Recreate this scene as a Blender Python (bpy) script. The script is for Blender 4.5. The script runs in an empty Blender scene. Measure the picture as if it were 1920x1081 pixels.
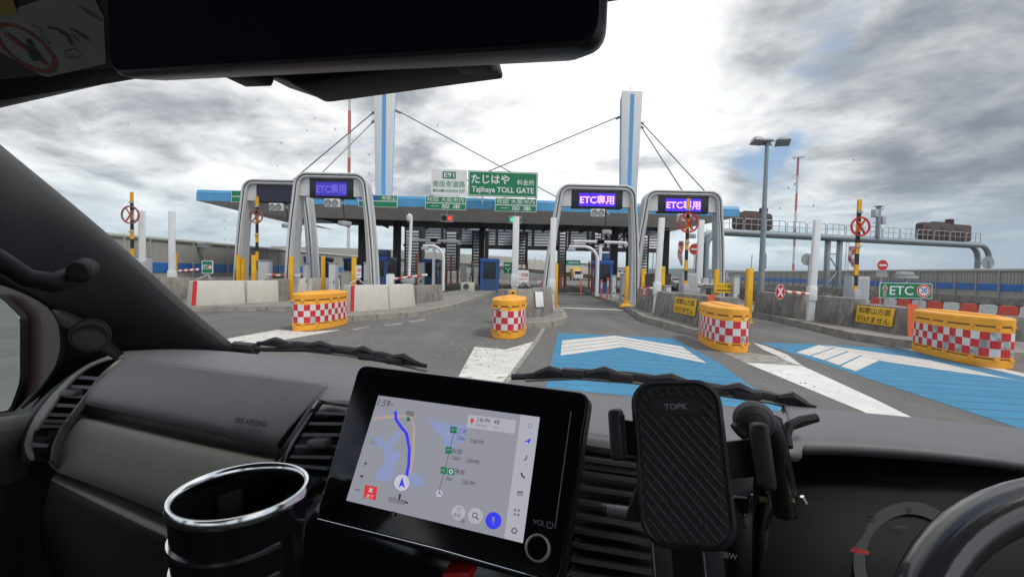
import bpy, bmesh, math, random
from mathutils import Vector, Matrix
random.seed(7)
S = bpy.context.scene
C = S.collection
R = math.radians

# ------------------------------------------------------------------ camera
EYE = 1.65          # height of the camera above the road
FPX = 850.0         # focal length in pixels of a 1920 pixel wide picture
PITCH = math.atan((540.5 - 509.0) / FPX)
ROLL = 0.022
cp, sp = math.cos(PITCH), math.sin(PITCH)
fw = Vector((0, cp, -sp)); up = Vector((0, sp, cp)); rt = Vector((1, 0, 0))
r2 = rt * math.cos(ROLL) + up * math.sin(ROLL)
u2 = up * math.cos(ROLL) - rt * math.sin(ROLL)
cam_d = bpy.data.cameras.new('camera')
cam_d.sensor_fit = 'HORIZONTAL'; cam_d.sensor_width = 36.0
cam_d.lens = 36.0 * FPX / 1920.0
cam_d.clip_start = 0.02; cam_d.clip_end = 20000
cam = bpy.data.objects.new('camera', cam_d); C.objects.link(cam)
cam.matrix_world = Matrix(((r2.x, u2.x, -fw.x, 0), (r2.y, u2.y, -fw.y, 0), (r2.z, u2.z, -fw.z, EYE), (0, 0, 0, 1)))
S.camera = cam

# ------------------------------------------------------------------ world, sun, exposure
SUN_EL, SUN_AZ = R(56), R(128)      # azimuth measured from +Y towards +X
W = bpy.data.worlds.new('World'); S.world = W; W.use_nodes = True
nt = W.node_tree; nt.nodes.clear()
def N(t, **k):
    n = nt.nodes.new(t)
    for a, b in k.items(): setattr(n, a, b)
    return n
def L(a, b): nt.links.new(a, b)
def MATH(op, a, b=None, c=None, clamp=False):
    n = N('ShaderNodeMath', operation=op); n.use_clamp = clamp
    for i, v in enumerate((a, b, c)):
        if v is None: continue
        if isinstance(v, (int, float)): n.inputs[i].default_value = v
        else: L(v, n.inputs[i])
    return n.outputs[0]
def NOISE(vec, scale, detail, rough=.55, dist=0.0, off=(0, 0, 0)):
    m = N('ShaderNodeMapping'); m.inputs['Location'].default_value = off; L(vec, m.inputs['Vector'])
    n = N('ShaderNodeTexNoise'); n.inputs['Scale'].default_value = scale; n.inputs['Detail'].default_value = detail
    n.inputs['Roughness'].default_value = rough; n.inputs['Distortion'].default_value = dist
    L(m.outputs[0], n.inputs['Vector']); return n.outputs['Fac']
def RAMP(x, a, b):
    n = N('ShaderNodeMapRange'); n.interpolation_type = 'SMOOTHSTEP'
    n.inputs['From Min'].default_value = a; n.inputs['From Max'].default_value = b
    L(x, n.inputs['Value']); return n.outputs[0]
def MIXC(f, a, b):
    n = N('ShaderNodeMix', data_type='RGBA')
    for s, v in ((n.inputs[0], f), (n.inputs[6], a), (n.inputs[7], b)):
        if isinstance(v, (int, float)): s.default_value = v
        elif isinstance(v, tuple): s.default_value = v + (1,)
        else: L(v, s)
    return n.outputs[2]
tc = N('ShaderNodeTexCoord'); sepn = N('ShaderNodeSeparateXYZ'); L(tc.outputs['Generated'], sepn.inputs[0])
zz = MATH('ADD', MATH('MAXIMUM', sepn.outputs[2], 0.0), 0.20)
px_ = MATH('DIVIDE', sepn.outputs[0], zz); py_ = MATH('DIVIDE', sepn.outputs[1], zz)
cmb = N('ShaderNodeCombineXYZ'); L(px_, cmb.inputs[0]); L(py_, cmb.inputs[1])
pv = cmb.outputs[0]                                   # a point on a flat cloud deck
sky = N('ShaderNodeTexSky', sky_type='NISHITA'); sky.sun_disc = False
sky.sun_elevation = SUN_EL; sky.sun_rotation = SUN_AZ; sky.air_density = 1.0; sky.dust_density = 1.5; sky.ozone_density = 1.5
skyc = N('ShaderNodeVectorMath', operation='SCALE'); L(sky.outputs[0], skyc.inputs[0]); skyc.inputs['Scale'].default_value = 0.13
def LOBE(d, a, b):                                    # how close a direction is to a cloud mass
    v = Vector(d).normalized()
    n = N('ShaderNodeVectorMath', operation='DOT_PRODUCT'); L(tc.outputs['Generated'], n.inputs[0]); n.inputs[1].default_value = v
    return RAMP(n.outputs['Value'], math.cos(R(a)), math.cos(R(b)))
def raydir(x, y):
    return r2 * ((x - 960) / FPX) - u2 * ((y - 540.5) / FPX) + fw
n1 = NOISE(pv, 0.95, 9, .58, .5, (3.1, 1.7, 0))      # cover
n2 = NOISE(pv, 0.95, 9, .58, .6, (5.3, 4.4, 2))       # thickness
n3 = NOISE(pv, 3.0, 8, .62, .3, (1.3, 8.4, 5))        # small rolls
dark_r = LOBE(raydir(1930, 320), 20, 4)
dark_t = MATH('MULTIPLY', LOBE(raydir(1720, 60), 22, 6), .72)
white_c = LOBE(raydir(1130, 270), 27, 6)
blue_1 = LOBE(raydir(1480, 250), 15, 1)
left_m = LOBE(raydir(300, 250), 42, 12)
cov = MATH('ADD', MATH('ADD', MATH('MULTIPLY', n1, .75), MATH('MULTIPLY', n3, .25)), MATH('MULTIPLY', MATH('ADD', dark_r, dark_t), .14))
cov = MATH('ADD', cov, MATH('MULTIPLY', MATH('ADD', left_m, white_c), .14))
cov = MATH('SUBTRACT', cov, MATH('MULTIPLY', blue_1, .125))
cover = RAMP(cov, .42, .52)
thick = MATH('ADD', MATH('MULTIPLY', n2, .62), MATH('MULTIPLY', n3, .38))
thick = MATH('ADD', thick, MATH('MULTIPLY', left_m, .03))
thick = MATH('SUBTRACT', thick, MATH('MULTIPLY', white_c, .055))
thick = MATH('ADD', thick, MATH('MULTIPLY', MATH('MAXIMUM', dark_r, dark_t), .155))
shade = RAMP(thick, .38, .62)
deep = RAMP(thick, .53, .72)
cl = MIXC(deep, MIXC(shade, (1.12, 1.12, 1.11), (.50, .512, .535)), (.19, .212, .26))
base = MIXC(cover, skyc.outputs[0], cl)
low = RAMP(sepn.outputs[2], .20, .0)                  # paler, bluer air close to the horizon
base = MIXC(MATH('MULTIPLY', low, .62), base, (.50, .66, .76))
bg = N('ShaderNodeBackground'); L(base, bg.inputs['Color']); bg.inputs['Strength'].default_value = 1.0
wo = N('ShaderNodeOutputWorld'); L(bg.outputs[0], wo.inputs[0])

sd = bpy.data.lights.new('sun', 'SUN'); sd.energy = 1.5; sd.angle = R(12); sd.color = (1.0, .95, .88)
sun = bpy.data.objects.new('sun', sd); C.objects.link(sun)
sdir = Vector((math.sin(SUN_AZ) * math.cos(SUN_EL), math.cos(SUN_AZ) * math.cos(SUN_EL), math.sin(SUN_EL)))
sun.rotation_euler = sdir.to_track_quat('Z', 'Y').to_euler(); sun.location = (0, 0, 60)
S.view_settings.view_transform = 'Standard'; S.view_settings.look = 'None'
S.view_settings.exposure = 0.32; S.view_settings.gamma = 1.0; S.view_settings.use_curve_mapping = False
S.cycles.max_bounces = 8; S.cycles.transparent_max_bounces = 16; S.cycles.use_denoising = True

# ------------------------------------------------------------------ survey helpers: a sighting becomes a real place at a real distance
EYEV = Vector((0, 0, EYE))
def gnd(x, y, z=0.0):
    d = raydir(x, y); return EYEV + d * ((z - EYE) / d.z)
def at(x, y, Y):
    d = raydir(x, y); return EYEV + d * (Y / d.y)
TH = R(17)
VF = Vector((math.sin(TH), math.cos(TH), 0)); VR = Vector((math.cos(TH), -math.sin(TH), 0))
def vp(x, y, v):                                       # the same in the van's own axes (right, forward, up)
    d = raydir(x, y); q = d * (v / d.dot(VF)); return Vector((q.dot(VR), q.dot(VF), q.z + EYE))

# ------------------------------------------------------------------ materials
MT = {}
def mat(name, col, rough=.6, metal=0.0, var=0.0, vscale=6.0, bump=0.0, bscale=60.0, spec=.5, emit=None, estr=1.0, streak=0.0, coat=0.0, dirt=None, dscale=1.5, dlo=.5, dhi=.75, space='Object'):
    if name in MT: return MT[name]
    m = bpy.data.materials.new(name); m.use_nodes = True; t = m.node_tree; b = t.nodes['Principled BSDF']
    b.inputs['Base Color'].default_value = tuple(col) + (1,); b.inputs['Roughness'].default_value = rough
    b.inputs['Metallic'].default_value = metal; b.inputs['Specular IOR Level'].default_value = spec
    b.inputs['Coat Weight'].default_value = coat
    if emit: b.inputs['Emission Color'].default_value = tuple(emit) + (1,); b.inputs['Emission Strength'].default_value = estr
    if var or bump or streak or dirt:
        c = t.nodes.new('ShaderNodeTexCoord')
        src = c.outputs['Object']
        if space == 'World':
            g = t.nodes.new('ShaderNodeNewGeometry'); src = g.outputs['Position']
        def noise(sc, det, ro=.6, scl=None):
            n = t.nodes.new('ShaderNodeTexNoise'); n.inputs['Scale'].default_value = sc; n.inputs['Detail'].default_value = det; n.inputs['Roughness'].default_value = ro
            if scl:
                mp = t.nodes.new('ShaderNodeMapping'); mp.inputs['Scale'].default_value = scl; t.links.new(src, mp.inputs[0]); t.links.new(mp.outputs[0], n.inputs['Vector'])
            else: t.links.new(src, n.inputs['Vector'])
            return n.outputs['Fac']
        cur = None
        def mulmix(fac_socket, lo, hi, a0, b0):
            nonlocal cur
            r = t.nodes.new('ShaderNodeMapRange'); r.inputs['From Min'].default_value = lo; r.inputs['From Max'].default_value = hi
            r.inputs['To Min'].default_value = a0; r.inputs['To Max'].default_value = b0; t.links.new(fac_socket, r.inputs['Value'])
            mx = t.nodes.new('ShaderNodeVectorMath'); mx.operation = 'SCALE'
            if cur is None: mx.inputs[0].default_value = col
            else: t.links.new(cur, mx.inputs[0])
            t.links.new(r.outputs[0], mx.inputs['Scale']); cur = mx.outputs[0]
        if var: mulmix(noise(vscale, 6), .3, .7, 1 - var, 1 + var)
        if streak: mulmix(noise(1.0, 5, .65, (7, 7, .5)), .35, .7, 1 + streak * .3, 1 - streak)
        if dirt:
            r = t.nodes.new('ShaderNodeMapRange'); r.inputs['From Min'].default_value = dlo; r.inputs['From Max'].default_value = dhi
            t.links.new(noise(dscale, 8, .65), r.inputs['Value'])
            mx = t.nodes.new('ShaderNodeMix'); mx.data_type = 'RGBA'; t.links.new(r.outputs[0], mx.inputs[0])
            if cur is None: mx.inputs[6].default_value = tuple(col) + (1,)
            else: t.links.new(cur, mx.inputs[6])
            mx.inputs[7].default_value = tuple(dirt) + (1,); cur = mx.outputs[2]
        if cur is not None: t.links.new(cur, b.inputs['Base Color'])
        if bump:
            bp = t.nodes.new('ShaderNodeBump'); bp.inputs['Strength'].default_value = bump; bp.inputs['Distance'].default_value = .01
            t.links.new(noise(bscale, 4), bp.inputs['Height']); t.links.new(bp.outputs[0], b.inputs['Normal'])
    MT[name] = m; return m

M = dict(
    conc=mat('concrete_pale', (.57, .545, .485), .85, var=.06, vscale=3, streak=.03, bump=.10, bscale=40, dirt=(.36, .345, .31), dscale=2.2, dlo=.60, dhi=.85),
    concd=mat('concrete_weathered', (.27, .25, .225), .9, var=.18, vscale=4, streak=.38, bump=.3, bscale=35, dirt=(.12, .11, .10), dscale=1.8, dlo=.48, dhi=.75),
    kerb=mat('kerb_stone', (.30, .28, .245), .9, var=.2, vscale=3, bump=.25, bscale=30, dirt=(.15, .14, .125), dscale=2.5, dlo=.5, dhi=.72, space='World'),
    slab=mat('island_slab', (.26, .245, .22), .92, var=.2, vscale=1.5, bump=.2, bscale=20, dirt=(.13, .125, .11), dscale=1.2, dlo=.5, dhi=.75, space='World'),
    steel=mat('galvanised_steel', (.42, .43, .45), .45, .35, var=.08, vscale=5),
    gant=mat('gantry_paint', (.47, .48, .49), .42, .15, var=.06, vscale=3, streak=.10),
    gantl=mat('gantry_panel', (.60, .61, .61), .5, .05, var=.05, vscale=3, streak=.08),
    pipe=mat('pipe_gantry_paint', (.27, .31, .34), .45, .3, var=.1, vscale=3),
    white=mat('white_paint', (.74, .75, .75), .45, var=.05, vscale=4, streak=.12),
    cab=mat('cabinet_paint', (.44, .46, .49), .5, .1, var=.05, vscale=4, streak=.08),
    yel=mat('yellow_paint', (.80, .42, .01), .45, var=.08, vscale=6, streak=.1),
    blk=mat('black_paint', (.018, .018, .02), .5),
    red=mat('red_paint', (.55, .022, .022), .45, var=.08),
    orange=mat('orange_plastic', (.90, .40, .03), .5, var=.08, vscale=4, streak=.06, dirt=(.40, .22, .10), dscale=3, dlo=.60, dhi=.85),
    blue=mat('fascia_blue', (.085, .33, .60), .38, var=.06, vscale=1.2, streak=.08),
    soffit=mat('soffit_grey', (.60, .575, .55), .6, var=.06, vscale=1, streak=.05),
    ceil=mat('ceiling_dark', (.018, .019, .022), .8),
    colm=mat('column_dark', (.022, .023, .027), .55, var=.1),
    pyl=mat('pylon_white', (.70, .70, .69), .75, var=.03, streak=.07),
    pylb=mat('pylon_blue', (.12, .36, .66), .4),
    green=mat('sign_green', (.005, .20, .085), .4, var=.05),
    signw=mat('sign_white', (.78, .79, .79), .4),
    signb=mat('sign_blue', (.02, .10, .42), .4),
    signy=mat('sign_yellow', (.88, .52, .015), .45, var=.06, dirt=(.45, .27, .05), dscale=4, dlo=.62, dhi=.85),
    back=mat('sign_back', (.33, .34, .35), .5, .3),
    cable=mat('stay_cable', (.22, .23, .24), .5, .3),
    booth=mat('booth_blue', (.02, .10, .36), .35, var=.08),
    boothd=mat('booth_dark_blue', (.035, .075, .17), .4, var=.1),
    dglass=mat('dark_glass', (.02, .025, .03), .08),
    brown=mat('brown_housing', (.075, .042, .038), .55, var=.1),
    orred=mat('orange_red', (.72, .13, .04), .5),
    louv=mat('louvre_slat', (.50, .52, .54), .45, .3),
    louvd=mat('louvre_frame', (.045, .045, .05), .6),
    wallg=mat('noise_wall', (.40, .39, .355), .8, var=.08, vscale=2, streak=.12),
    wallc=mat('noise_wall_cap', (.42, .42, .37), .7, var=.05),
    wallb=mat('noise_wall_blue', (.035, .17, .52), .5, var=.1, vscale=1),
    jred=mat('barrier_red', (.66, .075, .04), .55, var=.15, vscale=5, dirt=(.5, .2, .15), dscale=4, dlo=.55, dhi=.8),
    jwht=mat('barrier_white', (.60, .60, .57), .55, var=.1, vscale=5, dirt=(.38, .37, .33), dscale=4, dlo=.52, dhi=.8),
    ledred=mat('signal_red', (.6, .02, .02), .3, emit=(1, .05, .04), estr=1.1),
    ledgrn=mat('signal_green', (.0, .3, .15), .3, emit=(.05, .9, .45), estr=.7),
    ledbg=mat('led_panel', (.012, .012, .018), .35),
    ledblue=mat('led_blue_field', (.03, .01, .3), .4, emit=(.06, .015, .85), estr=1.0),
    ledtxt=mat('led_letters', (.5, .3, .6), .4, emit=(1.0, .45, 1.0), estr=1.0),
    leddim=mat('led_dim_field', (.02, .02, .16), .4, emit=(.03, .02, .36), estr=.8),
    leddimt=mat('led_dim_letters', (.06, .06, .3), .4, emit=(.13, .08, .55), estr=.8),
    ledoff=mat('led_off', (.02, .018, .05), .4),
    via=mat('viaduct_concrete', (.50, .48, .43), .85, var=.08, vscale=.3),
    # van
    dash=mat('dash_plastic', (.155, .156, .166), .52, var=.05, vscale=30, bump=.10, bscale=900),
    dashl=mat('dash_plastic_lower', (.165, .168, .150), .55, var=.05, vscale=30, bump=.10, bscale=900),
    trim=mat('trim_black', (.013, .013, .015), .5, spec=.22, bump=.08, bscale=700),
    gloss=mat('gloss_black', (.006, .006, .008), .12),
    cabin=mat('cabin_dark', (.02, .02, .022), .8),
    liner=mat('headliner', (.07, .07, .065), .9),
    chrome=mat('chrome', (.82, .83, .84), .16, 1.0),
    brush=mat('brushed_metal', (.62, .62, .62), .38, .6),
    slat=mat('vent_slat', (.05, .052, .054), .4),
    rubber=mat('wiper_black', (.03, .03, .033), .5),
    lbl=mat('visor_label', (.30, .33, .31), .7),
    lblr=mat('visor_label_red', (.28, .07, .06), .7),
    lbly=mat('visor_label_yellow', (.38, .28, .06), .7),
    lblk=mat('visor_label_ink', (.03, .05, .05), .7),
    grey=mat('mark_grey', (.25, .26, .27), .5),
    brownc=mat('mirror_brown', (.055, .04, .036), .35, coat=.4),
    mirr=mat('mirror_glass', (.72, .80, .78), .03, 1.0),
)
# ------------------------------------------------------------------ mesh helpers
class MB:
    def __init__(s): s.v = []; s.f = []; s.uv = None
    def add(s, vs, fs):
        o = len(s.v); s.v += [tuple(x) for x in vs]; s.f += [tuple(i + o for i in q) for q in fs]; return s
    def box(s, c, d, rz=0.0, rx=0.0, taper=1.0):
        m = Matrix.Rotation(rz, 3, 'Z') @ Matrix.Rotation(rx, 3, 'X'); c = Vector(c); x, y, z = d[0] / 2, d[1] / 2, d[2] / 2
        p = []
        for k, tz in ((-1, 1.0), (1, taper)):
            for a, b in ((-1, -1), (1, -1), (1, 1), (-1, 1)): p.append(c + m @ Vector((a * x * tz, b * y * tz, k * z)))
        return s.add(p, [(3, 2, 1, 0), (4, 5, 6, 7), (0, 1, 5, 4), (1, 2, 6, 5), (2, 3, 7, 6), (3, 0, 4, 7)])
    def hexa(s, b, t):                                   # bottom four corners, top four corners
        return s.add(list(b) + list(t), [(3, 2, 1, 0), (4, 5, 6, 7), (0, 1, 5, 4), (1, 2, 6, 5), (2, 3, 7, 6), (3, 0, 4, 7)])
    def prism(s, poly, ex):                              # polygon (3d points) pushed along ex
        n = len(poly); ex = Vector(ex); a = [Vector(p) for p in poly]; b = [p + ex for p in a]
        return s.add(a + b, [tuple(range(n - 1, -1, -1)), tuple(range(n, 2 * n))] + [(i, (i + 1) % n, n + (i + 1) % n, n + i) for i in range(n)])
    def quad(s, *p): return s.add(p, [tuple(range(len(p)))])
    def tube(s, pts, r, n=8, caps=True, closed=False, sx=1.0):
        pts = [Vector(p) for p in pts]; k = len(pts); rs = r if isinstance(r, (list, tuple)) else [r] * k
        o = len(s.v); prev = None
        for i, p in enumerate(pts):
            if closed: t = pts[(i + 1) % k] - pts[i - 1]
            else: t = pts[min(i + 1, k - 1)] - pts[max(i - 1, 0)]
            t.normalize()
            a = (prev - t * prev.dot(t)) if prev else (Vector((0, 0, 1)).cross(t) if abs(t.z) < .9 else Vector((1, 0, 0)).cross(t))
            if a.length < 1e-6: a = t.orthogonal()
            a.normalize(); prev = a; b = t.cross(a)
            for j in range(n):
                q = 2 * math.pi * j / n; s.v.append(tuple(p + (a * math.cos(q) * sx + b * math.sin(q)) * rs[i]))
        for i in range(k if closed else k - 1):
            i2 = (i + 1) % k
            for j in range(n): s.f.append((o + i * n + j, o + i * n + (j + 1) % n, o + i2 * n + (j + 1) % n, o + i2 * n + j))
        if caps and not closed:
            s.f.append(tuple(o + j for j in range(n - 1, -1, -1))); s.f.append(tuple(o + (k - 1) * n + j for j in range(n)))
        return s
    def lathe(s, prof, n=24, c=(0, 0, 0), ax=None, caps=True):      # (radius, height) profile round the z axis, or round ax
        c = Vector(c); o = len(s.v)
        q = Vector(ax).to_track_quat('Z', 'Y').to_matrix() if ax is not None else Matrix.Identity(3)
        for r, z in prof:
            for j in range(n):
                a = 2 * math.pi * j / n; s.v.append(tuple(c + q @ Vector((r * math.cos(a), r * math.sin(a), z))))
        for i in range(len(prof) - 1):
            for j in range(n): s.f.append((o + i * n + j, o + i * n + (j + 1) % n, o + (i + 1) * n + (j + 1) % n, o + (i + 1) * n + j))
        if caps: s.f.append(tuple(o + j for j in range(n - 1, -1, -1))); e = o + (len(prof) - 1) * n; s.f.append(tuple(e + j for j in range(n)))
        return s
    def loft(s, rings, caps=True):                       # rings of equal length, closed
        o = len(s.v); n = len(rings[0])
        for rg in rings: s.v += [tuple(p) for p in rg]
        for i in range(len(rings) - 1):
            for j in range(n): s.f.append((o + i * n + j, o + i * n + (j + 1) % n, o + (i + 1) * n + (j + 1) % n, o + (i + 1) * n + j))
        if caps:
            s.f.append(tuple(o + j for j in range(n - 1, -1, -1))); e = o + (len(rings) - 1) * n; s.f.append(tuple(e + j for j in range(n)))
        return s
    def grid(s, rows):
        o = len(s.v); m = len(rows[0])
        for r in rows: s.v += [tuple(p) for p in r]
        for i in range(len(rows) - 1):
            for j in range(m - 1): s.f.append((o + i * m + j, o + i * m + j + 1, o + (i + 1) * m + j + 1, o + (i + 1) * m + j))
        return s
    def mesh(s, name, m, smooth=True, bevel=0.0, ang=38, seg=2):
        me = bpy.data.meshes.new(name); me.from_pydata(s.v, [], s.f)
        bm = bmesh.new(); bm.from_mesh(me); bmesh.ops.recalc_face_normals(bm, faces=bm.faces)
        if bevel:
            ed = [e for e in bm.edges if e.is_manifold and e.calc_face_angle(0) > R(30)]
            bmesh.ops.bevel(bm, geom=ed, offset=bevel, segments=seg, affect='EDGES', profile=.5, clamp_overlap=True)
        bm.to_mesh(me); bm.free()
        if s.uv:
            ul = me.uv_layers.new(name='UVMap')
            for lp in me.loops: ul.data[lp.index].uv = s.uv(me.vertices[lp.vertex_index].co)
        me.materials.append(m)
        if smooth:
            for p in me.polygons: p.use_smooth = True
            me.set_sharp_from_angle(angle=R(ang))
        return me
    def build(s, name, m, parent=None, label=None, **k):
        o = bpy.data.objects.new(name, s.mesh(name, m, **k)); C.objects.link(o)
        if parent is not None: o.parent = parent
        if label: o['label'] = label
        return o
def tag(o, label, cat, group=None):
    o['label'] = label; o['category'] = cat
    if group: o['group'] = group
    return o
def thing(name, label, cat, loc=(0, 0, 0), rz=0.0, group=None):
    o = bpy.data.objects.new(name, None); C.objects.link(o); o.location = loc; o.rotation_euler = (0, 0, rz); o.empty_display_size = .2
    return tag(o, label, cat, group)
def struct(o): o['kind'] = 'structure'; return o
def stuff(o): o['kind'] = 'stuff'; return o
def dup(root, loc, rz, label, group=None):
    def cp_(o, par):
        c = o.copy(); C.objects.link(c); c.parent = par
        for ch in [q for q in C.objects if q.parent == o]: cp_(ch, c)
        return c
    r = cp_(root, None); r.location = loc; r.rotation_euler = (0, 0, rz); r['label'] = label
    if group: r['group'] = group
    return r
def loc_(v, dz=0.0): return Vector((v[0], v[1], v[2] + dz))

_tm = {}
def glyphs(txt, bold=0.0):
    k = (txt, bold)
    if k in _tm: return _tm[k]
    cu = bpy.data.curves.new('lettering', 'FONT'); cu.body = txt; cu.size = 1.0; cu.offset = bold; cu.resolution_u = 3; cu.fill_mode = 'FRONT'
    cu.space_line = 1.05
    ob = bpy.data.objects.new('lettering', cu); C.objects.link(ob)
    dg = bpy.context.evaluated_depsgraph_get(); ev = ob.evaluated_get(dg)
    me = ev.to_mesh(); vs = [v.co.copy() for v in me.vertices]; fs = [tuple(p.vertices) for p in me.polygons]; ev.to_mesh_clear()
    bpy.data.objects.remove(ob); bpy.data.curves.remove(cu)
    if not vs: vs = [Vector((0, 0, 0)), Vector((1, 0, 0)), Vector((0, 1, 0))]; fs = [(0, 1, 2)]
    x0 = min(v.x for v in vs); x1 = max(v.x for v in vs); y0 = min(v.y for v in vs); y1 = max(v.y for v in vs)
    _tm[k] = (vs, fs, x0, x1, y0, y1); return _tm[k]
def lettering(txt, o, ex, ey, w, h, m, parent, bold=0.0, name='lettering', off=.004):
    """flat lettering centred on o in the plane of ex and ey, fitted to w by h"""
    vs, fs, x0, x1, y0, y1 = glyphs(txt, bold); o = Vector(o); ex = Vector(ex).normalized(); ey = Vector(ey).normalized(); n = ex.cross(ey)
    sy = h / max(y1 - y0, 1e-4) if h else w / (x1 - x0); sx = w / max(x1 - x0, 1e-4) if w else sy
    p = [o + ex * ((v.x - (x0 + x1) / 2) * sx) + ey * ((v.y - (y0 + y1) / 2) * sy) + n * off for v in vs]
    return MB().add(p, fs).build(name, m, parent, smooth=False)
EX, EZ = Vector((1, 0, 0)), Vector((0, 0, 1))
def board(w, h, r=.04, z0=0.0, x0=0.0, y=0.0, n=4):      # rounded rectangle outline in the xz plane
    p = []
    for cx, cz, a0 in ((w / 2 - r, h - r, 0), (-w / 2 + r, h - r, 90), (-w / 2 + r, r, 180), (w / 2 - r, r, 270)):
        for k in range(n + 1):
            a = R(a0 + 90 * k / n); p.append((x0 + cx + r * math.cos(a), y, z0 + cz + r * math.sin(a)))
    return p
def ring(c, ex, ey, r0, r1, d, n=28, a0=0, a1=360):      # flat ring or arc of thickness d
    ex = Vector(ex).normalized(); ey = Vector(ey).normalized(); nn = ex.cross(ey); c = Vector(c); b = MB(); full = abs(a1 - a0) >= 360
    k = n if full else n + 1; rows = []
    for rr, dd in ((r0, 0), (r1, 0), (r1, d), (r0, d)):
        rows.append([c + ex * (rr * math.cos(R(a0 + (a1 - a0) * i / n))) + ey * (rr * math.sin(R(a0 + (a1 - a0) * i / n))) + nn * dd for i in range(k)])
    for q in rows: b.v += [tuple(p) for p in q]
    for i in range(4):
        for j in range(n):
            j2 = (j + 1) % k; b.f.append((i * k + j, i * k + j2, ((i + 1) % 4) * k + j2, ((i + 1) % 4) * k + j))
    if not full:
        b.f.append((0, k, 2 * k, 3 * k)); b.f.append((4 * k - 1, 3 * k - 1, 2 * k - 1, k - 1))
    return b
def disc(c, ex, ey, r, d, n=28):
    ex = Vector(ex).normalized(); ey = Vector(ey).normalized(); c = Vector(c)
    return MB().prism([c + ex * (r * math.cos(2 * math.pi * i / n)) + ey * (r * math.sin(2 * math.pi * i / n)) for i in range(n)], ex.cross(ey) * d)
# ================================================================== the setting: ground, road, islands, markings
def ground_mat():
    m = bpy.data.materials.new('asphalt'); m.use_nodes = True; t = m.node_tree; b = t.nodes['Principled BSDF']; Ln = t.links.new
    g = t.nodes.new('ShaderNodeNewGeometry')
    def noise(sc, det, ro=.6, scl=None, dist=0):
        n = t.nodes.new('ShaderNodeTexNoise'); n.inputs['Scale'].default_value = sc; n.inputs['Detail'].default_value = det; n.inputs['Roughness'].default_value = ro; n.inputs['Distortion'].default_value = dist
        mp = t.nodes.new('ShaderNodeMapping'); mp.inputs['Scale'].default_value = scl or (1, 1, 1); Ln(g.outputs['Position'], mp.inputs[0]); Ln(mp.outputs[0], n.inputs['Vector']); return n.outputs['Fac']
    def rng(x, a, b2, c, d):
        r = t.nodes.new('ShaderNodeMapRange'); r.inputs[1].default_value = a; r.inputs[2].default_value = b2; r.inputs[3].default_value = c; r.inputs[4].default_value = d; Ln(x, r.inputs[0]); return r.outputs[0]
    def mul(a, b2):
        n = t.nodes.new('ShaderNodeMath'); n.operation = 'MULTIPLY'; Ln(a, n.inputs[0]); Ln(b2, n.inputs[1]); return n.outputs[0]
    f = mul(rng(noise(.35, 6), .3, .7, .80, 1.18), rng(noise(45, 4, .75), .3, .7, .62, 1.38))
    f = mul(f, rng(noise(.9, 6, .6, (1.6, .10, 1), .5), .35, .65, 1.08, .86))       # tyre-worn streaks along the lanes
    vo = t.nodes.new('ShaderNodeTexVoronoi'); vo.feature = 'DISTANCE_TO_EDGE'; vo.inputs['Scale'].default_value = .22
    mp = t.nodes.new('ShaderNodeMapping'); Ln(g.outputs['Position'], mp.inputs[0])
    nz = t.nodes.new('ShaderNodeTexNoise'); nz.inputs['Scale'].default_value = 1.3; nz.inputs['Detail'].default_value = 6; Ln(g.outputs['Position'], nz.inputs['Vector'])
    ad = t.nodes.new('ShaderNodeVectorMath'); ad.operation = 'ADD'; Ln(nz.outputs['Color'], ad.inputs[0]); Ln(mp.outputs[0], ad.inputs[1]); Ln(ad.outputs[0], vo.inputs['Vector'])
    f = mul(f, rng(vo.outputs['Distance'], 0.0, .0035, .78, 1.0))                    # fine cracks
    sc = t.nodes.new('ShaderNodeVectorMath'); sc.operation = 'SCALE'; sc.inputs[0].default_value = (.145, .141, .132); Ln(f, sc.inputs['Scale'])
    sp_ = t.nodes.new('ShaderNodeMix'); sp_.data_type = 'RGBA'; Ln(rng(noise(22, 3, .6), .66, .70, 0, .75), sp_.inputs[0]); Ln(sc.outputs[0], sp_.inputs[6]); sp_.inputs[7].default_value = (.24, .235, .22, 1)
    Ln(sp_.outputs[2], b.inputs['Base Color']); b.inputs['Roughness'].default_value = .85
    bp = t.nodes.new('ShaderNodeBump'); bp.inputs['Strength'].default_value = .35; bp.inputs['Distance'].default_value = .01; Ln(noise(80, 3), bp.inputs['Height']); Ln(bp.outputs[0], b.inputs['Normal'])
    return m
M['asph'] = ground_mat()
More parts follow.
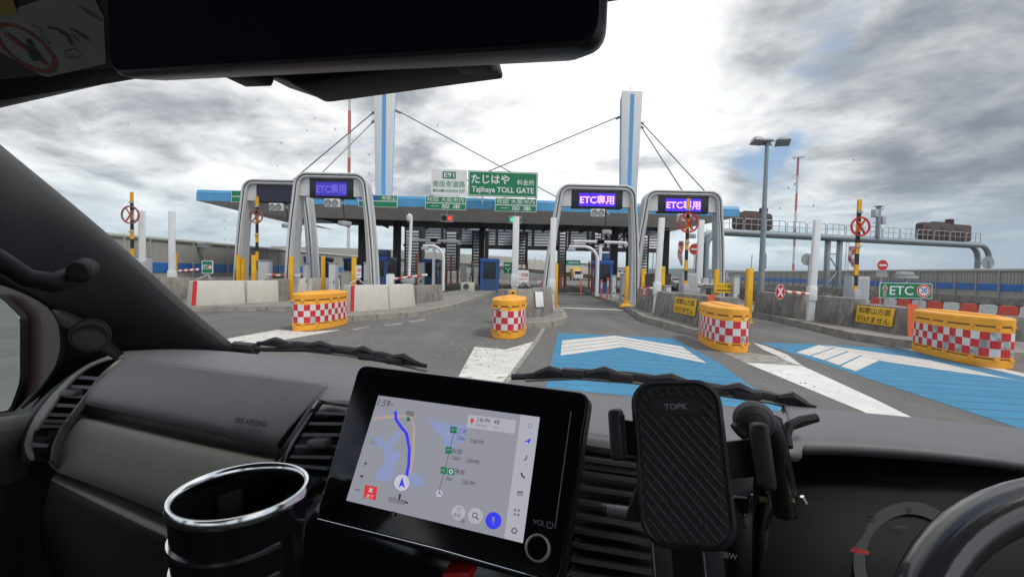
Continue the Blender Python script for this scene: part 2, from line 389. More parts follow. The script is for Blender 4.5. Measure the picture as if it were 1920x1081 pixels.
def paint_mat(name, col, hole, wear_lo, wear_hi, scale=6.0, lines=False):
    """road paint with the asphalt showing through where it has worn"""
    m = bpy.data.materials.new(name); m.use_nodes = True; t = m.node_tree; b = t.nodes['Principled BSDF']; Ln = t.links.new
    g = t.nodes.new('ShaderNodeNewGeometry')
    def noise(sc, det, scl=(1, 1, 1)):
        n = t.nodes.new('ShaderNodeTexNoise'); n.inputs['Scale'].default_value = sc; n.inputs['Detail'].default_value = det; n.inputs['Roughness'].default_value = .65
        mp = t.nodes.new('ShaderNodeMapping'); mp.inputs['Scale'].default_value = scl; Ln(g.outputs['Position'], mp.inputs[0]); Ln(mp.outputs[0], n.inputs['Vector']); return n.outputs['Fac']
    def rng(x, a, b2, c, d):
        r = t.nodes.new('ShaderNodeMapRange'); r.inputs[1].default_value = a; r.inputs[2].default_value = b2; r.inputs[3].default_value = c; r.inputs[4].default_value = d; Ln(x, r.inputs[0]); return r.outputs[0]
    sc = t.nodes.new('ShaderNodeVectorMath'); sc.operation = 'SCALE'; sc.inputs[0].default_value = col; Ln(rng(noise(2.2, 6), .3, .7, .86, 1.1), sc.inputs['Scale'])
    mx = t.nodes.new('ShaderNodeMix'); mx.data_type = 'RGBA'; Ln(rng(noise(scale, 7), wear_lo, wear_hi, 0, 1), mx.inputs[0]); Ln(sc.outputs[0], mx.inputs[6]); mx.inputs[7].default_value = hole + (1,)
    out = mx.outputs[2]
    if lines:                                            # dark bands left by tyres crossing the paint
        w = t.nodes.new('ShaderNodeTexWave'); w.bands_direction = 'Y'; w.inputs['Scale'].default_value = .82; w.inputs['Distortion'].default_value = .7; w.inputs['Detail'].default_value = 3; w.inputs['Detail Scale'].default_value = .5
        mp = t.nodes.new('ShaderNodeMapping'); mp.inputs['Rotation'].default_value = (0, 0, R(9)); Ln(g.outputs['Position'], mp.inputs[0]); Ln(mp.outputs[0], w.inputs['Vector'])
        m2 = t.nodes.new('ShaderNodeMath'); m2.operation = 'MULTIPLY'; Ln(rng(w.outputs['Fac'], .93, .985, 0, .9), m2.inputs[0]); Ln(rng(noise(1.1, 5), .34, .5, 0, 1), m2.inputs[1])
        m3 = t.nodes.new('ShaderNodeMix'); m3.data_type = 'RGBA'; Ln(m2.outputs[0], m3.inputs[0]); Ln(out, m3.inputs[6]); m3.inputs[7].default_value = (.03, .12, .2, 1); out = m3.outputs[2]
    Ln(out, b.inputs['Base Color']); b.inputs['Roughness'].default_value = .7
    bp = t.nodes.new('ShaderNodeBump'); bp.inputs['Strength'].default_value = .3; bp.inputs['Distance'].default_value = .008; Ln(noise(60, 3), bp.inputs['Height']); Ln(bp.outputs[0], b.inputs['Normal'])
    return m
M['pblue'] = paint_mat('road_paint_blue', (.036, .225, .395), (.08, .13, .165), .66, .74, 5, True)
M['pwhite'] = paint_mat('road_paint_white', (.74, .73, .69), (.22, .21, .19), .66, .72, 5)
M['pcream'] = paint_mat('road_paint_cream', (.66, .62, .57), (.3, .28, .26), .70, .8, 6)
M['pworn'] = paint_mat('road_paint_worn', (.66, .64, .59), (.24, .23, .21), .57, .66, 4.5)
M['pfaint'] = paint_mat('road_paint_faint', (.36, .34, .30), (.19, .18, .165), .45, .60, 6)

struct(MB().quad((-9000, -3000, -.35), (9000, -3000, -.35), (9000, 15000, -.35), (-9000, 15000, -.35)).build('ground', mat('far_ground', (.085, .10, .085), .95, var=.3, vscale=.01, space='World'), smooth=False))
struct(MB().prism([(-45, -25, -.35), (60, -25, -.35), (60, 190, -.35), (-45, 190, -.35)], (0, 0, .35)).build('road', M['asph'], smooth=False))

def marking(name, pts, m, z=.004):
    p = [gnd(x, y) for x, y in pts]; return struct(MB().quad(*[(q.x, q.y, z) for q in p]).build(name, m, smooth=False))
# blue lane panels and their raised white arrowheads, bar by bar
marking('blue_lane_panel', [(1046, 624), (1262, 634), (1345, 678), (1480, 775), (1560, 830), (1000, 830), (1020, 740), (1030, 694)], M['pblue'])
b2 = marking('blue_lane_panel', [(1424, 642), (1530, 645), (1700, 655), (1830, 690), (2300, 760), (2500, 900), (2100, 870), (1920, 806), (1620, 707)], M['pblue'])
def lerp2(a, b, t): return (a[0] + (b[0] - a[0]) * t, a[1] + (b[1] - a[1]) * t)
def chevron(parent, top, bot, k, gaps=.17, m=M['pcream']):
    """top and bot: outer and inner outline of the arrowhead (left, apex, right); k bars lie side by side"""
    for i in range(k):
        t0, t1 = (i + gaps * .5) / k, (i + 1 - gaps * .5) / k
        for a, b in ((0, 1), (1, 2)):
            q = [lerp2(top[a], bot[a], t0), lerp2(top[b], bot[b], t0), lerp2(top[b], bot[b], t1), lerp2(top[a], bot[a], t1)]
            p = [gnd(*c) for c in q]
            MB().prism([(c.x, c.y, .004) for c in p], (0, 0, .006)).build('arrow_bar', m, parent, smooth=False)
pn = bpy.data.objects['blue_lane_panel']
chevron(pn, [(1054, 638), (1152, 629), (1277, 649)], [(1051, 667), (1168, 651), (1326, 682)], 4)
# second arrowhead: one broad arm of separate bars, one long arm of thin bars
for a, b, c, d in (((1493, 661), (1535, 647), (1562, 652), (1517, 667)), ((1521, 668), (1565, 653), (1590, 658), (1544, 675)), ((1548, 676), (1594, 659), (1618, 664), (1572, 685)), ((1576, 687), (1621, 665), (1648, 676), (1604, 696))):
    p = [gnd(*c_) for c_ in (a, b, c, d)]; MB().prism([(c_.x, c_.y, .004) for c_ in p], (0, 0, .006)).build('arrow_bar', M['pcream'], b2, smooth=False)
for k in range(4):
    t0, t1 = (k + .07) / 4, (k + .93) / 4; A, B, A2, B2 = (1544, 647), (1660, 670), (1880, 708), (1910, 713)
    q = [lerp2(A, (1657, 678), t0), lerp2((1740, 675), (1800, 699), t0), lerp2(A2, B2, t0), lerp2(A2, B2, t1), lerp2((1740, 675), (1800, 699), t1), lerp2(A, (1657, 678), t1)]
    p = [gnd(*c_) for c_ in q]; MB().prism([(c_.x, c_.y, .004) for c_ in p], (0, 0, .010)).build('arrow_bar', M['pcream'], b2, smooth=False)
# white hatching in front of the island noses
marking('white_road_marking', [(1398, 680), (1505, 686), (1640, 748), (1790, 822), (1700, 822), (1620, 772)], M['pwhite'])
marking('white_road_marking', [(890, 650), (948, 655), (1000, 640), (985, 663), (940, 720), (925, 740), (842, 740), (868, 690)], M['pworn'])
marking('white_road_marking', [(1000, 640), (1019, 612), (1024, 613), (1008, 642), (962, 705), (945, 735), (930, 740), (958, 697)], M['pfaint'], .006)
marking('white_road_marking', [(430, 634), (520, 618), (575, 622), (640, 618), (560, 632), (505, 642), (440, 655), (380, 665)], M['pworn'])
marking('white_road_marking', [(1275, 625), (1310, 628), (1400, 660), (1455, 668), (1505, 686), (1398, 680), (1330, 650)], M['pfaint'])
marking('white_road_marking', [(1412, 642), (1440, 650), (1478, 666), (1505, 686), (1485, 681), (1455, 666), (1430, 655)], M['pworn'], .006)
marking('lane_edge_line', [(1625, 637), (1632, 636), (1720, 655), (1920, 700), (2100, 745), (2100, 752), (1915, 705), (1715, 659)], M['pcream'], .006)
marking('lane_edge_line', [(1053, 576), (1170, 580), (1170, 581.6), (1053, 577.4)], M['pworn'])
marking('lane_edge_line', [(1062, 548), (1115, 550), (1115, 551), (1062, 549)], M['pworn'])
for a, b in (((765, 602), (795, 598)), ((720, 609), (752, 605)), ((690, 611), (660, 617))):
    marking('white_road_marking', [a, b, (b[0] + 4, b[1] + 2), (a[0] + 4, a[1] + 2)], M['pfaint'])

def island(pts, h=.18, kw=.2, stone=1.0, vis=None, name='traffic_island'):
    """a raised island: a slab inside a row of separate kerb stones; pts run anticlockwise in plan"""
    P = [Vector((p[0], p[1], 0)) for p in pts]; n = len(P)
    ins = []
    for i in range(n):
        a, b, c = P[i - 1], P[i], P[(i + 1) % n]; d1 = (b - a).normalized(); d2 = (c - b).normalized()
        n1 = Vector((-d1.y, d1.x, 0)); n2 = Vector((-d2.y, d2.x, 0)); bb = (n1 + n2)
        if bb.length < .1: bb = n1
        bb.normalize(); ins.append(b + bb * (kw / max(bb.dot(n1), .4)))
    root = struct(MB().prism([(p.x, p.y, 0) for p in ins], (0, 0, h - .012)).build(name, M['slab'], smooth=False))
    cnt = 0
    for i in range(n):
        a, b, ia, ib = P[i], P[(i + 1) % n], ins[i], ins[(i + 1) % n]
        if vis is not None and i not in vis:
            MB().hexa([a, b, ib, ia], [Vector((q.x, q.y, h)) for q in (a, b, ib, ia)]).build('kerb_run', M['kerb'], root, smooth=False); continue
        Lg = (b - a).length; k = max(1, round(Lg / stone))
        for j in range(k):
            g = .006 / Lg; t0, t1 = j / k + g, (j + 1) / k - g; dz = random.uniform(-.004, .004)
            q = [a.lerp(b, t0), a.lerp(b, t1), ib.lerp(ia, 1 - t1), ib.lerp(ia, 1 - t0)]
            cen = sum(q, Vector()) / 4
            MB().hexa(q, [Vector((w.x + (cen.x - w.x) * .06, w.y + (cen.y - w.y) * .06, h + dz)) for w in q]).build('kerb_stone', M['kerb'], root, smooth=False)
    return root
def g2(x, y, z=.15): q = gnd(x, y, z); return (q.x, q.y)
# islands, from the left wall to the right
island([(-11.9, 15.6), (-8.0, 16.9), (-7.2, 18.2), (-6.9, 21), (-6.4, 34), (-6.0, 60), (-7.6, 60), (-8.6, 30), (-10.3, 22), (-12.4, 17)], vis=(0, 1, 2, 3))
island([(-5.55, 13.5), (-4.3, 14.5), (-3.2, 16.0), (-2.45, 19.4), (-1.25, 34), (.3, 60), (-2.6, 60), (-4.1, 34), (-5.2, 20), (-5.95, 15)], vis=(0, 1, 2, 3, 9))
island([(.35, 13.0), (1.25, 13.55), (1.85, 14.8), (2.05, 17), (2.15, 22), (4.1, 60), (2.0, 60), (.5, 30), (-.1, 18), (-.1, 14)], vis=(0, 1, 2, 3, 9))
island([g2(1345, 642, 0), (6.55, 12.4), (7.1, 14.5), (7.7, 18), (8.4, 60), (6.9, 60), (5.9, 34), g2(1172, 581, 0), g2(1204, 603, 0), g2(1264, 620, 0), g2(1307, 633, 0)], h=.2, vis=(6, 7, 8, 9, 10, 0))
island([(10.2, 9.6), (22, 6.0), (22, 8), (12.6, 12.4), (12.4, 18), (13.5, 60), (11.5, 60), (9.6, 30), g2(1413, 594, 0), g2(1487, 610, 0), g2(1600, 638, 0), g2(1713, 655, 0)], h=.2, vis=(7, 8, 9, 10, 0))
island([(-15.4, 19), (-13.6, 18.4), (-13.0, 20), (-12.6, 60), (-14.6, 60), (-15.6, 24)], vis=(0, 1))
# expansion joints across the lanes
for Y in (26.5, 34.0, 41.0):
    struct(MB().prism([(2.2 + Y * .01, Y, .004), (5.6, Y, .004), (5.6, Y + .16, .004), (2.2 + Y * .01, Y + .16, .004)], (0, 0, .002)).build('expansion_joint', mat('joint_dark', (.05, .05, .05), .8), smooth=False))

# loose grit that has gathered by the hatching
gm_ = MB(); rg_ = random.Random(11)
for cx, cy, sx, sy, k in ((880, 655, 45, 14, 170), (955, 648, 30, 8, 60), (1300, 690, 60, 20, 70), (1450, 720, 60, 22, 70), (640, 632, 60, 8, 40)):
    for _ in range(k):
        q = gnd(cx + rg_.gauss(0, sx), cy + rg_.gauss(0, sy)); r_ = rg_.uniform(.004, .014)
        gm_.box((q.x, q.y, r_ * .6 + .003), (r_ * 2, r_ * rg_.uniform(1.2, 2.2), r_ * 1.4), rg_.uniform(0, 3), rg_.uniform(-.4, .4), .7)
gv = stuff(gm_.build('gravel', mat('grit', (.36, .35, .33), .9, var=.3, vscale=8, space='World'), smooth=False)); tag(gv, 'pale loose grit scattered on the asphalt by the worn white hatching', 'gravel')
# ================================================================== toll plaza: canopy, pylons, walkway, booths
PLa, PRa = Vector((-23.0, 33.0, 0)), Vector((17.5, 35.3, 0)); cdir = (PRa - PLa).normalized(); cback = Vector((-cdir.y, cdir.x, 0)); CL = (PRa - PLa).length
def cpt(s, d, z): q = PLa + cdir * s + cback * d; return Vector((q.x, q.y, z))
can = thing('toll_canopy', 'long toll gate canopy with blue fascia, grey soffit and dark ceiling', 'canopy', (0, 0, 0))
npan = 17
for i in range(npan):
    s0, s1 = CL * i / npan + .012, CL * (i + 1) / npan - .012
    for z0, z1, d0, d1 in ((6.28, 6.82, 0, .02), (6.84, 7.08, .02, .12)):
        MB().hexa([cpt(s0, d0, z0), cpt(s1, d0, z0), cpt(s1, .4, z0), cpt(s0, .4, z0)], [cpt(s0, d1, z1), cpt(s1, d1, z1), cpt(s1, .4, z1), cpt(s0, .4, z1)]).build('fascia_panel', M['blue'], can, smooth=False)
MB().hexa([cpt(.05, .1, 6.3), cpt(CL - .05, .1, 6.3), cpt(CL - .05, 15, 6.3), cpt(.05, 15, 6.3)], [cpt(.05, .2, 7.0), cpt(CL - .05, .2, 7.0), cpt(CL - .05, 15, 7.0), cpt(.05, 15, 7.0)]).build('roof', M['blue'], can, smooth=False)
ns = 10
def sline(t): return 5.5 + (CL - 10) * t
for i in range(ns):
    t0, t1 = i / ns, (i + 1) / ns; a0, a1 = CL * t0, CL * t1
    e = .012
    MB().hexa([cpt(a0 + e, .03, 6.27), cpt(a1 - e, .03, 6.27), cpt(sline(t1) - e, 1.9, 5.48), cpt(sline(t0) + e, 1.9, 5.48)], [cpt(a0 + e, .3, 6.28), cpt(a1 - e, .3, 6.28), cpt(sline(t1) - e, 2.1, 5.6), cpt(sline(t0) + e, 2.1, 5.6)]).build('soffit_panel', M['soffit'], can, smooth=False)
for a, b in ((0.05, 5.5), (CL - .05, CL - 4.5)):
    MB().quad(cpt(a, .1, 6.27), cpt(b, 1.9, 5.48), cpt(b, 13, 5.5), cpt(a, 14.9, 6.28)).build('end_soffit', M['soffit'], can, smooth=False)
MB().hexa([cpt(5.5, 1.9, 5.49), cpt(CL - 4.5, 1.9, 5.49), cpt(CL - 4.5, 2.2, 5.49), cpt(5.5, 2.2, 5.49)], [cpt(5.5, 2.0, 6.27), cpt(CL - 4.5, 2.0, 6.27), cpt(CL - 4.5, 2.2, 6.27), cpt(5.5, 2.2, 6.27)]).build('front_girder', M['ceil'], can, smooth=False)
MB().hexa([cpt(5.5, 2.2, 6.18), cpt(CL - 4.5, 2.2, 6.18), cpt(CL - 4.5, 14.8, 6.18), cpt(5.5, 14.8, 6.18)], [cpt(5.5, 2.2, 6.28), cpt(CL - 4.5, 2.2, 6.28), cpt(CL - 4.5, 14.8, 6.28), cpt(5.5, 14.8, 6.28)]).build('ceiling', M['ceil'], can, smooth=False)
for k in range(15):
    s = 6.5 + k * 2.05; c0 = cpt(s, 8.5, 6.02)
    MB().box((c0.x, c0.y, 6.06), (.12, 12.4, .26), math.atan2(cdir.y, cdir.x)).build('ceiling_beam', M['louvd'], can, smooth=False)
for x, Y, w in ((-13.9, 42.0, .62), (-10.7, 42.0, .62), (9.2, 41.5, .66), (9.9, 38.0, .72), (-3.2, 46.5, .5), (14.4, 43, .6)):
    MB().box((x, Y, 3.05), (w, w, 6.1)).build('column', M['colm'], can, bevel=.02)
for x, Y in ((9.2, 41.5), (9.9, 38.0)):
    for sg in (-1, 1): MB().tube([(x + sg * .3, Y, 4.6), (x + sg * 1.5, Y, 5.9)], .07, 6).build('brace', M['colm'], can)
MB().tube([(10.34, 37.6, .2), (10.34, 37.6, 5.9)], .05, 6).build('downpipe', M['steel'], can)
MB().tube([(8.75, 41.1, .2), (8.75, 41.1, 5.9)], .05, 6).build('downpipe', M['steel'], can)

def pylon(x, Y, rz, label, stays):
    t = thing('canopy_pylon', label, 'pylon', (x, Y, 0), 0, 'pylons above the canopy')
    H0, H1 = 6.9, 17.9
    def sec(z):
        k = (z - H0) / (H1 - H0); hw = .80 + .30 * k; c_ = .55 + .12 * k
        p = [(-hw * .86, -c_), (hw * .86, -c_), (hw * .70, c_), (-hw * .70, c_)]
        m = Matrix.Rotation(rz, 2); return [tuple(m @ Vector(q)) for q in p]
    a, b, c = sec(H0), sec(H1), sec(H1 + .0)
    tops = [(b[i][0], b[i][1], H1 + (0.18 if i < 2 else -.35)) for i in range(4)]
    MB().hexa([(p[0], p[1], 6.95) for p in a], tops).build('shaft', M['pyl'], t, bevel=.015)
    mt = Matrix.Rotation(rz, 3, 'Z')
    for fx, wd, yy in ((0, .17, -1),):
        q = []
        for z, s_ in ((H0, a), (H1 - .1, b)):
            m0 = (Vector(s_[0]) + Vector(s_[1])) / 2; d = (Vector(s_[1]) - Vector(s_[0])).normalized(); n_ = Vector((d.y, -d.x))
            for e in (-wd, wd): q.append((m0.x + d.x * e + n_.x * .012, m0.y + d.y * e + n_.y * .012, z))
        MB().prism([q[0], q[1], q[3], q[2]], tuple(mt @ Vector((0, -.012, 0)))).build('blue_stripe', M['pylb'], t, smooth=False)
    for i0, i1, sg in ((1, 2, 1), (3, 0, -1)):
        q = []
        for z, s_ in ((H0, a), (H1 - .25, b)):
            m0 = (Vector(s_[i0]) + Vector(s_[i1])) / 2; d = (Vector(s_[i1]) - Vector(s_[i0])).normalized(); n_ = Vector((d.y, -d.x))
            for e in (-.06, .06): q.append((m0.x + d.x * e + n_.x * .02, m0.y + d.y * e + n_.y * .02, z))
        MB().prism([q[0], q[1], q[3], q[2]], tuple(mt @ Vector((sg * .012, 0, 0)))).build('blue_stripe', M['pylb'], t, smooth=False)
    MB().tube([(0, 0, H1 - .1), (0, 0, H1 + 1.25)], [.03, .012], 6).build('lightning_rod', M['cable'], t)
    for (sx, sz), (ex, ey, ez) in stays:
        MB().tube([(sx, 0, sz), (ex - x, ey - Y, ez)], .055, 6).build('stay_cable', M['cable'], t)
        MB().tube([(sx * .75, 0, sz + .05), (sx * 1.25, 0, sz - .2)], .12, 6).build('cable_socket', M['cable'], t)
def rtop(px, py, Y): q = at(px, py, Y); return (q.x, q.y, max(q.z, 7.0))
pylon(-11.9, 42, R(4), 'white pylon whose narrow right side shows, beside the red and white mast', [((-1.0, 16.0), (-22.0, 40, 7.0)), ((-1.0, 15.2), (-17.2, 36, 7.0)), ((1.1, 16.1), (6.3, 40, 6.95))])
pylon(10.4, 42, R(3), 'white pylon with a broad blue stripe at the lamp pole side', [((-1.0, 16.0), (-9.9, 40, 7.0)), ((1.05, 15.2), (14.4, 36.5, 7.0)), ((1.05, 15.6), (16.9, 37, 7.0))])

# the louvred walkway behind the canopy, with its stair towers
WY = 53.0
def wx(px): return (px - 960) / FPX * WY
wb = thing('walkway_bridge', 'grey louvred staff walkway spanning the lanes behind the canopy', 'walkway', (0, WY, 0))
x0, x1 = wx(760), wx(1235); nb = 14
slatm = None
for i in range(nb):
    a = x0 + (x1 - x0) * i / nb; b = x0 + (x1 - x0) * (i + 1) / nb
    m = MB()
    for k in range(7): m.box(((a + b) / 2, -.05, 4.83 + k * .31), (b - a - .3, .05, .27), rx=R(-24))
    m.build('louvre_panel', M['louv'], wb, smooth=False)
    MB().box((a, 0, 5.75), (.30, .3, 2.3)).build('post', M['louvd'], wb, smooth=False)
MB().box(((x0 + x1) / 2, .5, 4.45), (x1 - x0 + .4, 1.8, .35)).build('deck', M['louvd'], wb, smooth=False)
MB().box(((x0 + x1) / 2, 1.2, 5.8), (x1 - x0, .12, 2.3)).build('back_wall', M['louvd'], wb, smooth=False)
MB().box(((x0 + x1) / 2, .5, 7.0), (x1 - x0 + .6, 2.2, .15)).build('roof', M['louvd'], wb, smooth=False)
def tower(xa, xb, zb, label, roof=False, lad=True):
    cx = (xa + xb) / 2; w = xb - xa
    t = thing('stair_tower', label, 'stair tower', (cx, WY - 1.2, 0), 0, 'stair towers under the walkway')
    MB().box((0, .2, (zb + 6.4) / 2), (w, 1.6, 6.4 - zb)).build('enclosure', M['louvd'], t, smooth=False)
    m = MB(); n = int((6.2 - zb) / .33)
    for k in range(n): m.box((-w * .05, -.63, zb + .25 + k * .33), (w * .7, .05, .24), rx=R(-24))
    m.build('louvre_panel', M['louv'], t, smooth=False)
    for sg in (-1, 1):
        MB().box((sg * (w / 2 - .12), -.3, zb / 2 + .05), (.2, .2, zb)).build('post', M['louvd'], t, smooth=False)
        MB().box((sg * (w / 2 - .05), -.66, zb - .6), (.22, .1, 1.7)).build('warning_strip', M['orred'], t, smooth=False)
    if roof: MB().hexa([(-w * .62, -1.6, 6.1), (w * .55, -1.6, 6.1), (w * .55, .4, 6.5), (-w * .62, .4, 6.5)], [(-w * .55, -1.55, 6.75), (w * .62, -1.55, 6.75), (w * .6, .4, 7.1), (-w * .55, .4, 7.1)]).build('roof_sheet', M['louv'], t, smooth=False)
    if lad:
        for sg in (-.35, .15): MB().tube([(sg * w - .4, -2.6, .2), (sg * w, -.8, zb + .2)], .06, 6).build('stair_rail', M['steel'], t)
        m = MB()
        for k in range(9): m.box((-.4 + k * .045 - .1 * w, -2.5 + k * .2, .35 + k * zb / 10), (w * .5, .25, .04))
        m.build('stair_treads', M['steel'], t, smooth=False)
tower(wx(764), wx(796), 1.0, 'dark louvred stair tower at the far left end of the walkway', lad=False)
tower(wx(838), wx(862), 1.6, 'narrow louvred stair tower behind the curved white camera arm', lad=False)
tower(wx(886), wx(915), 2.5, 'louvred stair tower with a ribbed roof between two blue booths', True)
tower(wx(962), wx(987), 2.5, 'louvred stair tower with a ribbed roof behind the white post', True)
tower(wx(1043), wx(1057), 1.2, 'slim louvred tower at the left side of the open express lane', lad=False)
tower(wx(1106), wx(1121), 1.2, 'slim louvred tower at the right side of the open express lane', lad=False)
tower(wx(1188), wx(1206), 1.0, 'slim louvred tower standing beyond the black columns', lad=False)

def booth(x, Y, label, w=1.35, l=2.6, h=2.45, top=False, m='booth', m2='boothd'):
    t = thing('toll_booth', label, 'toll booth', (x, Y, .14), 0, 'toll booths')
    MB().box((0, l / 2, .45), (w, l, .9)).build('base_panel', M[m2], t, smooth=False)
    for sx in (-1, 1):
        for sy in (0, 1): MB().box((sx * (w / 2 - .09), sy * (l - .18) + .09, h / 2), (.18, .2, h - .02)).build('corner_post', M[m], t, smooth=False)
    MB().box((0, l / 2, h - .13), (w + .08, l + .08, .3)).build('roof', M[m], t, bevel=.02)
    MB().box((0, .06, 1.53), (w - .36, .04, 1.3)).build('front_window', M['dglass'], t, smooth=False)
    for sx in (-1, 1):
        MB().box((sx * (w / 2 - .06), l * .3, 1.53), (.03, l * .34, 1.3)).build('side_window', M['dglass'], t, smooth=False)
        MB().box((sx * (w / 2 - .05), l * .72, 1.2), (.05, l * .42, 2.0)).build('side_panel', M[m2], t, smooth=False)
        MB().box((sx * (w / 2 - .015), l * .72, 1.45), (.02, l * .16, .9)).build('door_window', M['dglass'], t, smooth=False)
    if top: MB().box((0, l * .4, h + .32), (w * .8, 1.1, .55)).build('roof_unit', M['boothd'], t, bevel=.02)
    return t
booth(-1.75, 34.5, 'bright blue toll booth beside the small air conditioner')
booth(-7.3, 40.0, 'blue toll booth behind the curved white camera arm')
booth(-10.7, 36.2, 'blue toll booth with a dark unit on its roof beside a black column', top=True, l=3.0)
booth(6.75, 33.0, 'light blue toll booth in front of the paired black columns', top=True, w=1.1, m='booth')
booth(-17.6, 40.0, 'blue toll booth seen between the legs of two gantries by the left wall', w=1.6)
booth(-15.2, 43.0, 'dull blue toll booth standing next to the red mast foot', w=1.6)
ac = thing('air_conditioner', 'small beige outdoor air conditioner unit beside the bright blue booth', 'air conditioner', (-3.25, 33.2, .14), R(6))
MB().box((0, .15, .34), (1.0, .36, .64)).build('case', mat('ac_beige', (.52, .50, .42), .5), ac, bevel=.02)
ring((-.12, -.032, .34), EX, EZ, .2, .25, .02).build('fan_guard', M['back'], ac); disc((-.12, -.034, .34), EX, EZ, .2, .01).build('fan', M['louvd'], ac)

# ------------------------------------------------------------------ overhead signs
def panel(root, w, h, x, z, m, name='panel', y=0.0, d=.06, r=.05): return MB().prism(board(w, h, r, z, x, y), (0, d, 0)).build(name, m, root, smooth=False)
bs = at(910, 368, 33.0)
sg = thing('toll_gate_sign', 'big green and white sign naming the toll gate above the canopy edge', 'sign', (bs.x, bs.y, bs.z), R(3.3))
panel(sg, 2.55, 1.82, -2.62, 0, M['signw']); panel(sg, 5.05, 1.82, 1.26, .0, M['green'], 'green_panel')
MB().prism(board(4.97, 1.74, .05, .04, 1.26, -.006), (0, .005, 0)).build('white_border', M['signw'], sg, smooth=False)
MB().prism(board(4.87, 1.64, .05, .09, 1.26, -.012), (0, .005, 0)).build('green_field', M['green'], sg, smooth=False)
MB().prism(board(.95, .50, .05, 1.18, -2.62, -.012), (0, .008, 0)).build('route_badge', M['green'], sg, smooth=False)
lettering('E91', (-2.62, -.014, 1.43), EX, EZ, .74, .34, M['signw'], sg, .02)
lettering('南阪奈道路', (-2.62, -.003, .79), EX, EZ, 2.3, .46, M['green'], sg, .004)
lettering('MINAMI-HANNA EXP', (-2.62, -.003, .31), EX, EZ, 2.28, .25, M['green'], sg, .006)
lettering('たじはや', (.35, -.013, 1.24), EX, EZ, 2.75, .66, M['signw'], sg, .02)
lettering('料金所', (2.9, -.013, 1.08), EX, EZ, 1.25, .40, M['signw'], sg, .005)
lettering('Tajihaya TOLL GATE', (1.26, -.013, .44), EX, EZ, 4.5, .52, M['signw'], sg, .018)
for x in (-3.8, -2.0, -.2, 1.4, 3.0, 3.7): MB().box((x, .12, -.15 if x < 3.6 else .7), (.09, .1, .7 if x < 3.6 else 2.1)).build('post', M['steel'], sg, smooth=False)
def lanesign(px0, px1, py, w, h, label, rows, Y=32.7, face=None):
    q = at((px0 + px1) / 2, py, Y); t = thing('lane_sign', label, 'sign', (q.x, q.y, q.z), R(3.3), 'lane signs on the canopy edge')
    hh = h / len(rows)
    for i, (txt, m, tw) in enumerate(rows):
        z = h - hh * (i + 1)
        MB().prism(board(w, hh - .015, .02, z, 0, 0), (0, .05, 0)).build('border_panel', M['signw'], t, smooth=False)
        MB().prism(board(w - .07, hh - .075, .02, z + .03, 0, -.006), (0, .005, 0)).build('panel', M[m], t, smooth=False)
        if txt: lettering(txt, (0, -.008, z + hh / 2), EX, EZ, tw, hh * .66, M['signw'], t, .005)
    for sx in (-.35, .35): MB().box((sx * w, .22, h / 2), (.08, .36, .08)).build('bracket', M['steel'], t, smooth=False)
lanesign(798, 873, 393, 2.9, .94, 'green lane sign hung above the red signal', [('吹田 大阪市内', 'green', 2.6), ('一 般 車', 'green', 2.1)])
lanesign(928, 1006, 397, 2.98, .96, 'green lane sign hung above the green signal', [('吹田 大阪市内', 'green', 2.7), ('一 般 車', 'green', 2.2)])
lanesign(672, 745, 388, 2.75, .88, 'lane sign with a blue field half hidden by a gantry leg', [('和歌山', 'green', .95), ('', 'green', 1)])
q = bpy.data.objects  # blue left half of that sign
l3 = [o for o in C.objects if o.get('label', '') == 'lane sign with a blue field half hidden by a gantry leg'][0]
MB().prism(board(1.35, .36, .02, .475, -.66, -.012), (0, .005, 0)).build('blue_field', M['signb'], l3, smooth=False)
for ch in [o for o in C.objects if o.parent == l3 and o.name.startswith('lettering')]: ch.location.x = .75
lanesign(434, 506, 380, 2.7, .86, 'plain green lane sign behind the unlit gantry', [('', 'green', 1), ('', 'green', 1)])
def signal(px, py, label, on, Y=33.6):
    q = at(px, py, Y); t = thing('lane_signal', label, 'traffic signal', (q.x, q.y, q.z), R(3), 'lane signals')
    MB().box((0, .1, 0), (.92, .2, .56)).build('housing', mat('signal_case', (.42, .40, .36), .6), t, bevel=.02)
    for sx in (-1, 1):
        lit = (on == 'r' and sx > 0) or (on == 'g' and sx < 0)
        disc((sx * .21, -.003, 0), EX, EZ, .175, -.01).build('lens', M['ledred' if on == 'r' else 'ledgrn'] if lit else M['blk'], t)
        ring((sx * .21, -.0, 0), EX, EZ, .175, .20, .06).build('hood', M['blk'], t)
    MB().tube([(0, .1, .25), (0, .2, 1.2)], .04, 6).build('hanger', M['steel'], t)
signal(838, 409, 'two lamp lane signal showing red under the canopy', 'r'); signal(966, 412, 'two lamp lane signal showing green behind the white post', 'g')

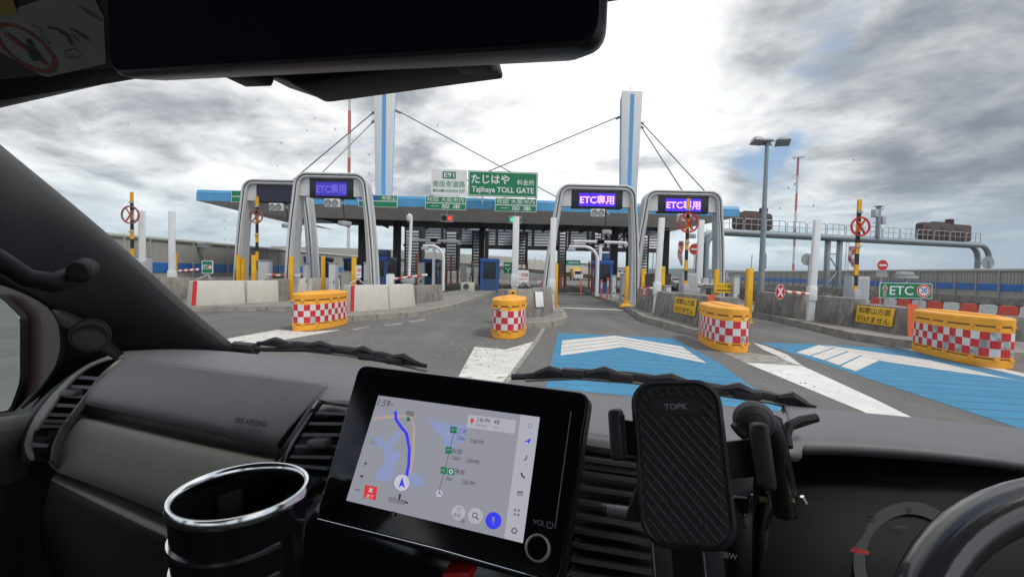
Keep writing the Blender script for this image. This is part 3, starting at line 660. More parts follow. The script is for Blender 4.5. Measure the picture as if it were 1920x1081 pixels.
# ------------------------------------------------------------------ express lane gantries
def etc_gantry(label, bl, tl, tr, br, Y, H, state, led='ETC専用'):
    cx = (bl + br) / 2; t = thing('lane_gantry', label, 'gantry', (cx, Y, .12), 0, 'arched gantries over the express lanes')
    bl, tl, tr, br = bl - cx, tl - cx, tr - cx, br - cx; H -= .12; r = .55
    def corner(p, c, q, r):
        a = (p - c).normalized(); b = (q - c).normalized(); an = a.angle(b); d = r / math.tan(an / 2); cen = c + (a + b).normalized() * (r / math.sin(an / 2))
        p0 = c + a * d; p1 = c + b * d; out = []
        for k in range(9):
            u = k / 8; v = (p0 - cen).lerp(p1 - cen, u).normalized() * r; out.append(cen + v)
        return out
    def path(off):
        A, B, Cc, D = Vector((bl + off, 0)), Vector((tl + off, H - off)), Vector((tr - off, H - off)), Vector((br - off, 0))
        # legs bow outwards a little
        lA = [A + (B - A) * k / 6 + Vector((-1, 0)) * .07 * math.sin(math.pi * k / 6) for k in range(6)]; lD = [D + (Cc - D) * k / 6 + Vector((1, 0)) * .07 * math.sin(math.pi * k / 6) for k in range(6)]
        lA[5] = A + (B - A) * .80 + Vector((-.03, 0)); lD[5] = D + (Cc - D) * .80 + Vector((.03, 0))
        return lA + corner(lA[-1], B, Cc, max(r - off, .2)) + corner(B, Cc, lD[-1], max(r - off, .2)) + lD[::-1]
    po, pi = path(0), path(.20); n = len(po)
    rings = []
    for i in range(n):
        hgt = max(0, 1 - po[i].y / H); ww = 1 + hgt * .9
        inn = po[i] + (pi[i] - po[i]) * ww
        rings.append([(po[i].x, 0, po[i].y), (inn.x, 0, inn.y), (inn.x, .62, inn.y), (po[i].x, .62, po[i].y)])
    MB().loft(rings).build('arch', M['gant'], t, ang=30)
    MB().tube([(p.x, -.02, p.y) for p in po], .05, 8).build('outer_rim', M['gantl'], t)
    pm = path(.135); MB().tube([(p.x, -.015, p.y) for p in pm], .036, 8).build('inner_rim', M['gantl'], t)
    MB().tube([(p.x, .64, p.y) for p in po], .05, 8).build('rear_rim', M['gantl'], t)
    pj = path(.07); MB().tube([(p.x, .0, p.y) for p in pj], .018, 6).build('cable_groove', M['blk'], t)
    wl = tl + .60; wr = tr - .58; zt, zb = H - .27, H - 1.08
    k0 = (bl - tl) / H
    for a, b_, nm in ((tl + .12, wl - .02, 'left_filler'), (wr + .02, tr - .12, 'right_filler')):
        sl = .16 if nm[0] == 'l' else -.16
        e0 = a - (.10 if nm[0] == 'l' else 0); e1 = b_ + (.10 if nm[0] == 'r' else 0)
        MB().hexa([(e0, .1, zb + .08), (e1, .1, zb + .08), (e1, .5, zb + .08), (e0, .5, zb + .08)], [(a, .1, zt + .1), (b_, .1, zt + .1), (b_, .5, zt + .1), (a, .5, zt + .1)]).build('filler_panel', M['gantl'], t, smooth=False)
    MB().box(((wl + wr) / 2, .28, (zt + zb) / 2), (wr - wl, .4, zt - zb)).build('display_case', M['ledbg'], t, bevel=.015)
    fwid = (wr - wl) * .72; fx = (wl + wr) / 2
    if state: 
        MB().box((fx, .07, (zt + zb) / 2), (fwid, .012, .62)).build('led_field', M['ledblue' if state == 2 else 'leddim'], t, smooth=False)
        lettering(led, (fx, .062, (zt + zb) / 2), EX, EZ, fwid * .94, .44, M['ledtxt' if state == 2 else 'leddimt'], t, .022, off=.004)
    else: MB().box((fx, .07, (zt + zb) / 2), (wr - wl - .1, .012, .7)).build('led_field', M['ledoff'], t, smooth=False)
    # twin lamp under the display
    MB().box((fx + .05, .12, zb - .22), (.66, .22, .36)).build('lamp_box', M['signw'], t, bevel=.015)
    for sx in (-.16, .16):
        disc((fx + .05 + sx, .005, zb - .22), EX, EZ, .13, -.006).build('lamp_lens', M['back'], t); ring((fx + .05 + sx, .008, zb - .22), EX, EZ, .13, .15, .03).build('lamp_rim', M['grey'], t)
    MB().tube([(fx + .45, .3, zb), (fx + .52, .3, zb - .95)], .025, 6).build('camera_drop', M['blk'], t)
    MB().box((fx + .56, .25, zb - 1.12), (.34, .5, .2), R(-30)).build('camera', M['cab'], t, bevel=.02)
    MB().tube([(fx + .3, .3, zb + .1), (fx + .62, .1, zb - .3)], .03, 6).build('camera_arm', M['steel'], t)
    for s_ in (bl, br): MB().box((s_ + (.2 if s_ < 0 else -.2), .31, .06), (.75, .9, .12)).build('base_plate', M['steel'], t, smooth=False)
    return t
etc_gantry('grey arched gantry with its display unlit beside the left wall', -13.9, -13.4, -10.35, -9.85, 22.6, 5.9, 0)
etc_gantry('grey arched gantry with a dim blue display in front of the left pylon', -10.35, -9.86, -6.72, -6.2, 20.6, 5.88, 1)
etc_gantry('grey arched gantry with a bright purple display over the open express lane', 1.5, 2.2, 5.82, 6.12, 22.0, 5.88, 2)
etc_gantry('grey arched gantry with a bright purple display beside the lamp pole', 6.0, 6.68, 10.37, 10.7, 22.9, 5.86, 2)
# ================================================================== concrete blocks, crash cushions, roadside furniture
def block(pa, pb, h, label, m='conc', th=.45, red=False, z=.135, batter=.10, Y0=None):
    a, b = gnd(pa[0], pa[1], z), gnd(pb[0], pb[1], z); a.z = b.z = 0; ex = (b - a).normalized(); nb = Vector((-ex.y, ex.x, 0)); Lg = (b - a).length
    t = thing('concrete_barrier', label, 'concrete barrier', (a.x, a.y, z - .005), math.atan2(ex.y, ex.x), 'concrete barriers on the islands')
    o = MB().hexa([(0, 0, 0), (Lg, 0, 0), (Lg, th + 2 * batter, 0), (0, th + 2 * batter, 0)], [(batter * .8, batter, h), (Lg - .03, batter, h), (Lg - .03, th + batter, h), (batter * .8, th + batter, h)]).build('body', M[m], t, bevel=.025)
    if red:
        MB().hexa([(-.01, -.012, .01), (.13, -.012, .01), (.13, .0, .01), (-.01, .0, .01)], [(batter * .8 - .0, batter - .02, h), (batter * .8 + .13, batter - .02, h), (batter * .8 + .13, batter, h), (batter * .8, batter, h)]).build('red_stripe', M['red'], t, smooth=False)
    for fx in (.3, .7): MB().tube([(Lg * fx, th / 2 + batter, h - .02), (Lg * fx, th / 2 + batter, h + .012)], .05, 8).build('lifting_socket', M['slab'], t)
    return t
block((359, 574.5), (461, 570.5), .93, 'pale concrete barrier with a red edge below the small green sign', red=True)
block((463.5, 569.5), (529, 565.5), .92, 'pale concrete barrier beneath the grey control cabinet, its end unpainted')
block((531, 566), (548, 563), .98, 'narrow dark concrete barrier between two pale ones', 'concd')
block((549.5, 562), (640, 556), .99, 'long pale concrete barrier standing behind the cushion on the left hatching')
block((657, 586), (730, 581.2), .93, 'pale concrete barrier with a red edge behind a crash cushion', red=True)
block((732, 580.5), (779.5, 574), .92, 'pale concrete barrier between the red edged block and a brown stained block')
block((784, 571), (832, 563), .80, 'brown stained concrete barrier at the end of the pale row', 'concd')
block((952, 601.5), (1020.5, 595), .96, 'weathered concrete barrier carrying a blank white plate', 'concd')
block((1021.5, 593), (1038, 588), .98, 'weathered short concrete barrier at the open express lane kerb', 'concd')
block((1190, 577), (1217.7, 588.5), .93, 'weathered concrete barrier next to the yellow footed bollard', 'concd')
block((1224, 592), (1255, 600.5), .92, 'weathered concrete barrier under the white post, left of the yellow notice', 'concd')
block((1259.5, 602.5), (1340, 623), .95, 'weathered concrete barrier with a yellow notice behind a crash cushion', 'concd', th=.6)
block((1411, 586), (1499, 601), .92, 'weathered concrete barrier behind the red round cross sign', 'concd', z=.135)
block((1519, 603), (1589, 615.5), .93, 'weathered concrete barrier below the striped barrier machine', 'concd')
block((1598, 615.5), (1714, 635), .78, 'weathered concrete barrier with a yellow notice and an orange end', 'concd', th=.6)
for x0_, y0_, x1_, y1_, h_, lb in ((300, 566, 362, 563, .98, 'dark concrete barrier behind the pillar by the white posts'), (1716, 628, 1960, 648, .66, 'long dark concrete barrier behind the longest crash cushion')):
    block((x0_, y0_), (x1_, y1_), h_, lb, 'concd')

def fmat(name, worn):
    """retroreflective sheet printed with red and white squares"""
    m = bpy.data.materials.new(name); m.use_nodes = True; t = m.node_tree; b = t.nodes['Principled BSDF']; Ln = t.links.new
    uv = t.nodes.new('ShaderNodeUVMap'); uv.uv_map = 'UVMap'; ck = t.nodes.new('ShaderNodeTexChecker'); ck.inputs['Scale'].default_value = 1.0
    ck.inputs['Color1'].default_value = (.60, .022, .028, 1); ck.inputs['Color2'].default_value = (.66, .67, .66, 1); Ln(uv.outputs[0], ck.inputs['Vector'])
    fl = t.nodes.new('ShaderNodeVectorMath'); fl.operation = 'FLOOR'; Ln(uv.outputs[0], fl.inputs[0])
    wn = t.nodes.new('ShaderNodeTexWhiteNoise'); wn.noise_dimensions = '3D'; Ln(fl.outputs[0], wn.inputs['Vector'])
    tc_ = t.nodes.new('ShaderNodeTexCoord'); nz = t.nodes.new('ShaderNodeTexNoise'); nz.inputs['Scale'].default_value = 9; nz.inputs['Detail'].default_value = 6; Ln(tc_.outputs['Object'], nz.inputs['Vector'])
    mr = t.nodes.new('ShaderNodeMapRange'); mr.inputs[1].default_value = 1 - worn; mr.inputs[2].default_value = 1 - worn + .02; Ln(wn.outputs['Value'], mr.inputs[0])
    r2_ = t.nodes.new('ShaderNodeMapRange'); r2_.inputs[1].default_value = .25; r2_.inputs[2].default_value = .62; Ln(nz.outputs['Fac'], r2_.inputs[0])
    inv = t.nodes.new('ShaderNodeMath'); inv.operation = 'MULTIPLY'; Ln(mr.outputs[0], inv.inputs[0]); Ln(r2_.outputs[0], inv.inputs[1])
    i2 = t.nodes.new('ShaderNodeMath'); i2.operation = 'MULTIPLY'; Ln(inv.outputs[0], i2.inputs[0]); Ln(ck.outputs['Fac'], i2.inputs[1])
    sub = t.nodes.new('ShaderNodeMath'); sub.operation = 'SUBTRACT'; Ln(inv.outputs[0], sub.inputs[0]); Ln(i2.outputs[0], sub.inputs[1])
    mx = t.nodes.new('ShaderNodeMix'); mx.data_type = 'RGBA'; Ln(sub.outputs[0], mx.inputs[0]); Ln(ck.outputs['Color'], mx.inputs[6]); mx.inputs[7].default_value = (.24, .24, .22, 1)
    Ln(mx.outputs[2], b.inputs['Base Color']); b.inputs['Roughness'].default_value = .42
    return m
M['chk'] = fmat('checker_sheet', .10); M['chkw'] = fmat('checker_sheet_worn', .42)
def cushion(px, py, L_, Wd, rz, label, H=.97, sheet='chk', seam=False, flip=False):
    q = gnd(px, py); t = thing('crash_cushion', label, 'crash cushion', (q.x, q.y, 0), rz, 'orange crash cushions at the island noses')
    n = 56; e = 2.6
    def out(k, z, sc=1.0):
        p = []
        for j in range(n):
            a = 2 * math.pi * j / n; c_, s_ = math.cos(a), math.sin(a)
            p.append((Wd / 2 * k * abs(c_) ** (2 / e) * (1 if c_ > 0 else -1), L_ / 2 * (1 - (1 - k) * Wd / L_) * abs(s_) ** (2 / e) * (1 if s_ > 0 else -1) + L_ / 2, z))
        return p
    MB().loft([out(.97, 0), out(1.0, .02), out(1.0, .145), out(.985, .155)]).build('base', M['orange'], t, ang=30)
    MB().loft([out(.94, .15), out(.94, .84)]).build('core', mat('cushion_core', (.22, .13, .04), .7), t)
    MB().loft([out(.985, .185), out(.992, .195), out(.982, .765), out(.975, .775)]).build('sleeve', M['orange'], t, ang=30)
    MB().loft([out(.98, .81), out(1.005, .82), out(1.01, .835), out(1.01, .94), out(.97, H - .01), out(.9, H), out(.6, H + .012), out(.3, H + .015)]).build('lid', M['orange'], t, ang=30)
    MB().loft([out(.42, H + .01), out(.40, H + .035), out(.3, H + .038)]).build('filler_cap', M['orange'], t, ang=30)
    band = MB(); rg = [out(1.002, .215), out(.995, .685)]
    per = [0.0]
    for j in range(n): per.append(per[-1] + (Vector(rg[0][(j + 1) % n]) - Vector(rg[0][j])).length)
    sq = .157; tot = per[-1]; k = 2 * round(tot / sq / 2)
    me = bpy.data.meshes.new('checker_band'); vs = []; fs = []; uvs = []
    for j in range(n):
        j2 = (j + 1) % n; o = len(vs); vs += [rg[0][j], rg[0][j2], rg[1][j2], rg[1][j]]; fs.append((o, o + 1, o + 2, o + 3))
        u0, u1 = per[j] / tot * k, per[j + 1] / tot * k; uvs += [(u0 + .001, .001), (u1 + .001, .001), (u1 + .001, 2.999), (u0 + .001, 2.999)]
    me.from_pydata(vs, [], fs); ul = me.uv_layers.new(name='UVMap')
    for i, w in enumerate(uvs): ul.data[i].uv = w
    me.materials.append(M[sheet]); bo = bpy.data.objects.new('checker_band', me); C.objects.link(bo); bo.parent = t
    for z in (.17, .793):                               # ribs that bridge the slots
        m = MB()
        for j in (1, 6, 12, 16, 22, 27, 29, 34, 40, 44, 50, 55):
            p = Vector(out(.985, z)[j]); d = p - Vector((0, L_ / 2, z)); m.box(p, (.075, .05, .05), math.atan2(d.y, d.x) + math.pi / 2)
        m.build('rib', M['orange'], t)
    # maker's strip at the end facing traffic
    j0 = 42 + (5 if flip else -3) - 2; m = MB(); pts = [Vector(out(1.008, .715)[(j0 + i) % n]) for i in range(5)]
    for i in range(4): m.quad(pts[i] - Vector((0, 0, .025)), pts[i + 1] - Vector((0, 0, .025)), pts[i + 1] + Vector((0, 0, .02)), pts[i] + Vector((0, 0, .02)))
    m.build('label_strip', M['signw'], t, smooth=False)
    m = MB()
    for i in range(9):
        p = pts[0].lerp(pts[4], .12 + i * .09); d = (pts[4] - pts[0]).normalized(); nn = d.cross(Vector((0, 0, 1))).normalized()
        p = p + nn * (.02 if i in (0, 1, 7, 8) else .035); 
        m.quad(p - d * .012 - Vector((0, 0, .012)), p + d * .012 - Vector((0, 0, .012)), p + d * .012 + Vector((0, 0, .01)), p - d * .012 + Vector((0, 0, .01)))
    m.build('label_print', M['blk'], t, smooth=False)
    return t
cushion(558, 621, 2.1, .80, R(-10), 'orange crash cushion on the hatching before the red edged pale barrier')
cushion(945, 636, 2.0, .84, R(-7), 'orange crash cushion seen end on before the blank white plate')
cushion(1380, 662, 2.3, .84, R(-10), 'orange crash cushion between the two blue lane panels', flip=True)
cushion(1884, 692, 2.3, .78, R(-10), 'longest orange crash cushion, its checker squares grey and peeling', sheet='chkw', flip=True)

def notice(pa, pb, z0, h, w, lines, label, m='signy', off=.06, tm='blk', frac=.5):
    """a flat notice fixed to the face of a barrier that runs from pa to pb"""
    a, b = gnd(pa[0], pa[1], .135), gnd(pb[0], pb[1], .135); a.z = b.z = 0; ex = (b - a).normalized(); c = a.lerp(b, frac)
    t = thing('notice_board', label, 'sign', (c.x, c.y, z0), math.atan2(ex.y, ex.x))
    rx_ = -math.atan2(.10, .93); 
    MB().box((0, off - .035, h / 2), (w, .02, h), 0, rx_).build('plate', M[m], t, bevel=.004)
    n = len(lines)
    for i, (s_, lw) in enumerate(lines):
        z = h * (1 - (i + .5) / n); ey = Vector((0, math.sin(-rx_), math.cos(rx_))); o = Vector((0, off - .035 + (z - h / 2) * math.tan(-rx_) - .012, z))
        lettering(s_, o, EX, ey, lw, h / n * .74, M[tm], t, .008, off=.003)
    return t
notice((1259.5, 602.5), (1340, 623), .46, .50, 1.40, [('和歌山方面', 1.2), ('行けません', 1.2)], 'yellow notice on the barrier behind the cushion between the blue panels', frac=.31)
notice((1598, 615.5), (1714, 635), .36, .50, 1.36, [('和歌山方面', 1.16), ('行けません', 1.16)], 'yellow notice on the orange ended barrier beside the longest cushion', frac=.36)
notice((952, 601.5), (1020.5, 595), .50, .50, .40, [], 'blank white plate on the weathered barrier by the open express lane', 'signw', frac=.86)
t = thing('reflector_panel', 'orange red end strip on the barrier before the longest cushion', 'reflector', tuple(gnd(1707, 634, .135)), R(-10)); MB().box((.02, -.02, .46), (.24, .03, .88), 0, R(-5)).build('strip', M['orred'], t, smooth=False)
t = thing('reflector_panel', 'orange red strip on the barrier behind the cushion between blue panels', 'reflector', tuple(gnd(1333, 621, .135)), R(-10)); MB().box((0, .0, .62), (.2, .03, .75), 0, R(-5)).build('strip', M['orred'], t, smooth=False)
t = thing('reflector_panel', 'orange red strip on the barrier above the end on cushion', 'reflector', tuple(gnd(979, 598, .135)), R(6)); MB().box((0, .06, .80), (.16, .03, .3), 0, R(-5)).build('strip', M['orred'], t, smooth=False)
t = thing('warning_lamp', 'small yellow warning lamp box on the barrier above the end on cushion', 'lamp', tuple(gnd(960, 600, .135)), R(8)); MB().box((0, .02, .84), (.22, .16, .2)).build('case', M['yel'], t, bevel=.01); MB().box((0, -.065, .86), (.08, .02, .07)).build('lens', M['brown'], t, smooth=False)

# ------------------------------------------------------------------ posts, barriers, cabinets
def wpost(px, pt, Y, label, w=.25, z0=.14, lean=0.0, collar=1.0):
    tp = at(px, pt, Y); bx = at(px - (0), 545, Y).x
    t = thing('white_post', label, 'post', (tp.x, Y, z0), 0, 'tall white posts on the islands'); h = tp.z - z0
    MB().hexa([(-w / 2 - lean, -.06, 0), (w / 2 - lean, -.06, 0), (w / 2 - lean, .06, 0), (-w / 2 - lean, .06, 0)], [(-w / 2, -.06, h), (w / 2, -.06, h), (w / 2, .06, h), (-w / 2, .06, h)]).build('shaft', M['white'], t, bevel=.012)
    MB().box((-lean * .8, 0, collar), (w + .05, .18, .48)).build('collar', M['white'], t, bevel=.01)
    MB().box((-lean, 0, .05), (w + .06, .2, .1)).build('foot', M['steel'], t, smooth=False)
wpost(266, 395, 21.5, 'white post next to the crossed ring pole by the pillar', .27)
wpost(322, 396, 19.0, 'white post standing alone before the left noise wall', .23)
wpost(968, 406, 18.5, 'white post behind the end on cushion with the stop sign', .26, collar=1.15)
wpost(1038, 408, 17.6, 'white post against the left leg of the open lane gantry', .22)
wpost(1241, 408, 17.2, 'white post on the stained barrier left of the striped pole', .22, lean=.12)
wpost(1315, 412, 19.5, 'white post just right of the striped pole with the red ring', .25)
wpost(1533, 412, 15.2, 'white post carrying the red round cross sign arm', .22, lean=.10)
def xpole(px, pt, ring_y, rpx, Y, label, zb=.9, mr='red', fade=False):
    tp = at(px, pt, Y); rc = at(px, ring_y, Y); h = tp.z - .14
    t = thing('barrier_pole', label, 'barrier', (tp.x, Y, .14), 0, 'raised striped barrier poles with crossed rings')
    k = 9; z = zb; seg = (h - zb) / k
    for i in range(k):
        MB().box((0, 0, zb + seg * (i + .5)), (.115 if i % 2 else .125, .07, seg)).build('yellow_band' if i % 2 == 0 else 'black_band', M['yel' if i % 2 == 0 else 'blk'], t, smooth=False)
    rr = rpx * Y / FPX; c_ = (0, -.07, rc.z - .14)
    ring(c_, EX, EZ, rr * .85, rr, .05).build('ring', M[mr], t)
    for a in (R(56), R(124)):
        MB().tube([(-math.cos(a) * rr * .9, -.09, c_[2] - math.sin(a) * rr * .9), (math.cos(a) * rr * .9, -.09, c_[2] + math.sin(a) * rr * .9)], .032, 6).build('cross_bar', M[mr], t)
    MB().box((.18, .2, .80), (.62, .42, 1.62)).build('machine_case', M['cab'], t, bevel=.015)
    MB().box((.17, -.016, .80), (.5, .01, 1.44)).build('case_door', M['cab'], t, smooth=False)
    MB().box((.0, -.06, .95), (.24, .12, .38)).build('hinge_box', M['cab'], t, bevel=.01)
    MB().tube([(.34, -.03, .7), (.34, -.03, .82)], .02, 6).build('door_handle', M['blk'], t)
    for z in (h * .62, h * .9): MB().box((0, -.05, z), (.17, .05, .07)).build('clamp', M['steel'], t, smooth=False)
M['redf'] = mat('red_paint_faded', (.32, .10, .10), .6)
xpole(247, 360, 403, 17, 21.0, 'striped barrier pole with a faded crossed ring by the pillar', mr='redf')
xpole(482, 368, 406, 13, 21.5, 'striped barrier pole with a faded ring in front of the unlit gantry', mr='redf')
xpole(1291, 372, 418, 19, 18.2, 'striped barrier pole with a red crossed ring under the purple display')
xpole(1612, 374, 425, 18, 15.8, 'striped barrier pole with a red crossed ring near the pipe gantry')
# a limp warning flag tied to the two right hand poles
for px, y0_, y1_, Y, lb in ((1283, 452, 498, 18.1, 'faded red and white cloth tied to the striped pole under the purple display'), (1604, 462, 500, 15.7, 'red and white cloth tied to the striped pole near the pipe gantry')):
    a = at(px, y0_, Y); b = at(px - 3, y1_, Y); m = MB(); rows = []
    for i in range(9):
        f = i / 8; rows.append([Vector((a.x + (b.x - a.x) * f - .05 - u * (.10 + .12 * math.sin(3.0 * f + .6)), Y - .06 - .05 * math.sin(9 * f + 5 * u), a.z + (b.z - a.z) * f)) for u in (0, .33, .66, 1)])
    m.grid(rows); m.grid([[p + Vector((0, .012, 0)) for p in r_] for r_ in rows])
    o = m.build('warning_cloth', mat('cloth_redwhite', (.55, .42, .40), .9, dirt=(.42, .05, .05), dscale=7, dlo=.47, dhi=.53)); tag(o, lb, 'cloth')

def bollard(px, pt, pb, Y, label='slim yellow steel bollard on a toll island', w=.17, foot=False, col='yel', grp='slim yellow bollards'):
    tp = at(px, pt, Y); bt = at(px, pb, Y); z0 = .13; h = tp.z - z0
    t = thing('bollard', label, 'bollard', (tp.x, Y, z0), 0, grp)
    MB().box((0, 0, h / 2), (w, w * .8, h)).build('post', M[col], t, bevel=.012)
    MB().box((0, -w * .41, h * .72), (w * .7, .012, h * .25)).build('sticker', M['signy'] if col == 'yel' else M['signw'], t, smooth=False)
    if foot: MB().lathe([(.30, 0), (.30, .05), (.14, .16), (.11, .3)], 16).build('flared_foot', M['yel'], t)
    else: MB().box((0, 0, .02), (w * 1.5, w * 1.3, .04)).build('foot', M[col], t, smooth=False)
for a, lb in (((447, 478, 515, 22.2), 'yellow bollard touching the left leg of the unlit gantry'), ((456, 484, 515, 22.3), 'shorter yellow bollard paired with another at the unlit gantry leg'), ((476, 478, 520, 20.6), 'yellow bollard just left of the faded ring pole and cabinet'), ((546, 481, 506, 20.2), 'yellow bollard against the left leg of the dim display gantry'), ((556, 484, 520, 23), 'yellow bollard between the legs of the two left gantries'), ((327, 474, 515, 20.5), 'yellow bollard behind the lone white post'), ((606, 480, 522, 21.5), 'yellow bollard under the dim display beside the pale pedestal'), ((1206, 503, 545, 22.4), 'yellow bollard at the left leg of the gantry over the striped pole')): bollard(*a, lb)
bollard(664, 482, 530, 20.0, 'yellow bollard beside the stop sign on the left', .18)
bollard(1043, 494, 560, 19.5, 'tall yellow bollard at the left kerb of the open express lane', .17)
bollard(1176, 499, 563, 21.0, 'tall yellow bollard on a flared foot at the lane kerb', .16, True)
bollard(1243, 499, 548, 18.4, 'yellow bollard right beside the white post and stained barrier', .17)
bollard(1344, 505, 566, 17.6, 'yellow bollard at the left end of the yellow warning board', .17)
bollard(1406, 503, 583, 14.9, 'tall yellow bollard with a thin whip aerial on top', .19)
tp = at(1408, 503, 14.9); o = MB().tube([(tp.x, 14.9, tp.z - .02), (tp.x + .02, 14.9, tp.z + .45)], .012, 5).build('whip_aerial', M['cable']); tag(o, 'thin whip aerial standing on the tall yellow bollard', 'aerial')
for a in ((1128, 524, 560, 26), (1140, 520, 556, 27), (1090, 505, 545, 33), (1113, 498, 540, 34)): bollard(*a, label='thin orange lane pole along the express lane kerb', w=.09, col='orred', grp='thin orange poles by the lane')

def cabinet(px0, px1, pt, Y, label, zb=.14, m='cab', d=.4, dark=False):
    a, b = at(px0, pt, Y), at(px1, pt, Y); w = b.x - a.x; h = a.z - zb
    t = thing('control_cabinet', label, 'cabinet', ((a.x + b.x) / 2, Y, zb), 0, 'grey equipment cabinets')
    MB().box((0, d / 2, h / 2), (w, d, h)).build('case', M[m], t, bevel=.015)
    MB().box((0, -.008, h * .52), (w * .82, .014, h * .86)).build('door', M['gantl'] if m == 'cab' else M[m], t, smooth=False)
    MB().box((w * .3, -.022, h * .5), (.03, .02, .12)).build('handle', M['blk'], t, smooth=False)
    MB().box((0, d / 2, h + .015), (w + .06, d + .06, .03)).build('lid', M[m], t, smooth=False)
    MB().box((0, -.016, h * .25), (w * .28, .012, h * .08)).build('label_plate', M['blk'], t, smooth=False)
cabinet(483, 503, 488, 21.2, 'grey control cabinet standing behind the two pale barriers')
cabinet(568, 577, 494, 21.6, 'slim grey pedestal cabinet behind the leg of the unlit gantry')
cabinet(616, 629, 493, 20.8, 'pale pedestal cabinet with a red mark beside a yellow bollard')
cabinet(640, 656, 509, 21.8, 'squat beige cabinet in front of the blue booths', m='conc')
cabinet(682, 688, 492, 22, 'thin grey pedestal behind the stop sign pole')
cabinet(1166, 1175, 514, 24, 'grey reader cabinet at the right kerb of the express lane')
cabinet(1148, 1156, 516, 27, 'narrow grey cabinet beside the black column')
cabinet(1376, 1388, 517, 17.3, 'grey reader cabinet at the right end of the yellow warning board')
cabinet(1249, 1259, 536, 18, 'small grey box behind the yellow bollard and white post')
cabinet(783, 796, 492, 38, 'ticket machine cabinet with a dark screen beside an orange pole', m='cab')
cabinet(864, 874, 494, 40, 'ticket machine cabinet near the middle stair tower', m='cab')
cabinet(250, 274, 480, 22.6, 'grey cabinet half hidden by the windscreen pillar')

def arm(pa, pb, Ya, Yb, label, k=7, r=.055, box=True):
    a, b = at(pa[0], pa[1], Ya), at(pb[0], pb[1], Yb); t = thing('boom_gate', label, 'boom gate', (a.x, a.y, .14), 0, 'lowered red and white barriers')
    A = Vector((0, 0, a.z - .14)); B = Vector((b.x - a.x, b.y - a.y, b.z - .14))
    for i in range(k): MB().tube([A.lerp(B, i / k), A.lerp(B, (i + 1) / k)], r, 8).build('red_band' if i % 2 else 'white_band', M['jred' if i % 2 else 'white'], t)
    if box:
        MB().box((-.12, 0, A.z / 2 + .1), (.3, .32, A.z + .2)).build('machine_case', M['white'], t, bevel=.01); MB().box((-.12, 0, A.z + .22), (.24, .25, .06)).build('cap', M['cab'], t, smooth=False)
arm((335, 508), (373, 505), 21.0, 21.4, 'red and white barrier arm reaching past the lone white post', box=False)
arm((502, 515.5), (562, 517), 21.0, 20.6, 'red and white barrier arm in front of the unlit gantry leg', box=False)
arm((545, 512), (562, 512.5), 21.3, 21.2, 'short red and white arm stub above a longer one', 3, .06, False)
arm((737, 523), (801, 515), 20.4, 20.2, 'red and white barrier arm tilting up over the pale barriers')
arm((1516, 551), (1466, 546), 14.9, 14.6, 'red and white barrier arm holding the round cross sign', 6, .05, False)
arm((1234, 541), (1213, 540), 17.8, 17.8, 'short red and white arm beside the yellow bollard and white post', 4, .05, False)
arm((1008, 529.5), (1038, 530), 24, 24, 'red and white rail behind the stop sign', 5, .08, False)

def roundsign(px, py, rpx, Y, label, kind, pole=True, sx=1.0, zb=0.0, rz=0.0):
    q = at(px, py, Y); rr = rpx * Y / FPX; t = thing('round_sign', label, 'sign', (q.x, Y, zb), rz); z = q.z - zb
    e = Vector((sx, 0, 0))
    def dsc(r, y, m, nm):
        b = MB().prism([(sx * r * math.cos(2 * math.pi * i / 28), y, z + r * math.sin(2 * math.pi * i / 28)) for i in range(28)], (0, .012, 0)); return b.build(nm, M[m], t)
    dsc(rr, 0, 'signw', 'disc'); dsc(rr * .93, -.004, 'red', 'red_field')
    if kind == 'bar': MB().box((0, -.012, z), (rr * 1.3 * sx, .01, rr * .3)).build('white_bar', M['signw'], t, smooth=False)
    else:
        for a in (R(50), R(130)):
            d = Vector((math.cos(a) * sx, 0, math.sin(a))) * rr * .72; nn = Vector((-math.sin(a) * sx, 0, math.cos(a))) * rr * .14; c_ = Vector((0, -.006, z))
            MB().prism([c_ - d - nn, c_ + d - nn, c_ + d + nn, c_ - d + nn], (0, -.006 - (.002 if a > 1.5 else 0), 0)).build('cross_stroke', M['signw'], t, smooth=False)
    if pole: MB().tube([(0, .05, 0), (0, .05, z + rr * .5)], .035, 8).build('pole', M['steel'], t)
    return t
roundsign(1463, 547, 14.2, 14.5, 'red round sign with a white cross on the barrier arm', 'x', False, .62, .3)
roundsign(1208, 546, 12, 17.6, 'red round cross sign turned nearly edge on beside a bollard', 'x', False, .35, .3)
nt_ = roundsign(1655, 497, 10.6, 25, 'red no entry sign on a pole above the green lane board', 'bar')
q = at(1655, 514, 25); MB().box((0, .02, q.z), (.62, .02, .3)).build('sub_plate', M['back'], nt_, smooth=False)
roundsign(1303, 467, 11, 30, 'red no entry sign half hidden behind the white post and dark pipe', 'bar', zb=.1)
# round sign backs
for px, py, rp, Y, lb in ((1513, 486, 11, 30, 'grey back of a round sign left of the pipe gantry leg'), (1852, 492, 12, 40, 'grey back of a round sign at the curved pipe end')):
    q = at(px, py, Y); t = thing('round_sign', lb, 'sign', (q.x, Y, 0)); disc((0, 0, q.z), EX, EZ, rp * Y / FPX, .02).build('disc', M['back'], t); MB().tube([(.1, -.06, 0), (.1, -.06, q.z + .2)], .04, 8).build('pole', M['steel'], t)
    MB().box((0, -.03, q.z), (.04, .02, rp * Y / FPX * 1.8)).build('rib', M['steel'], t, smooth=False)

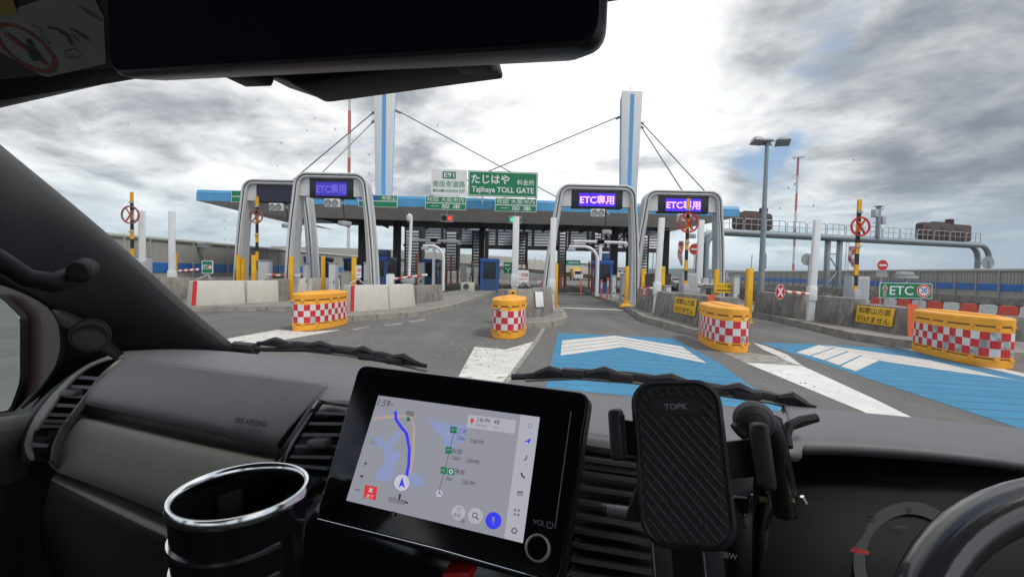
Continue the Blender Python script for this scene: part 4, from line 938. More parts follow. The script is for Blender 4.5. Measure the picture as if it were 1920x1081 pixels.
# lane boards on stands
def stand_sign(px0, px1, pt, pb, Y, label, m, zb=.14, legs='post', name='lane_board', rz=0.0):
    a, b = at(px0, pt, Y), at(px1, pb, Y); w = b.x - a.x; h = abs(a.z - b.z)
    t = thing(name, label, 'sign', ((a.x + b.x) / 2, Y, zb), rz); z0_ = b.z - zb
    if m == 'green': MB().prism(board(w, h, .05, z0_), (0, .03, 0)).build('border', M['signw'], t, smooth=False); MB().prism(board(w - .05, h - .05, .05, z0_ + .025, 0, -.004), (0, .003, 0)).build('panel', M[m], t, smooth=False)
    else: MB().prism(board(w, h, .03, z0_), (0, .03, 0)).build('panel', M[m], t, smooth=False)
    if legs == 'post':
        for s_ in (-.3, .3): MB().tube([(s_ * w, .05, 0), (s_ * w, .05, z0_ + h * .9)], .03, 6).build('leg', M['steel'], t)
    elif legs == 'tripod':
        for dx, dy in ((-.28, -.2), (.28, -.2), (0, .3)): MB().tube([(dx, dy, 0), (0, .05, max(z0_ * .6, .2))], .025, 6).build('leg', M['steel'], t)
        MB().tube([(0, .05, z0_ * .5), (0, .05, z0_ + h * .8)], .03, 6).build('mast', M['steel'], t)
    return t, w, h, z0_
t, w, h, z = stand_sign(1650, 1747, 529, 560, 21.5, 'green board with an arrow and speed roundel above the plastic barriers', 'green')
lettering('ETC', (-.085 * w, -.008, z + h / 2), EX, EZ, w * .45, h * .58, M['signw'], t, .01)
for wd, dl, mm, nm in ((.22, 0, 'signw', 'arrow_outline'), (.13, -.004, 'red', 'arrow')):
    ax = -w * .40; e_ = 0.0 if wd > .2 else .035; MB().prism([(ax - wd * .27, -.008 + dl, z + h * .14 + e_), (ax + wd * .27, -.008 + dl, z + h * .14 + e_), (ax + wd * .27, -.008 + dl, z + h * .6), (ax + wd * .66, -.008 + dl, z + h * .56), (ax, -.008 + dl, z + h * .9 - e_), (ax - wd * .66, -.008 + dl, z + h * .56), (ax - wd * .27, -.008 + dl, z + h * .6)], (0, .003, 0)).build(nm, M[mm], t, smooth=False)
for r_, mm, dy in ((.44, 'red', 0), (.40, 'signw', -.003), (.37, 'red', -.006), (.29, 'signw', -.009)):
    MB().prism([(w * .335 + r_ * h * 1.08 * math.cos(a), -.008 + dy, z + h / 2 + r_ * h * math.sin(a)) for a in [2 * math.pi * i / 28 for i in range(28)]], (0, .002, 0)).build('roundel', M[mm], t, smooth=False)
lettering('20', (w * .335, -.022, z + h * .54), EX, EZ, h * .42, h * .34, M['signb'], t, .02)
t, w, h, z = stand_sign(378, 399, 488, 513, 18.6, 'small green lane board with a roundel on the red edged barrier', 'green', zb=1.05, legs='tripod')
lettering('ETC', (-w * .18, -.008, z + h / 2), EX, EZ, w * .5, h * .34, M['signw'], t, .01)
disc((w * .27, -.008, z + h / 2), EX, EZ, w * .2, .003).build('roundel', M['signw'], t); ring((w * .27, -.012, z + h / 2), EX, EZ, w * .13, w * .18, .003).build('roundel_ring', M['red'], t)
t, w, h, z = stand_sign(1341, 1378, 530, 549, 17.4, 'yellow board forbidding reversing between two grey posts', 'signy', zb=.14)
lettering('バック禁止', (0, -.004, z + h * .66), EX, EZ, w * .9, h * .38, M['brown'], t, .01)
MB().box((0, -.006, z + h * .25), (w * .86, .004, h * .12)).build('small_print', M['brown'], t, smooth=False)
for px0, px1, pt, pb, Y, lb, zb in ((971, 991, 506, 529, 17.9, 'white stop notice with red letters on the barrier by the white post', 1.08), (667, 677, 497, 521, 19.6, 'white stop notice on a tripod beside the gantry leg', 1.0)):
    t, w, h, z = stand_sign(px0, px1, pt, pb, Y, lb, 'signw', zb=zb, legs='tripod', name='stop_notice')
    lettering('一旦停車', (.04 * w, -.004, z + h * .62), EX, EZ, w * .8, h * .34, M['red'], t, .01)
    MB().box((0, -.004, z + h * .25), (w * .8, .003, h * .05)).build('small_print', M['red'], t, smooth=False)

# white camera poles and T gantries under the canopy
def cam_arm(px, py, Y, left, label):
    q = at(px, py, Y); t = thing('camera_pole', label, 'camera pole', (q.x, Y, .14)); h = q.z - .14
    pts = [(0, 0, 0), (0, 0, h - .9)] + [(-.9 * (1 - math.cos(R(a))) , 0, h - .9 + .9 * math.sin(R(a))) for a in (20, 40, 60, 80, 90)] + [(-left, 0, h)]
    MB().tube(pts, [.12] * 2 + [.11] * 5 + [.08], 10).build('bent_pole', M['white'], t)
    MB().box((-left + .15, 0, h - .2), (.5, .3, .22)).build('camera', M['cab'], t, bevel=.02); MB().tube([(-left + .15, 0, h - .1), (-left + .15, 0, h)], .03, 6).build('mount', M['steel'], t)
cam_arm(832, 461, 33.0, 1.5, 'bent white camera pole in front of the blue toll booth')
cam_arm(1121, 463, 30.0, 1.9, 'bent white camera pole at the right of the open express lane')
def tee(px, py, Y, half, label):
    q = at(px, py, Y); t = thing('sensor_mast', label, 'mast', (q.x, Y, .14)); h = q.z - .14
    MB().box((0, 0, h / 2), (.22, .22, h + .2)).build('pole', M['white'], t, bevel=.02); MB().tube([(-half, 0, h), (half, 0, h - .05)], .11, 8).build('cross_arm', M['white'], t)
    for s_ in (-1, 1): MB().box((s_ * half * .95, 0, h - .2), (.3, .3, .25)).build('sensor', M['cab'], t, bevel=.02); MB().box((0, 0, h), (.5, .4, .3)).build('clamp', M['steel'], t, bevel=.02)
tee(814, 450, 36.0, 2.1, 'white T shaped sensor mast behind the blue toll booth'); tee(1126, 453, 33.5, 1.95, 'white T shaped sensor mast at the right of the open lane')
q = at(771, 404, 24.5); t = thing('camera_pole', 'slim white pole with a dome camera beside the black column', 'camera pole', (q.x, 24.5, .14)); h = q.z - .14
MB().tube([(-.1, 0, 0), (0, 0, h - .2), (-.02, 0, h), (-.14, 0, h + .04)], .085, 8).build('pole', M['white'], t); MB().lathe([(.03, -.32), (.10, -.26), (.12, -.16), (.12, 0), (.05, .03)], 12, (-.14, 0, h + .0)).build('dome', M['white'], t); MB().box((-.1, 0, .9), (.5, .3, .3)).build('box', M['cab'], t, bevel=.02)
# orange edge markers under the walkway, on the columns
for px, y0_, y1_, Y in ((781, 475, 520, 40), (846, 480, 515, 42), (1105, 490, 540, 44), (1053, 487, 535, 44)):
    a = at(px, y0_, Y); o = thing('edge_marker', 'upright orange edge marker below the walkway', 'marker', (a.x, Y, .14), 0, 'orange edge markers'); MB().box((0, 0, (a.z - .14) / 2), (.16, .1, a.z - .14)).build('strip', M['orred'], o, smooth=False); MB().box((0, 0, .03), (.3, .3, .06)).build('foot', M['steel'], o, smooth=False)
# white display shelf on the barrier beside the striped pole
q = at(1330, 541, 18.6); t = thing('camera_stand', 'white topped flat equipment stand beside the striped pole', 'equipment', (q.x, 18.6, .9)); MB().box((0, 0, .42), (.95, .5, .05)).build('top', M['white'], t, bevel=.01); MB().box((0, 0, .31), (.85, .4, .10)).build('tray', M['back'], t, smooth=False)
for s_ in (-.25, .2): MB().box((s_, 0, .12), (.16, .2, .36)).build('leg', M['cab'], t, smooth=False)
MB().box((-.2, 0, .55), (.24, .2, .22)).build('unit', M['cab'], t, bevel=.01); MB().box((.1, 0, .53), (.16, .2, .18)).build('unit', M['cab'], t, bevel=.01)
# red and white plastic barriers in a row
jm = {}
def jersey(p, q, red, label):
    a, b = Vector(p), Vector(q); d = b - a; t = thing('plastic_barrier', label, 'plastic barrier', (a.x, a.y, 0), math.atan2(d.y, d.x), 'row of red and white plastic barriers'); Lg = d.length
    key = red
    if key not in jm:
        sec = [(-.25, 0), (.25, 0), (.25, .12), (.11, .34), (.09, .62), (-.09, .62), (-.11, .34), (-.25, .12)]
        r0 = [(.02, y, z) for y, z in sec]; r1 = [(1.0 - .02, y, z) for y, z in sec]
        b_ = MB().loft([r0, [(.06, y, z) for y, z in sec], [(.94, y, z) for y, z in sec], r1]).mesh('body', M['jred' if red else 'jwht'], bevel=.02)
        hm = MB()
        for s_ in (.36, .6): hm.tube([(s_, -.263, .17), (s_, -.12, .2)], .045, 8)
        cap = MB().box((.98, 0, .635), (.26, .16, .05)).mesh('coupling', M['blk'])
        jm[key] = (b_, hm.mesh('lifting_hole', M['blk']), cap)
    for nm, me in zip(('body', 'lifting_hole', 'coupling'), jm[key]):
        o = bpy.data.objects.new(nm, me); C.objects.link(o); o.parent = t; o.scale = (Lg * .99, 1, 1)
    return t
ja = gnd(1634, 578); jb = gnd(1955, 605); nj = 10
for i in range(nj):
    p = ja.lerp(jb, i / nj); q2 = ja.lerp(jb, (i + 1) / nj); jersey(p, q2, i % 2 == 0, 'red plastic barrier in the row under the green lane board' if i % 2 == 0 else 'white plastic barrier in the row under the green lane board')
# ================================================================== lamp pole, pipe gantry, noise walls, masts and the far distance
q = gnd(1424, 556); LY = 27.0; lx = at(1430, 500, LY).x; tp = at(1439, 264, LY)
t = thing('lamp_pole', 'tall grey floodlight pole with three lamp heads', 'lamp pole', (lx - .05, LY, 0)); h = tp.z
MB().tube([(0, 0, 0), (0, 0, 1.4), (0, 0, h)], [.19, .17, .10], 12).build('pole', M['pipe'], t); MB().box((.18, 0, 2.6), (.1, .12, .9)).build('junction_box', M['pipe'], t, smooth=False)
MB().box((0, 0, h), (.5, .5, .12)).build('head_frame', M['back'], t, bevel=.02); MB().box((0, 0, .06), (.6, .6, .12)).build('base_plate', M['steel'], t, smooth=False)
for dx, dy, rz, rx_ in ((-.62, -.1, .2, -.35), (.0, .35, 0, .3), (.85, -.1, -.3, -.5)):
    o = MB().box((dx, dy, h - .02), (.80, .6, .30), rz, rx_, .6).build('floodlight', M['back'], t, bevel=.03); MB().box((dx, dy - .02, h - .11), (.6, .36, .03), rz, rx_).build('lamp_glass', M['signw'], o, smooth=False)
    MB().tube([(0, 0, h - .05), (dx * .7, dy * .7, h)], .04, 6).build('lamp_arm', M['back'], t)

def P3(px, py, Y): return at(px, py, Y)
gA, gB = P3(1352, 434, 46.0), P3(1838, 458, 56.0); gz = 6.15; gA.z = gB.z = gz
gd = (gB - gA); gL = gd.length; gr = math.atan2(gd.y, gd.x)
t = thing('pipe_gantry', 'grey blue tubular sign gantry with walkway railing over the opposite lanes', 'gantry', (gA.x, gA.y, 0), gr)
for yy in (0, 1.1):
    r_ = 1.7; dn = [(gL + r_ * math.sin(R(a)), yy, gz - r_ * (1 - math.cos(R(a)))) for a in (15, 30, 45, 60, 75, 90)]
    ul = [(-r_ * math.sin(R(a)), yy, gz - r_ * (1 - math.cos(R(a)))) for a in (90, 75, 60, 45, 30, 15)]
    MB().tube([(-r_, yy, 0)] + ul + [(0, yy, gz), (gL * .25, yy, gz), (gL * .5, yy, gz), (gL * .75, yy, gz), (gL, yy, gz)] + dn + [(gL + r_, yy, 0)], .30, 12).build('main_pipe', M['pipe'], t)
for s_ in (-1.7, gL + 1.7):
    for z in (1.2, 2.6, 4.0): MB().tube([(s_, 0, z), (s_, 1.1, z)], .08, 8).build('rung', M['pipe'], t)
for k in range(20): MB().box((gL * (k + .5) / 20, .55, gz + .30), (gL / 20 - .12, 1.2, .06)).build('walkway_plate', M['back'], t, smooth=False)
for k in range(14):
    a = gL * (k + .04) / 14; b = gL * (k + .96) / 14; z0_, z1_ = gz + .33, gz + 1.45; m = MB(); rr = .04
    m.tube([(a, -.05, z0_), (a, -.05, z1_ - .15), (a + .12, -.05, z1_), (b - .12, -.05, z1_), (b, -.05, z1_ - .15), (b, -.05, z0_)], rr, 6)
    m.tube([(a, -.05, (z0_ + z1_) / 2), (b, -.05, (z0_ + z1_) / 2)], rr * .8, 6)
    for f in (.33, .66): m.tube([(a + (b - a) * f, -.05, z0_), (a + (b - a) * f, -.05, z1_)], rr * .8, 6)
    m.build('railing', M['steel'], t)
def gpos(px): # distance along the gantry for a sighting
    d = raydir(px, 440); A = Vector((gA.x, gA.y)); D = Vector((math.cos(gr), math.sin(gr))); k = d.x / d.y; return (A.x - k * A.y) / (k * D.y - D.x)
sA = gpos(1573)
for dx in (-.85, .85): MB().box((sA + dx, .55, gz / 2 - .1), (.42, .42, gz - .2)).build('support_leg', M['pipe'], t, bevel=.02)
for z0_, z1_, s0, s1 in ((.8, 2.6, -1, 1), (2.6, 4.4, 1, -1)): MB().tube([(sA + .8 * s0, .55, z0_), (sA + .8 * s1, .55, z1_)], .06, 6).build('leg_brace', M['pipe'], t)
for z in (2.6, 4.4): MB().tube([(sA - .85, .55, z), (sA + .85, .55, z)], .06, 6).build('leg_brace', M['pipe'], t)
for sx in (1.5, 1.9): MB().tube([(sA + sx, .3, .2), (sA + sx, .3, gz)], .03, 6).build('ladder_rail', M['steel'], t)
m = MB()
for k in range(16): m.tube([(sA + 1.5, .3, .5 + k * .35), (sA + 1.9, .3, .5 + k * .35)], .02, 5)
m.build('ladder_rungs', M['steel'], t)
def sbox(p0, p1, h, label, stack):
    s0, s1 = gpos(p0), gpos(p1); t2 = thing('sign_box', label, 'sign box', tuple(Vector((gA.x, gA.y, gz + .42)) + Vector((math.cos(gr), math.sin(gr), 0)) * s0), gr); w = s1 - s0
    MB().prism([(.0, .25, .2), (.25, .25, 0), (w - .25, .25, 0), (w, .25, .2), (w, .25, h - .25), (w - .3, .25, h), (.3, .25, h), (0, .25, h - .25)], (0, .8, 0)).build('case', M['brown'], t2, bevel=.03)
    for k in range(3): MB().box((w * (.2 + .3 * k), .235, h * .5), (w * .24, .03, h * .6)).build('rear_door', M['brown'], t2, bevel=.01); MB().box((w * (.2 + .3 * k) + .2, .21, h * .5), (.05, .03, .3)).build('handle', M['blk'], t2, smooth=False)
    MB().box((w * .45, .6, h + .08), (w * .4, .5, .16)).build('roof_ridge', M['brown'], t2, smooth=False)
    MB().lathe([(.38, 0), (.42, .3), (.42, .55), (.3, .6)], 14, (w * stack, .6, h)).build('vent_stack', M['brown'], t2)
sbox(1385, 1451, 1.75, 'brown sign box from behind, next to the floodlight pole', .8); sbox(1734, 1826, 2.0, 'brown sign box from behind, near the curved end of the pipe', .6)
sA2 = gpos(1641); t = thing('sensor_post', 'grey post with two sensor boxes on the pipe gantry walkway', 'sensor', tuple(Vector((gA.x, gA.y, gz)) + Vector((math.cos(gr), math.sin(gr), 0)) * sA2), gr)
MB().box((0, -.25, 1.9), (.34, .34, 3.6)).build('post', M['pipe'], t, bevel=.02); MB().box((0, -.25, 3.72), (.7, .7, .08)).build('cap', M['pipe'], t, smooth=False)
for dx, z in ((-.55, 2.9), (.6, 2.2)): MB().box((dx, -.25, z), (.55, .5, .85)).build('sensor_box', M['cab'], t, bevel=.04)
MB().tube([(-.7, -.25, 1.8), (0, -.25, 2.0)], .06, 6).build('bracket', M['pipe'], t)

def nwall(A, B, H, name, label, n, band, ribs=True, cap=True):
    A, B = Vector(A), Vector(B); d = B - A; Lg = d.length; t = thing(name, label, 'wall', tuple(A), math.atan2(d.y, d.x)); bay = Lg / n
    sharedp = MB()
    sharedp.box((bay / 2, .06, H / 2), (bay - .06, .10, H))
    k = max(int(bay / .28), 4)
    for i in range(k): sharedp.box((bay * (i + .5) / k, -.0, band[1] + (H - .25 - band[1]) / 2), (bay / k * .5, .06, H - .25 - band[1]))
    me = sharedp.mesh('panel', M['wallg'], smooth=False)
    mb = MB().box((bay / 2, -.02, (band[0] + band[1]) / 2), (bay - .16, .06, band[1] - band[0])).mesh('blue_band', M['wallb'], smooth=False)
    mp = MB().box((0, -.03, H / 2), (.10, .20, H + .05)).mesh('post', M['wallg'], smooth=False)
    mc = MB().lathe([(.16, 0), (.16, bay - .03)], 10, (.015, .02, H), (1, 0, 0)).mesh('cap', M['wallc'])
    for i in range(n):
        for nm, mm in (('panel', me), ('blue_band', mb), ('post', mp)) + ((('cap', mc),) if cap else ()):
            o = bpy.data.objects.new(nm, mm); C.objects.link(o); o.parent = t; o.location = (bay * i, 0, 0)
    return t
# seen from the road the wall's face looks towards -y of its own axes, so walls run left to right
nwall((-26.6, 18, 0), (-23.2, 92, 0), 3.45, 'noise_wall', 'grey ribbed noise wall with a dark blue band on the left', 36, (1.05, 1.75))
nwall((46, 96, 0), (37.5, 22, 0), 2.62, 'noise_wall', 'grey ribbed noise wall with a bright blue band on the right', 36, (.98, 1.52))
# lower concrete parapets in front of the right wall and far kerbs
for A, B, h_, lb in (((33, 70), (27.5, 20), .8, 'low concrete parapet in front of the right noise wall'), ((18, 62), (16.8, 24), .85, 'low concrete parapet behind the right hand toll islands'), ((-19.5, 60), (-19.8, 20), .85, 'low concrete parapet in front of the left noise wall')):
    A, B = Vector(A), Vector(B); d = B - A; t = thing('concrete_parapet', lb, 'parapet', (A.x, A.y, 0), math.atan2(d.y, d.x)); n = 16
    for i in range(n):
        s0, s1 = d.length * i / n + .01, d.length * (i + 1) / n - .01; MB().hexa([(s0, -.2, 0), (s1, -.2, 0), (s1, .2, 0), (s0, .2, 0)], [(s0, -.1, h_), (s1, -.1, h_), (s1, .1, h_), (s0, .1, h_)]).build('block', M['concd'], t, smooth=False)
for px, py, Y, lb in ((1697, 514, 31.5, 'dark floodlight lying on top of the right noise wall'), (376, 457, 37, 'dark floodlight on top of the left noise wall')):
    q = at(px, py, Y); t = thing('wall_light', lb, 'lamp', (q.x, Y, q.z)); MB().box((0, 0, .05), (1.3, .4, .22), .1, .1, .8).build('housing', M['back'], t, bevel=.03); MB().box((.1, 0, -.18), (1.5, .3, .16)).build('bracket', M['cab'], t, smooth=False); MB().box((.1, 0, -.5), (.12, .12, .8)).build('stem', M['back'], t, smooth=False)

# far masts
def mast(px, pt, pb, Y, label, bands, r0, r1, disk=False):
    a, b = at(px[0], pt, Y), at(px[1], pb, Y); t = thing('radio_mast', label, 'radio mast', (b.x, Y, -.3), 0); H = a.z + .3; n = bands
    for i in range(n):
        z0_, z1_ = H * i / n, H * (i + 1) / n; ra, rb = r0 + (r1 - r0) * i / n, r0 + (r1 - r0) * (i + 1) / n; m = MB()
        mr = 'mred' if (i + n) % 2 else 'mwht'
        for sx, sy in ((-1, -1), (1, -1), (1, 1), (-1, 1)): m.tube([(sx * ra, sy * ra, z0_), (sx * rb, sy * rb, z1_)], max(ra * .34, .12), 5)
        k = max(2, int((z1_ - z0_) / (2.2 * ra + .3)))
        for j in range(k):
            za, zb_ = z0_ + (z1_ - z0_) * j / k, z0_ + (z1_ - z0_) * (j + 1) / k
            for sy in (-1, 1): m.tube([(-ra, sy * ra, za), (ra, sy * ra, zb_)], ra * .2, 4); m.tube([(ra, sy * ra, za), (-ra, sy * ra, zb_)], ra * .2, 4)
        m.build('red_section' if mr == 'mred' else 'white_section', M[mr], t)
    if disk:
        ring((0, 0, H), (1, 0, 0), (0, 1, 0), 2.6, 3.0, .25).build('top_ring', M['mwht'], t)
        for a_ in range(6): MB().tube([(0, 0, H), (2.8 * math.cos(a_ * R(60)), 2.8 * math.sin(a_ * R(60)), H + .1)], .1, 5).build('spoke', M['mwht'], t)
    for zf in (.3, .45, .62):
        for sg in (-1, 1): MB().tube([(0, 0, H * zf), (sg * 2.2, 0, H * zf - 1.4)], .1, 5).build('aerial', M['mwht'], t)
    return t
M['mred'] = mat('mast_red', (.50, .06, .03), .6); M['mwht'] = mat('mast_white', (.62, .62, .62), .6)
mast((662, 653), 120, 495, 180, 'tall red and white lattice mast beside the left pylon', 9, .40, .33)
mast((1504, 1487), 296, 510, 260, 'slender red and white radio mast with a ring top, beyond the right wall', 7, .36, .30, True)

# distant roads, lamp posts, a lorry and hills seen through the gates
def viaduct(pts, zt, th, w, label, piers):
    t = thing('viaduct', label, 'viaduct', (0, 0, 0)); P = [Vector(p) for p in pts]; rings = []
    for i, p in enumerate(P):
        d = (P[min(i + 1, len(P) - 1)] - P[max(i - 1, 0)]).normalized(); n_ = Vector((-d.y, d.x, 0)); z = zt[i]
        rings.append([tuple(p + n_ * w / 2 + Vector((0, 0, z))), tuple(p + n_ * w * .3 + Vector((0, 0, z - th))), tuple(p - n_ * w * .3 + Vector((0, 0, z - th))), tuple(p - n_ * w / 2 + Vector((0, 0, z)))])
    MB().loft(rings).build('deck', M['via'], t, ang=20)
    for s_ in (-1, 1):
        m = []
        for i, p in enumerate(P):
            d = (P[min(i + 1, len(P) - 1)] - P[max(i - 1, 0)]).normalized(); n_ = Vector((-d.y, d.x, 0)); q = p + n_ * s_ * w / 2; q2 = p + n_ * s_ * (w / 2 - .3); m.append([tuple(q + Vector((0, 0, zt[i] - .4))), tuple(q2 + Vector((0, 0, zt[i] - .4))), tuple(q2 + Vector((0, 0, zt[i] + 1.0))), tuple(q + Vector((0, 0, zt[i] + 1.0)))])
        MB().loft(m).build('parapet', M['via'], t, ang=20)
    for i in piers:
        MB().box((P[i].x, P[i].y, (zt[i] - th) / 2 - .3), (2.2, 2.2, zt[i] - th + .6)).build('pier', M['via'], t, bevel=.1)
viaduct([(-70, 128, 0), (-45, 120, 0), (-22, 112, 0), (-4, 108, 0), (14, 112, 0), (30, 124, 0)], [5.6, 5.2, 4.4, 3.3, 2.0, .8], 1.1, 8, 'pale concrete ramp descending behind the toll booths', (0, 1, 2, 3))
viaduct([(-90, 175, 0), (-45, 165, 0), (0, 160, 0), (22, 172, 0), (36, 205, 0)], [8.2, 7.6, 5.6, 3.6, 1.6], 1.4, 9, 'higher pale ramp curving far beyond the booths', (0, 1, 2))
for x, Y, lb in ((2.5, 85, 'low crash rail along the far left edge of the road'), (17.5, 88, 'low crash rail along the far right edge of the road')):
    t = thing('crash_rail', lb, 'guard rail', (x, Y, 0), R(78 if x < 5 else 84))
    for k in range(10): MB().box((k * 4 + 2, 0, .3), (.12, .12, .6)).build('post', M['steel'], t, smooth=False)
    MB().box((20, -.08, .62), (40, .06, .32)).build('rail', mat('rail_rust', (.26, .18, .13), .8, var=.2), t, smooth=False)
q = at(1074, 497, 80); t = thing('overhead_sign', 'far green direction sign on a pole beyond the open lane', 'sign', (q.x, 80, 0)); panel(t, 2.6, .9, 0, q.z, M['green'], d=.1); MB().tube([(-2.0, .15, 0), (-2.0, .15, q.z + .9), (1.2, .15, q.z + .6)], .09, 8).build('pole', M['steel'], t); lettering('大阪市内', (0, -.01, q.z + .45), EX, EZ, 1.9, .4, M['signw'], t, .01)
q = at(952, 505, 62); t = thing('direction_sign', 'green junction sign with a forked white arrow behind the bright blue booth', 'sign', (q.x, 62, 0)); panel(t, 1.15, 1.5, 0, q.z - .5, M['green'], d=.06)
MB().tube([(.05, -.03, q.z - .45), (.05, -.03, q.z - .1), (-.3, -.03, q.z + .2)], .05, 6).build('arrow_branch', M['signw'], t); MB().tube([(.05, -.035, q.z - .1), (.4, -.035, q.z + .2)], .05, 6).build('arrow_branch', M['signw'], t)
for s_ in (-.4, .4): MB().tube([(s_, .08, 0), (s_, .08, q.z)], .05, 6).build('leg', M['steel'], t)
MB().box((-.1, -.02, q.z + .6), (.7, .01, .2)).build('lettering_block', M['signw'], t, smooth=False)
for px, py, Y, lb in ((1004, 484, 130, 'far lamp post left of the express lane'), (1016, 486, 150, 'second far lamp post beside the ramp'), (1090, 493, 140, 'far lamp post beyond the green direction sign'), (1225, 470, 75, 'grey lamp post beyond the black columns'), (1343, 450, 48, 'dark slim lamp post behind the right gantry leg')):
    q = at(px, py, Y); t = thing('street_lamp', lb, 'street lamp', (q.x, Y, 0)); MB().tube([(0, 0, 0), (0, 0, q.z)], [.12, .07], 8).build('pole', M['pipe'], t); MB().box((-.35, 0, q.z), (.9, .25, .12)).build('lamp_head', M['back'], t, smooth=False)
q = gnd(1084, 521.5); TY = 105; tx = at(1084, 515, TY).x
t = thing('truck', 'yellow and white lorry driving far along the road', 'truck', (tx, TY, 0), R(4)); MB().box((0, 3.2, 1.75), (2.2, 4.4, 2.1)).build('cargo_box', M['yel'], t, bevel=.06); MB().box((0, .2, 1.35), (2.1, 1.5, 1.9)).build('cab', M['white'], t, bevel=.12); MB().box((0, -.56, 1.75), (1.8, .06, .7)).build('windscreen', M['dglass'], t, smooth=False)
for sx in (-.9, .9):
    for sy in (.3, 4.2): MB().lathe([(.42, -.12), (.45, 0), (.42, .12)], 14, (sx, sy, .45), (1, 0, 0)).build('wheel', M['blk'], t)
for px, py, Y, lb in ((1345, 532, 60, 'white car parked beyond the right toll island'), ):
    q = at(1262, 528, 50); t = thing('car', lb, 'car', (q.x, 50, 0), R(10))
    MB().loft([[(-.85, y, z) for y, z in ((-2, .3), (2, .3), (2.05, .8), (1.2, .95), (.5, 1.4), (-.9, 1.4), (-1.6, .95), (-2.1, .85))], [(.85, y, z) for y, z in ((-2, .3), (2, .3), (2.05, .8), (1.2, .95), (.5, 1.4), (-.9, 1.4), (-1.6, .95), (-2.1, .85))]]).build('body', M['white'], t, bevel=.06)
    MB().box((0, -1.25, 1.18), (1.5, .06, .4), 0, R(-38)).build('rear_window', M['dglass'], t, smooth=False)
    for sx in (-.8, .8):
        for sy in (-1.3, 1.3): MB().lathe([(.3, -.1), (.32, 0), (.3, .1)], 14, (sx, sy, .32), (1, 0, 0)).build('wheel', M['blk'], t)
# dark arched housing and red lamp boxes by the express lane
q = at(1227, 512, 27); t = thing('equipment_hood', 'dark rounded equipment hood behind the white post', 'equipment', (q.x, 27, .1)); n_ = 12
MB().prism([(-1.1, 0, 0)] + [(1.1 * -math.cos(math.pi * .5 * k / n_), 0, .4 + (q.z - .5) * math.sin(math.pi * .5 * k / n_)) for k in range(n_ + 1)] + [(1.0, 0, q.z - .1), (1.0, 0, 0)], (0, 1.6, 0)).build('hood', mat('hood_dark', (.06, .045, .04), .6), t)
MB().box((.1, -.02, .5), (1.2, .03, .7)).build('grille', M['blk'], t, smooth=False)
# a distant line of low buildings and hills
rd = random.Random(3)
for i in range(9):
    x = -260 + i * 75 + rd.uniform(-20, 20); Y = rd.uniform(330, 420); h_ = rd.uniform(5, 10); w_ = rd.uniform(20, 40)
    t = thing('distant_building', 'pale low building far off on the plain', 'building', (x, Y, -.35), rd.uniform(-.2, .2), 'low buildings on the horizon'); MB().box((0, 8, h_ / 2), (w_, 16, h_)).build('wall', mat('far_block', (.36, .37, .38), .8), t, smooth=False); MB().box((0, 8, h_ + .3), (w_ + .6, 16.6, .6)).build('roof', mat('far_roof', (.22, .23, .25), .8), t, smooth=False)
    for k in range(int(w_ / 5)): MB().box((-w_ / 2 + 2.5 + k * 5, -.05, h_ * .6), (2.6, .1, 1.4)).build('window', M['dglass'], t, smooth=False)
for dist, hh, sd_, nm in ((2600, 45, 1, 'hills'), (4200, 110, 5, 'hills')):
    rd = random.Random(sd_); n = 90; rows = [[], [], []]; ph = [rd.uniform(0, 6.28) for _ in range(6)]
    for i in range(n + 1):
        a = R(-75 + 150 * i / n); z = hh * (.55 + .25 * math.sin(3 * a + ph[0]) + .14 * math.sin(9 * a + ph[1]) + .07 * math.sin(23 * a + ph[2]) + .03 * math.sin(51 * a + ph[3]))
        for r_, k, zz_ in ((0, 1.0, -1), (1, 1.12, z), (2, 1.4, -1)): rows[r_].append((math.sin(a) * dist * k, math.cos(a) * dist * k, zz_))
    struct(MB().grid(rows).build(nm, mat('hill_woods', (.045, .07, .045), .95, var=.3, vscale=.01)))
# the air over the plain
hz = bpy.data.materials.new('air'); hz.use_nodes = True; ht = hz.node_tree; ht.nodes.clear()
ho = ht.nodes.new('ShaderNodeOutputMaterial'); hv = ht.nodes.new('ShaderNodeVolumePrincipled'); hv.inputs['Color'].default_value = (.80, .90, 1.0, 1); hv.inputs['Density'].default_value = .00012; hv.inputs['Anisotropy'].default_value = .2
ht.links.new(hv.outputs[0], ho.inputs['Volume'])
stuff(MB().box((0, 5990, 99), (20000, 20000, 202)).build('haze', hz, smooth=False))
# ================================================================== the van the picture is taken from
van = thing('van', 'dark interior of the van, dashboard and windscreen framing the toll gate', 'van', (0, 0, 0), -TH)
def patch(name, rows, m, parent=None, sub=2, thick=.006, back=False, ang=60):
    b = MB(); R_ = [[Vector(p) if len(p) == 3 and isinstance(p, Vector) else vp(*p) for p in r] for r in rows]
    b.grid(R_); o = b.build(name, m, van if parent is None else parent, ang=ang)
    if sub:
        md = o.modifiers.new('sub', 'SUBSURF'); md.levels = sub; md.render_levels = sub; md.boundary_smooth = 'PRESERVE_CORNERS'
    if thick:
        md = o.modifiers.new('thick', 'SOLIDIFY'); md.thickness = thick; md.offset = 0
    return o
def resamp(line, k):                                   # evenly spaced points along a traced line (px, py, v)
    out = []
    for i in range(k):
        t = i / (k - 1) * (len(line) - 1); j = min(int(t), len(line) - 2); f = t - j
        out.append(tuple(line[j][c] + (line[j + 1][c] - line[j][c]) * f for c in range(3)))
    return out
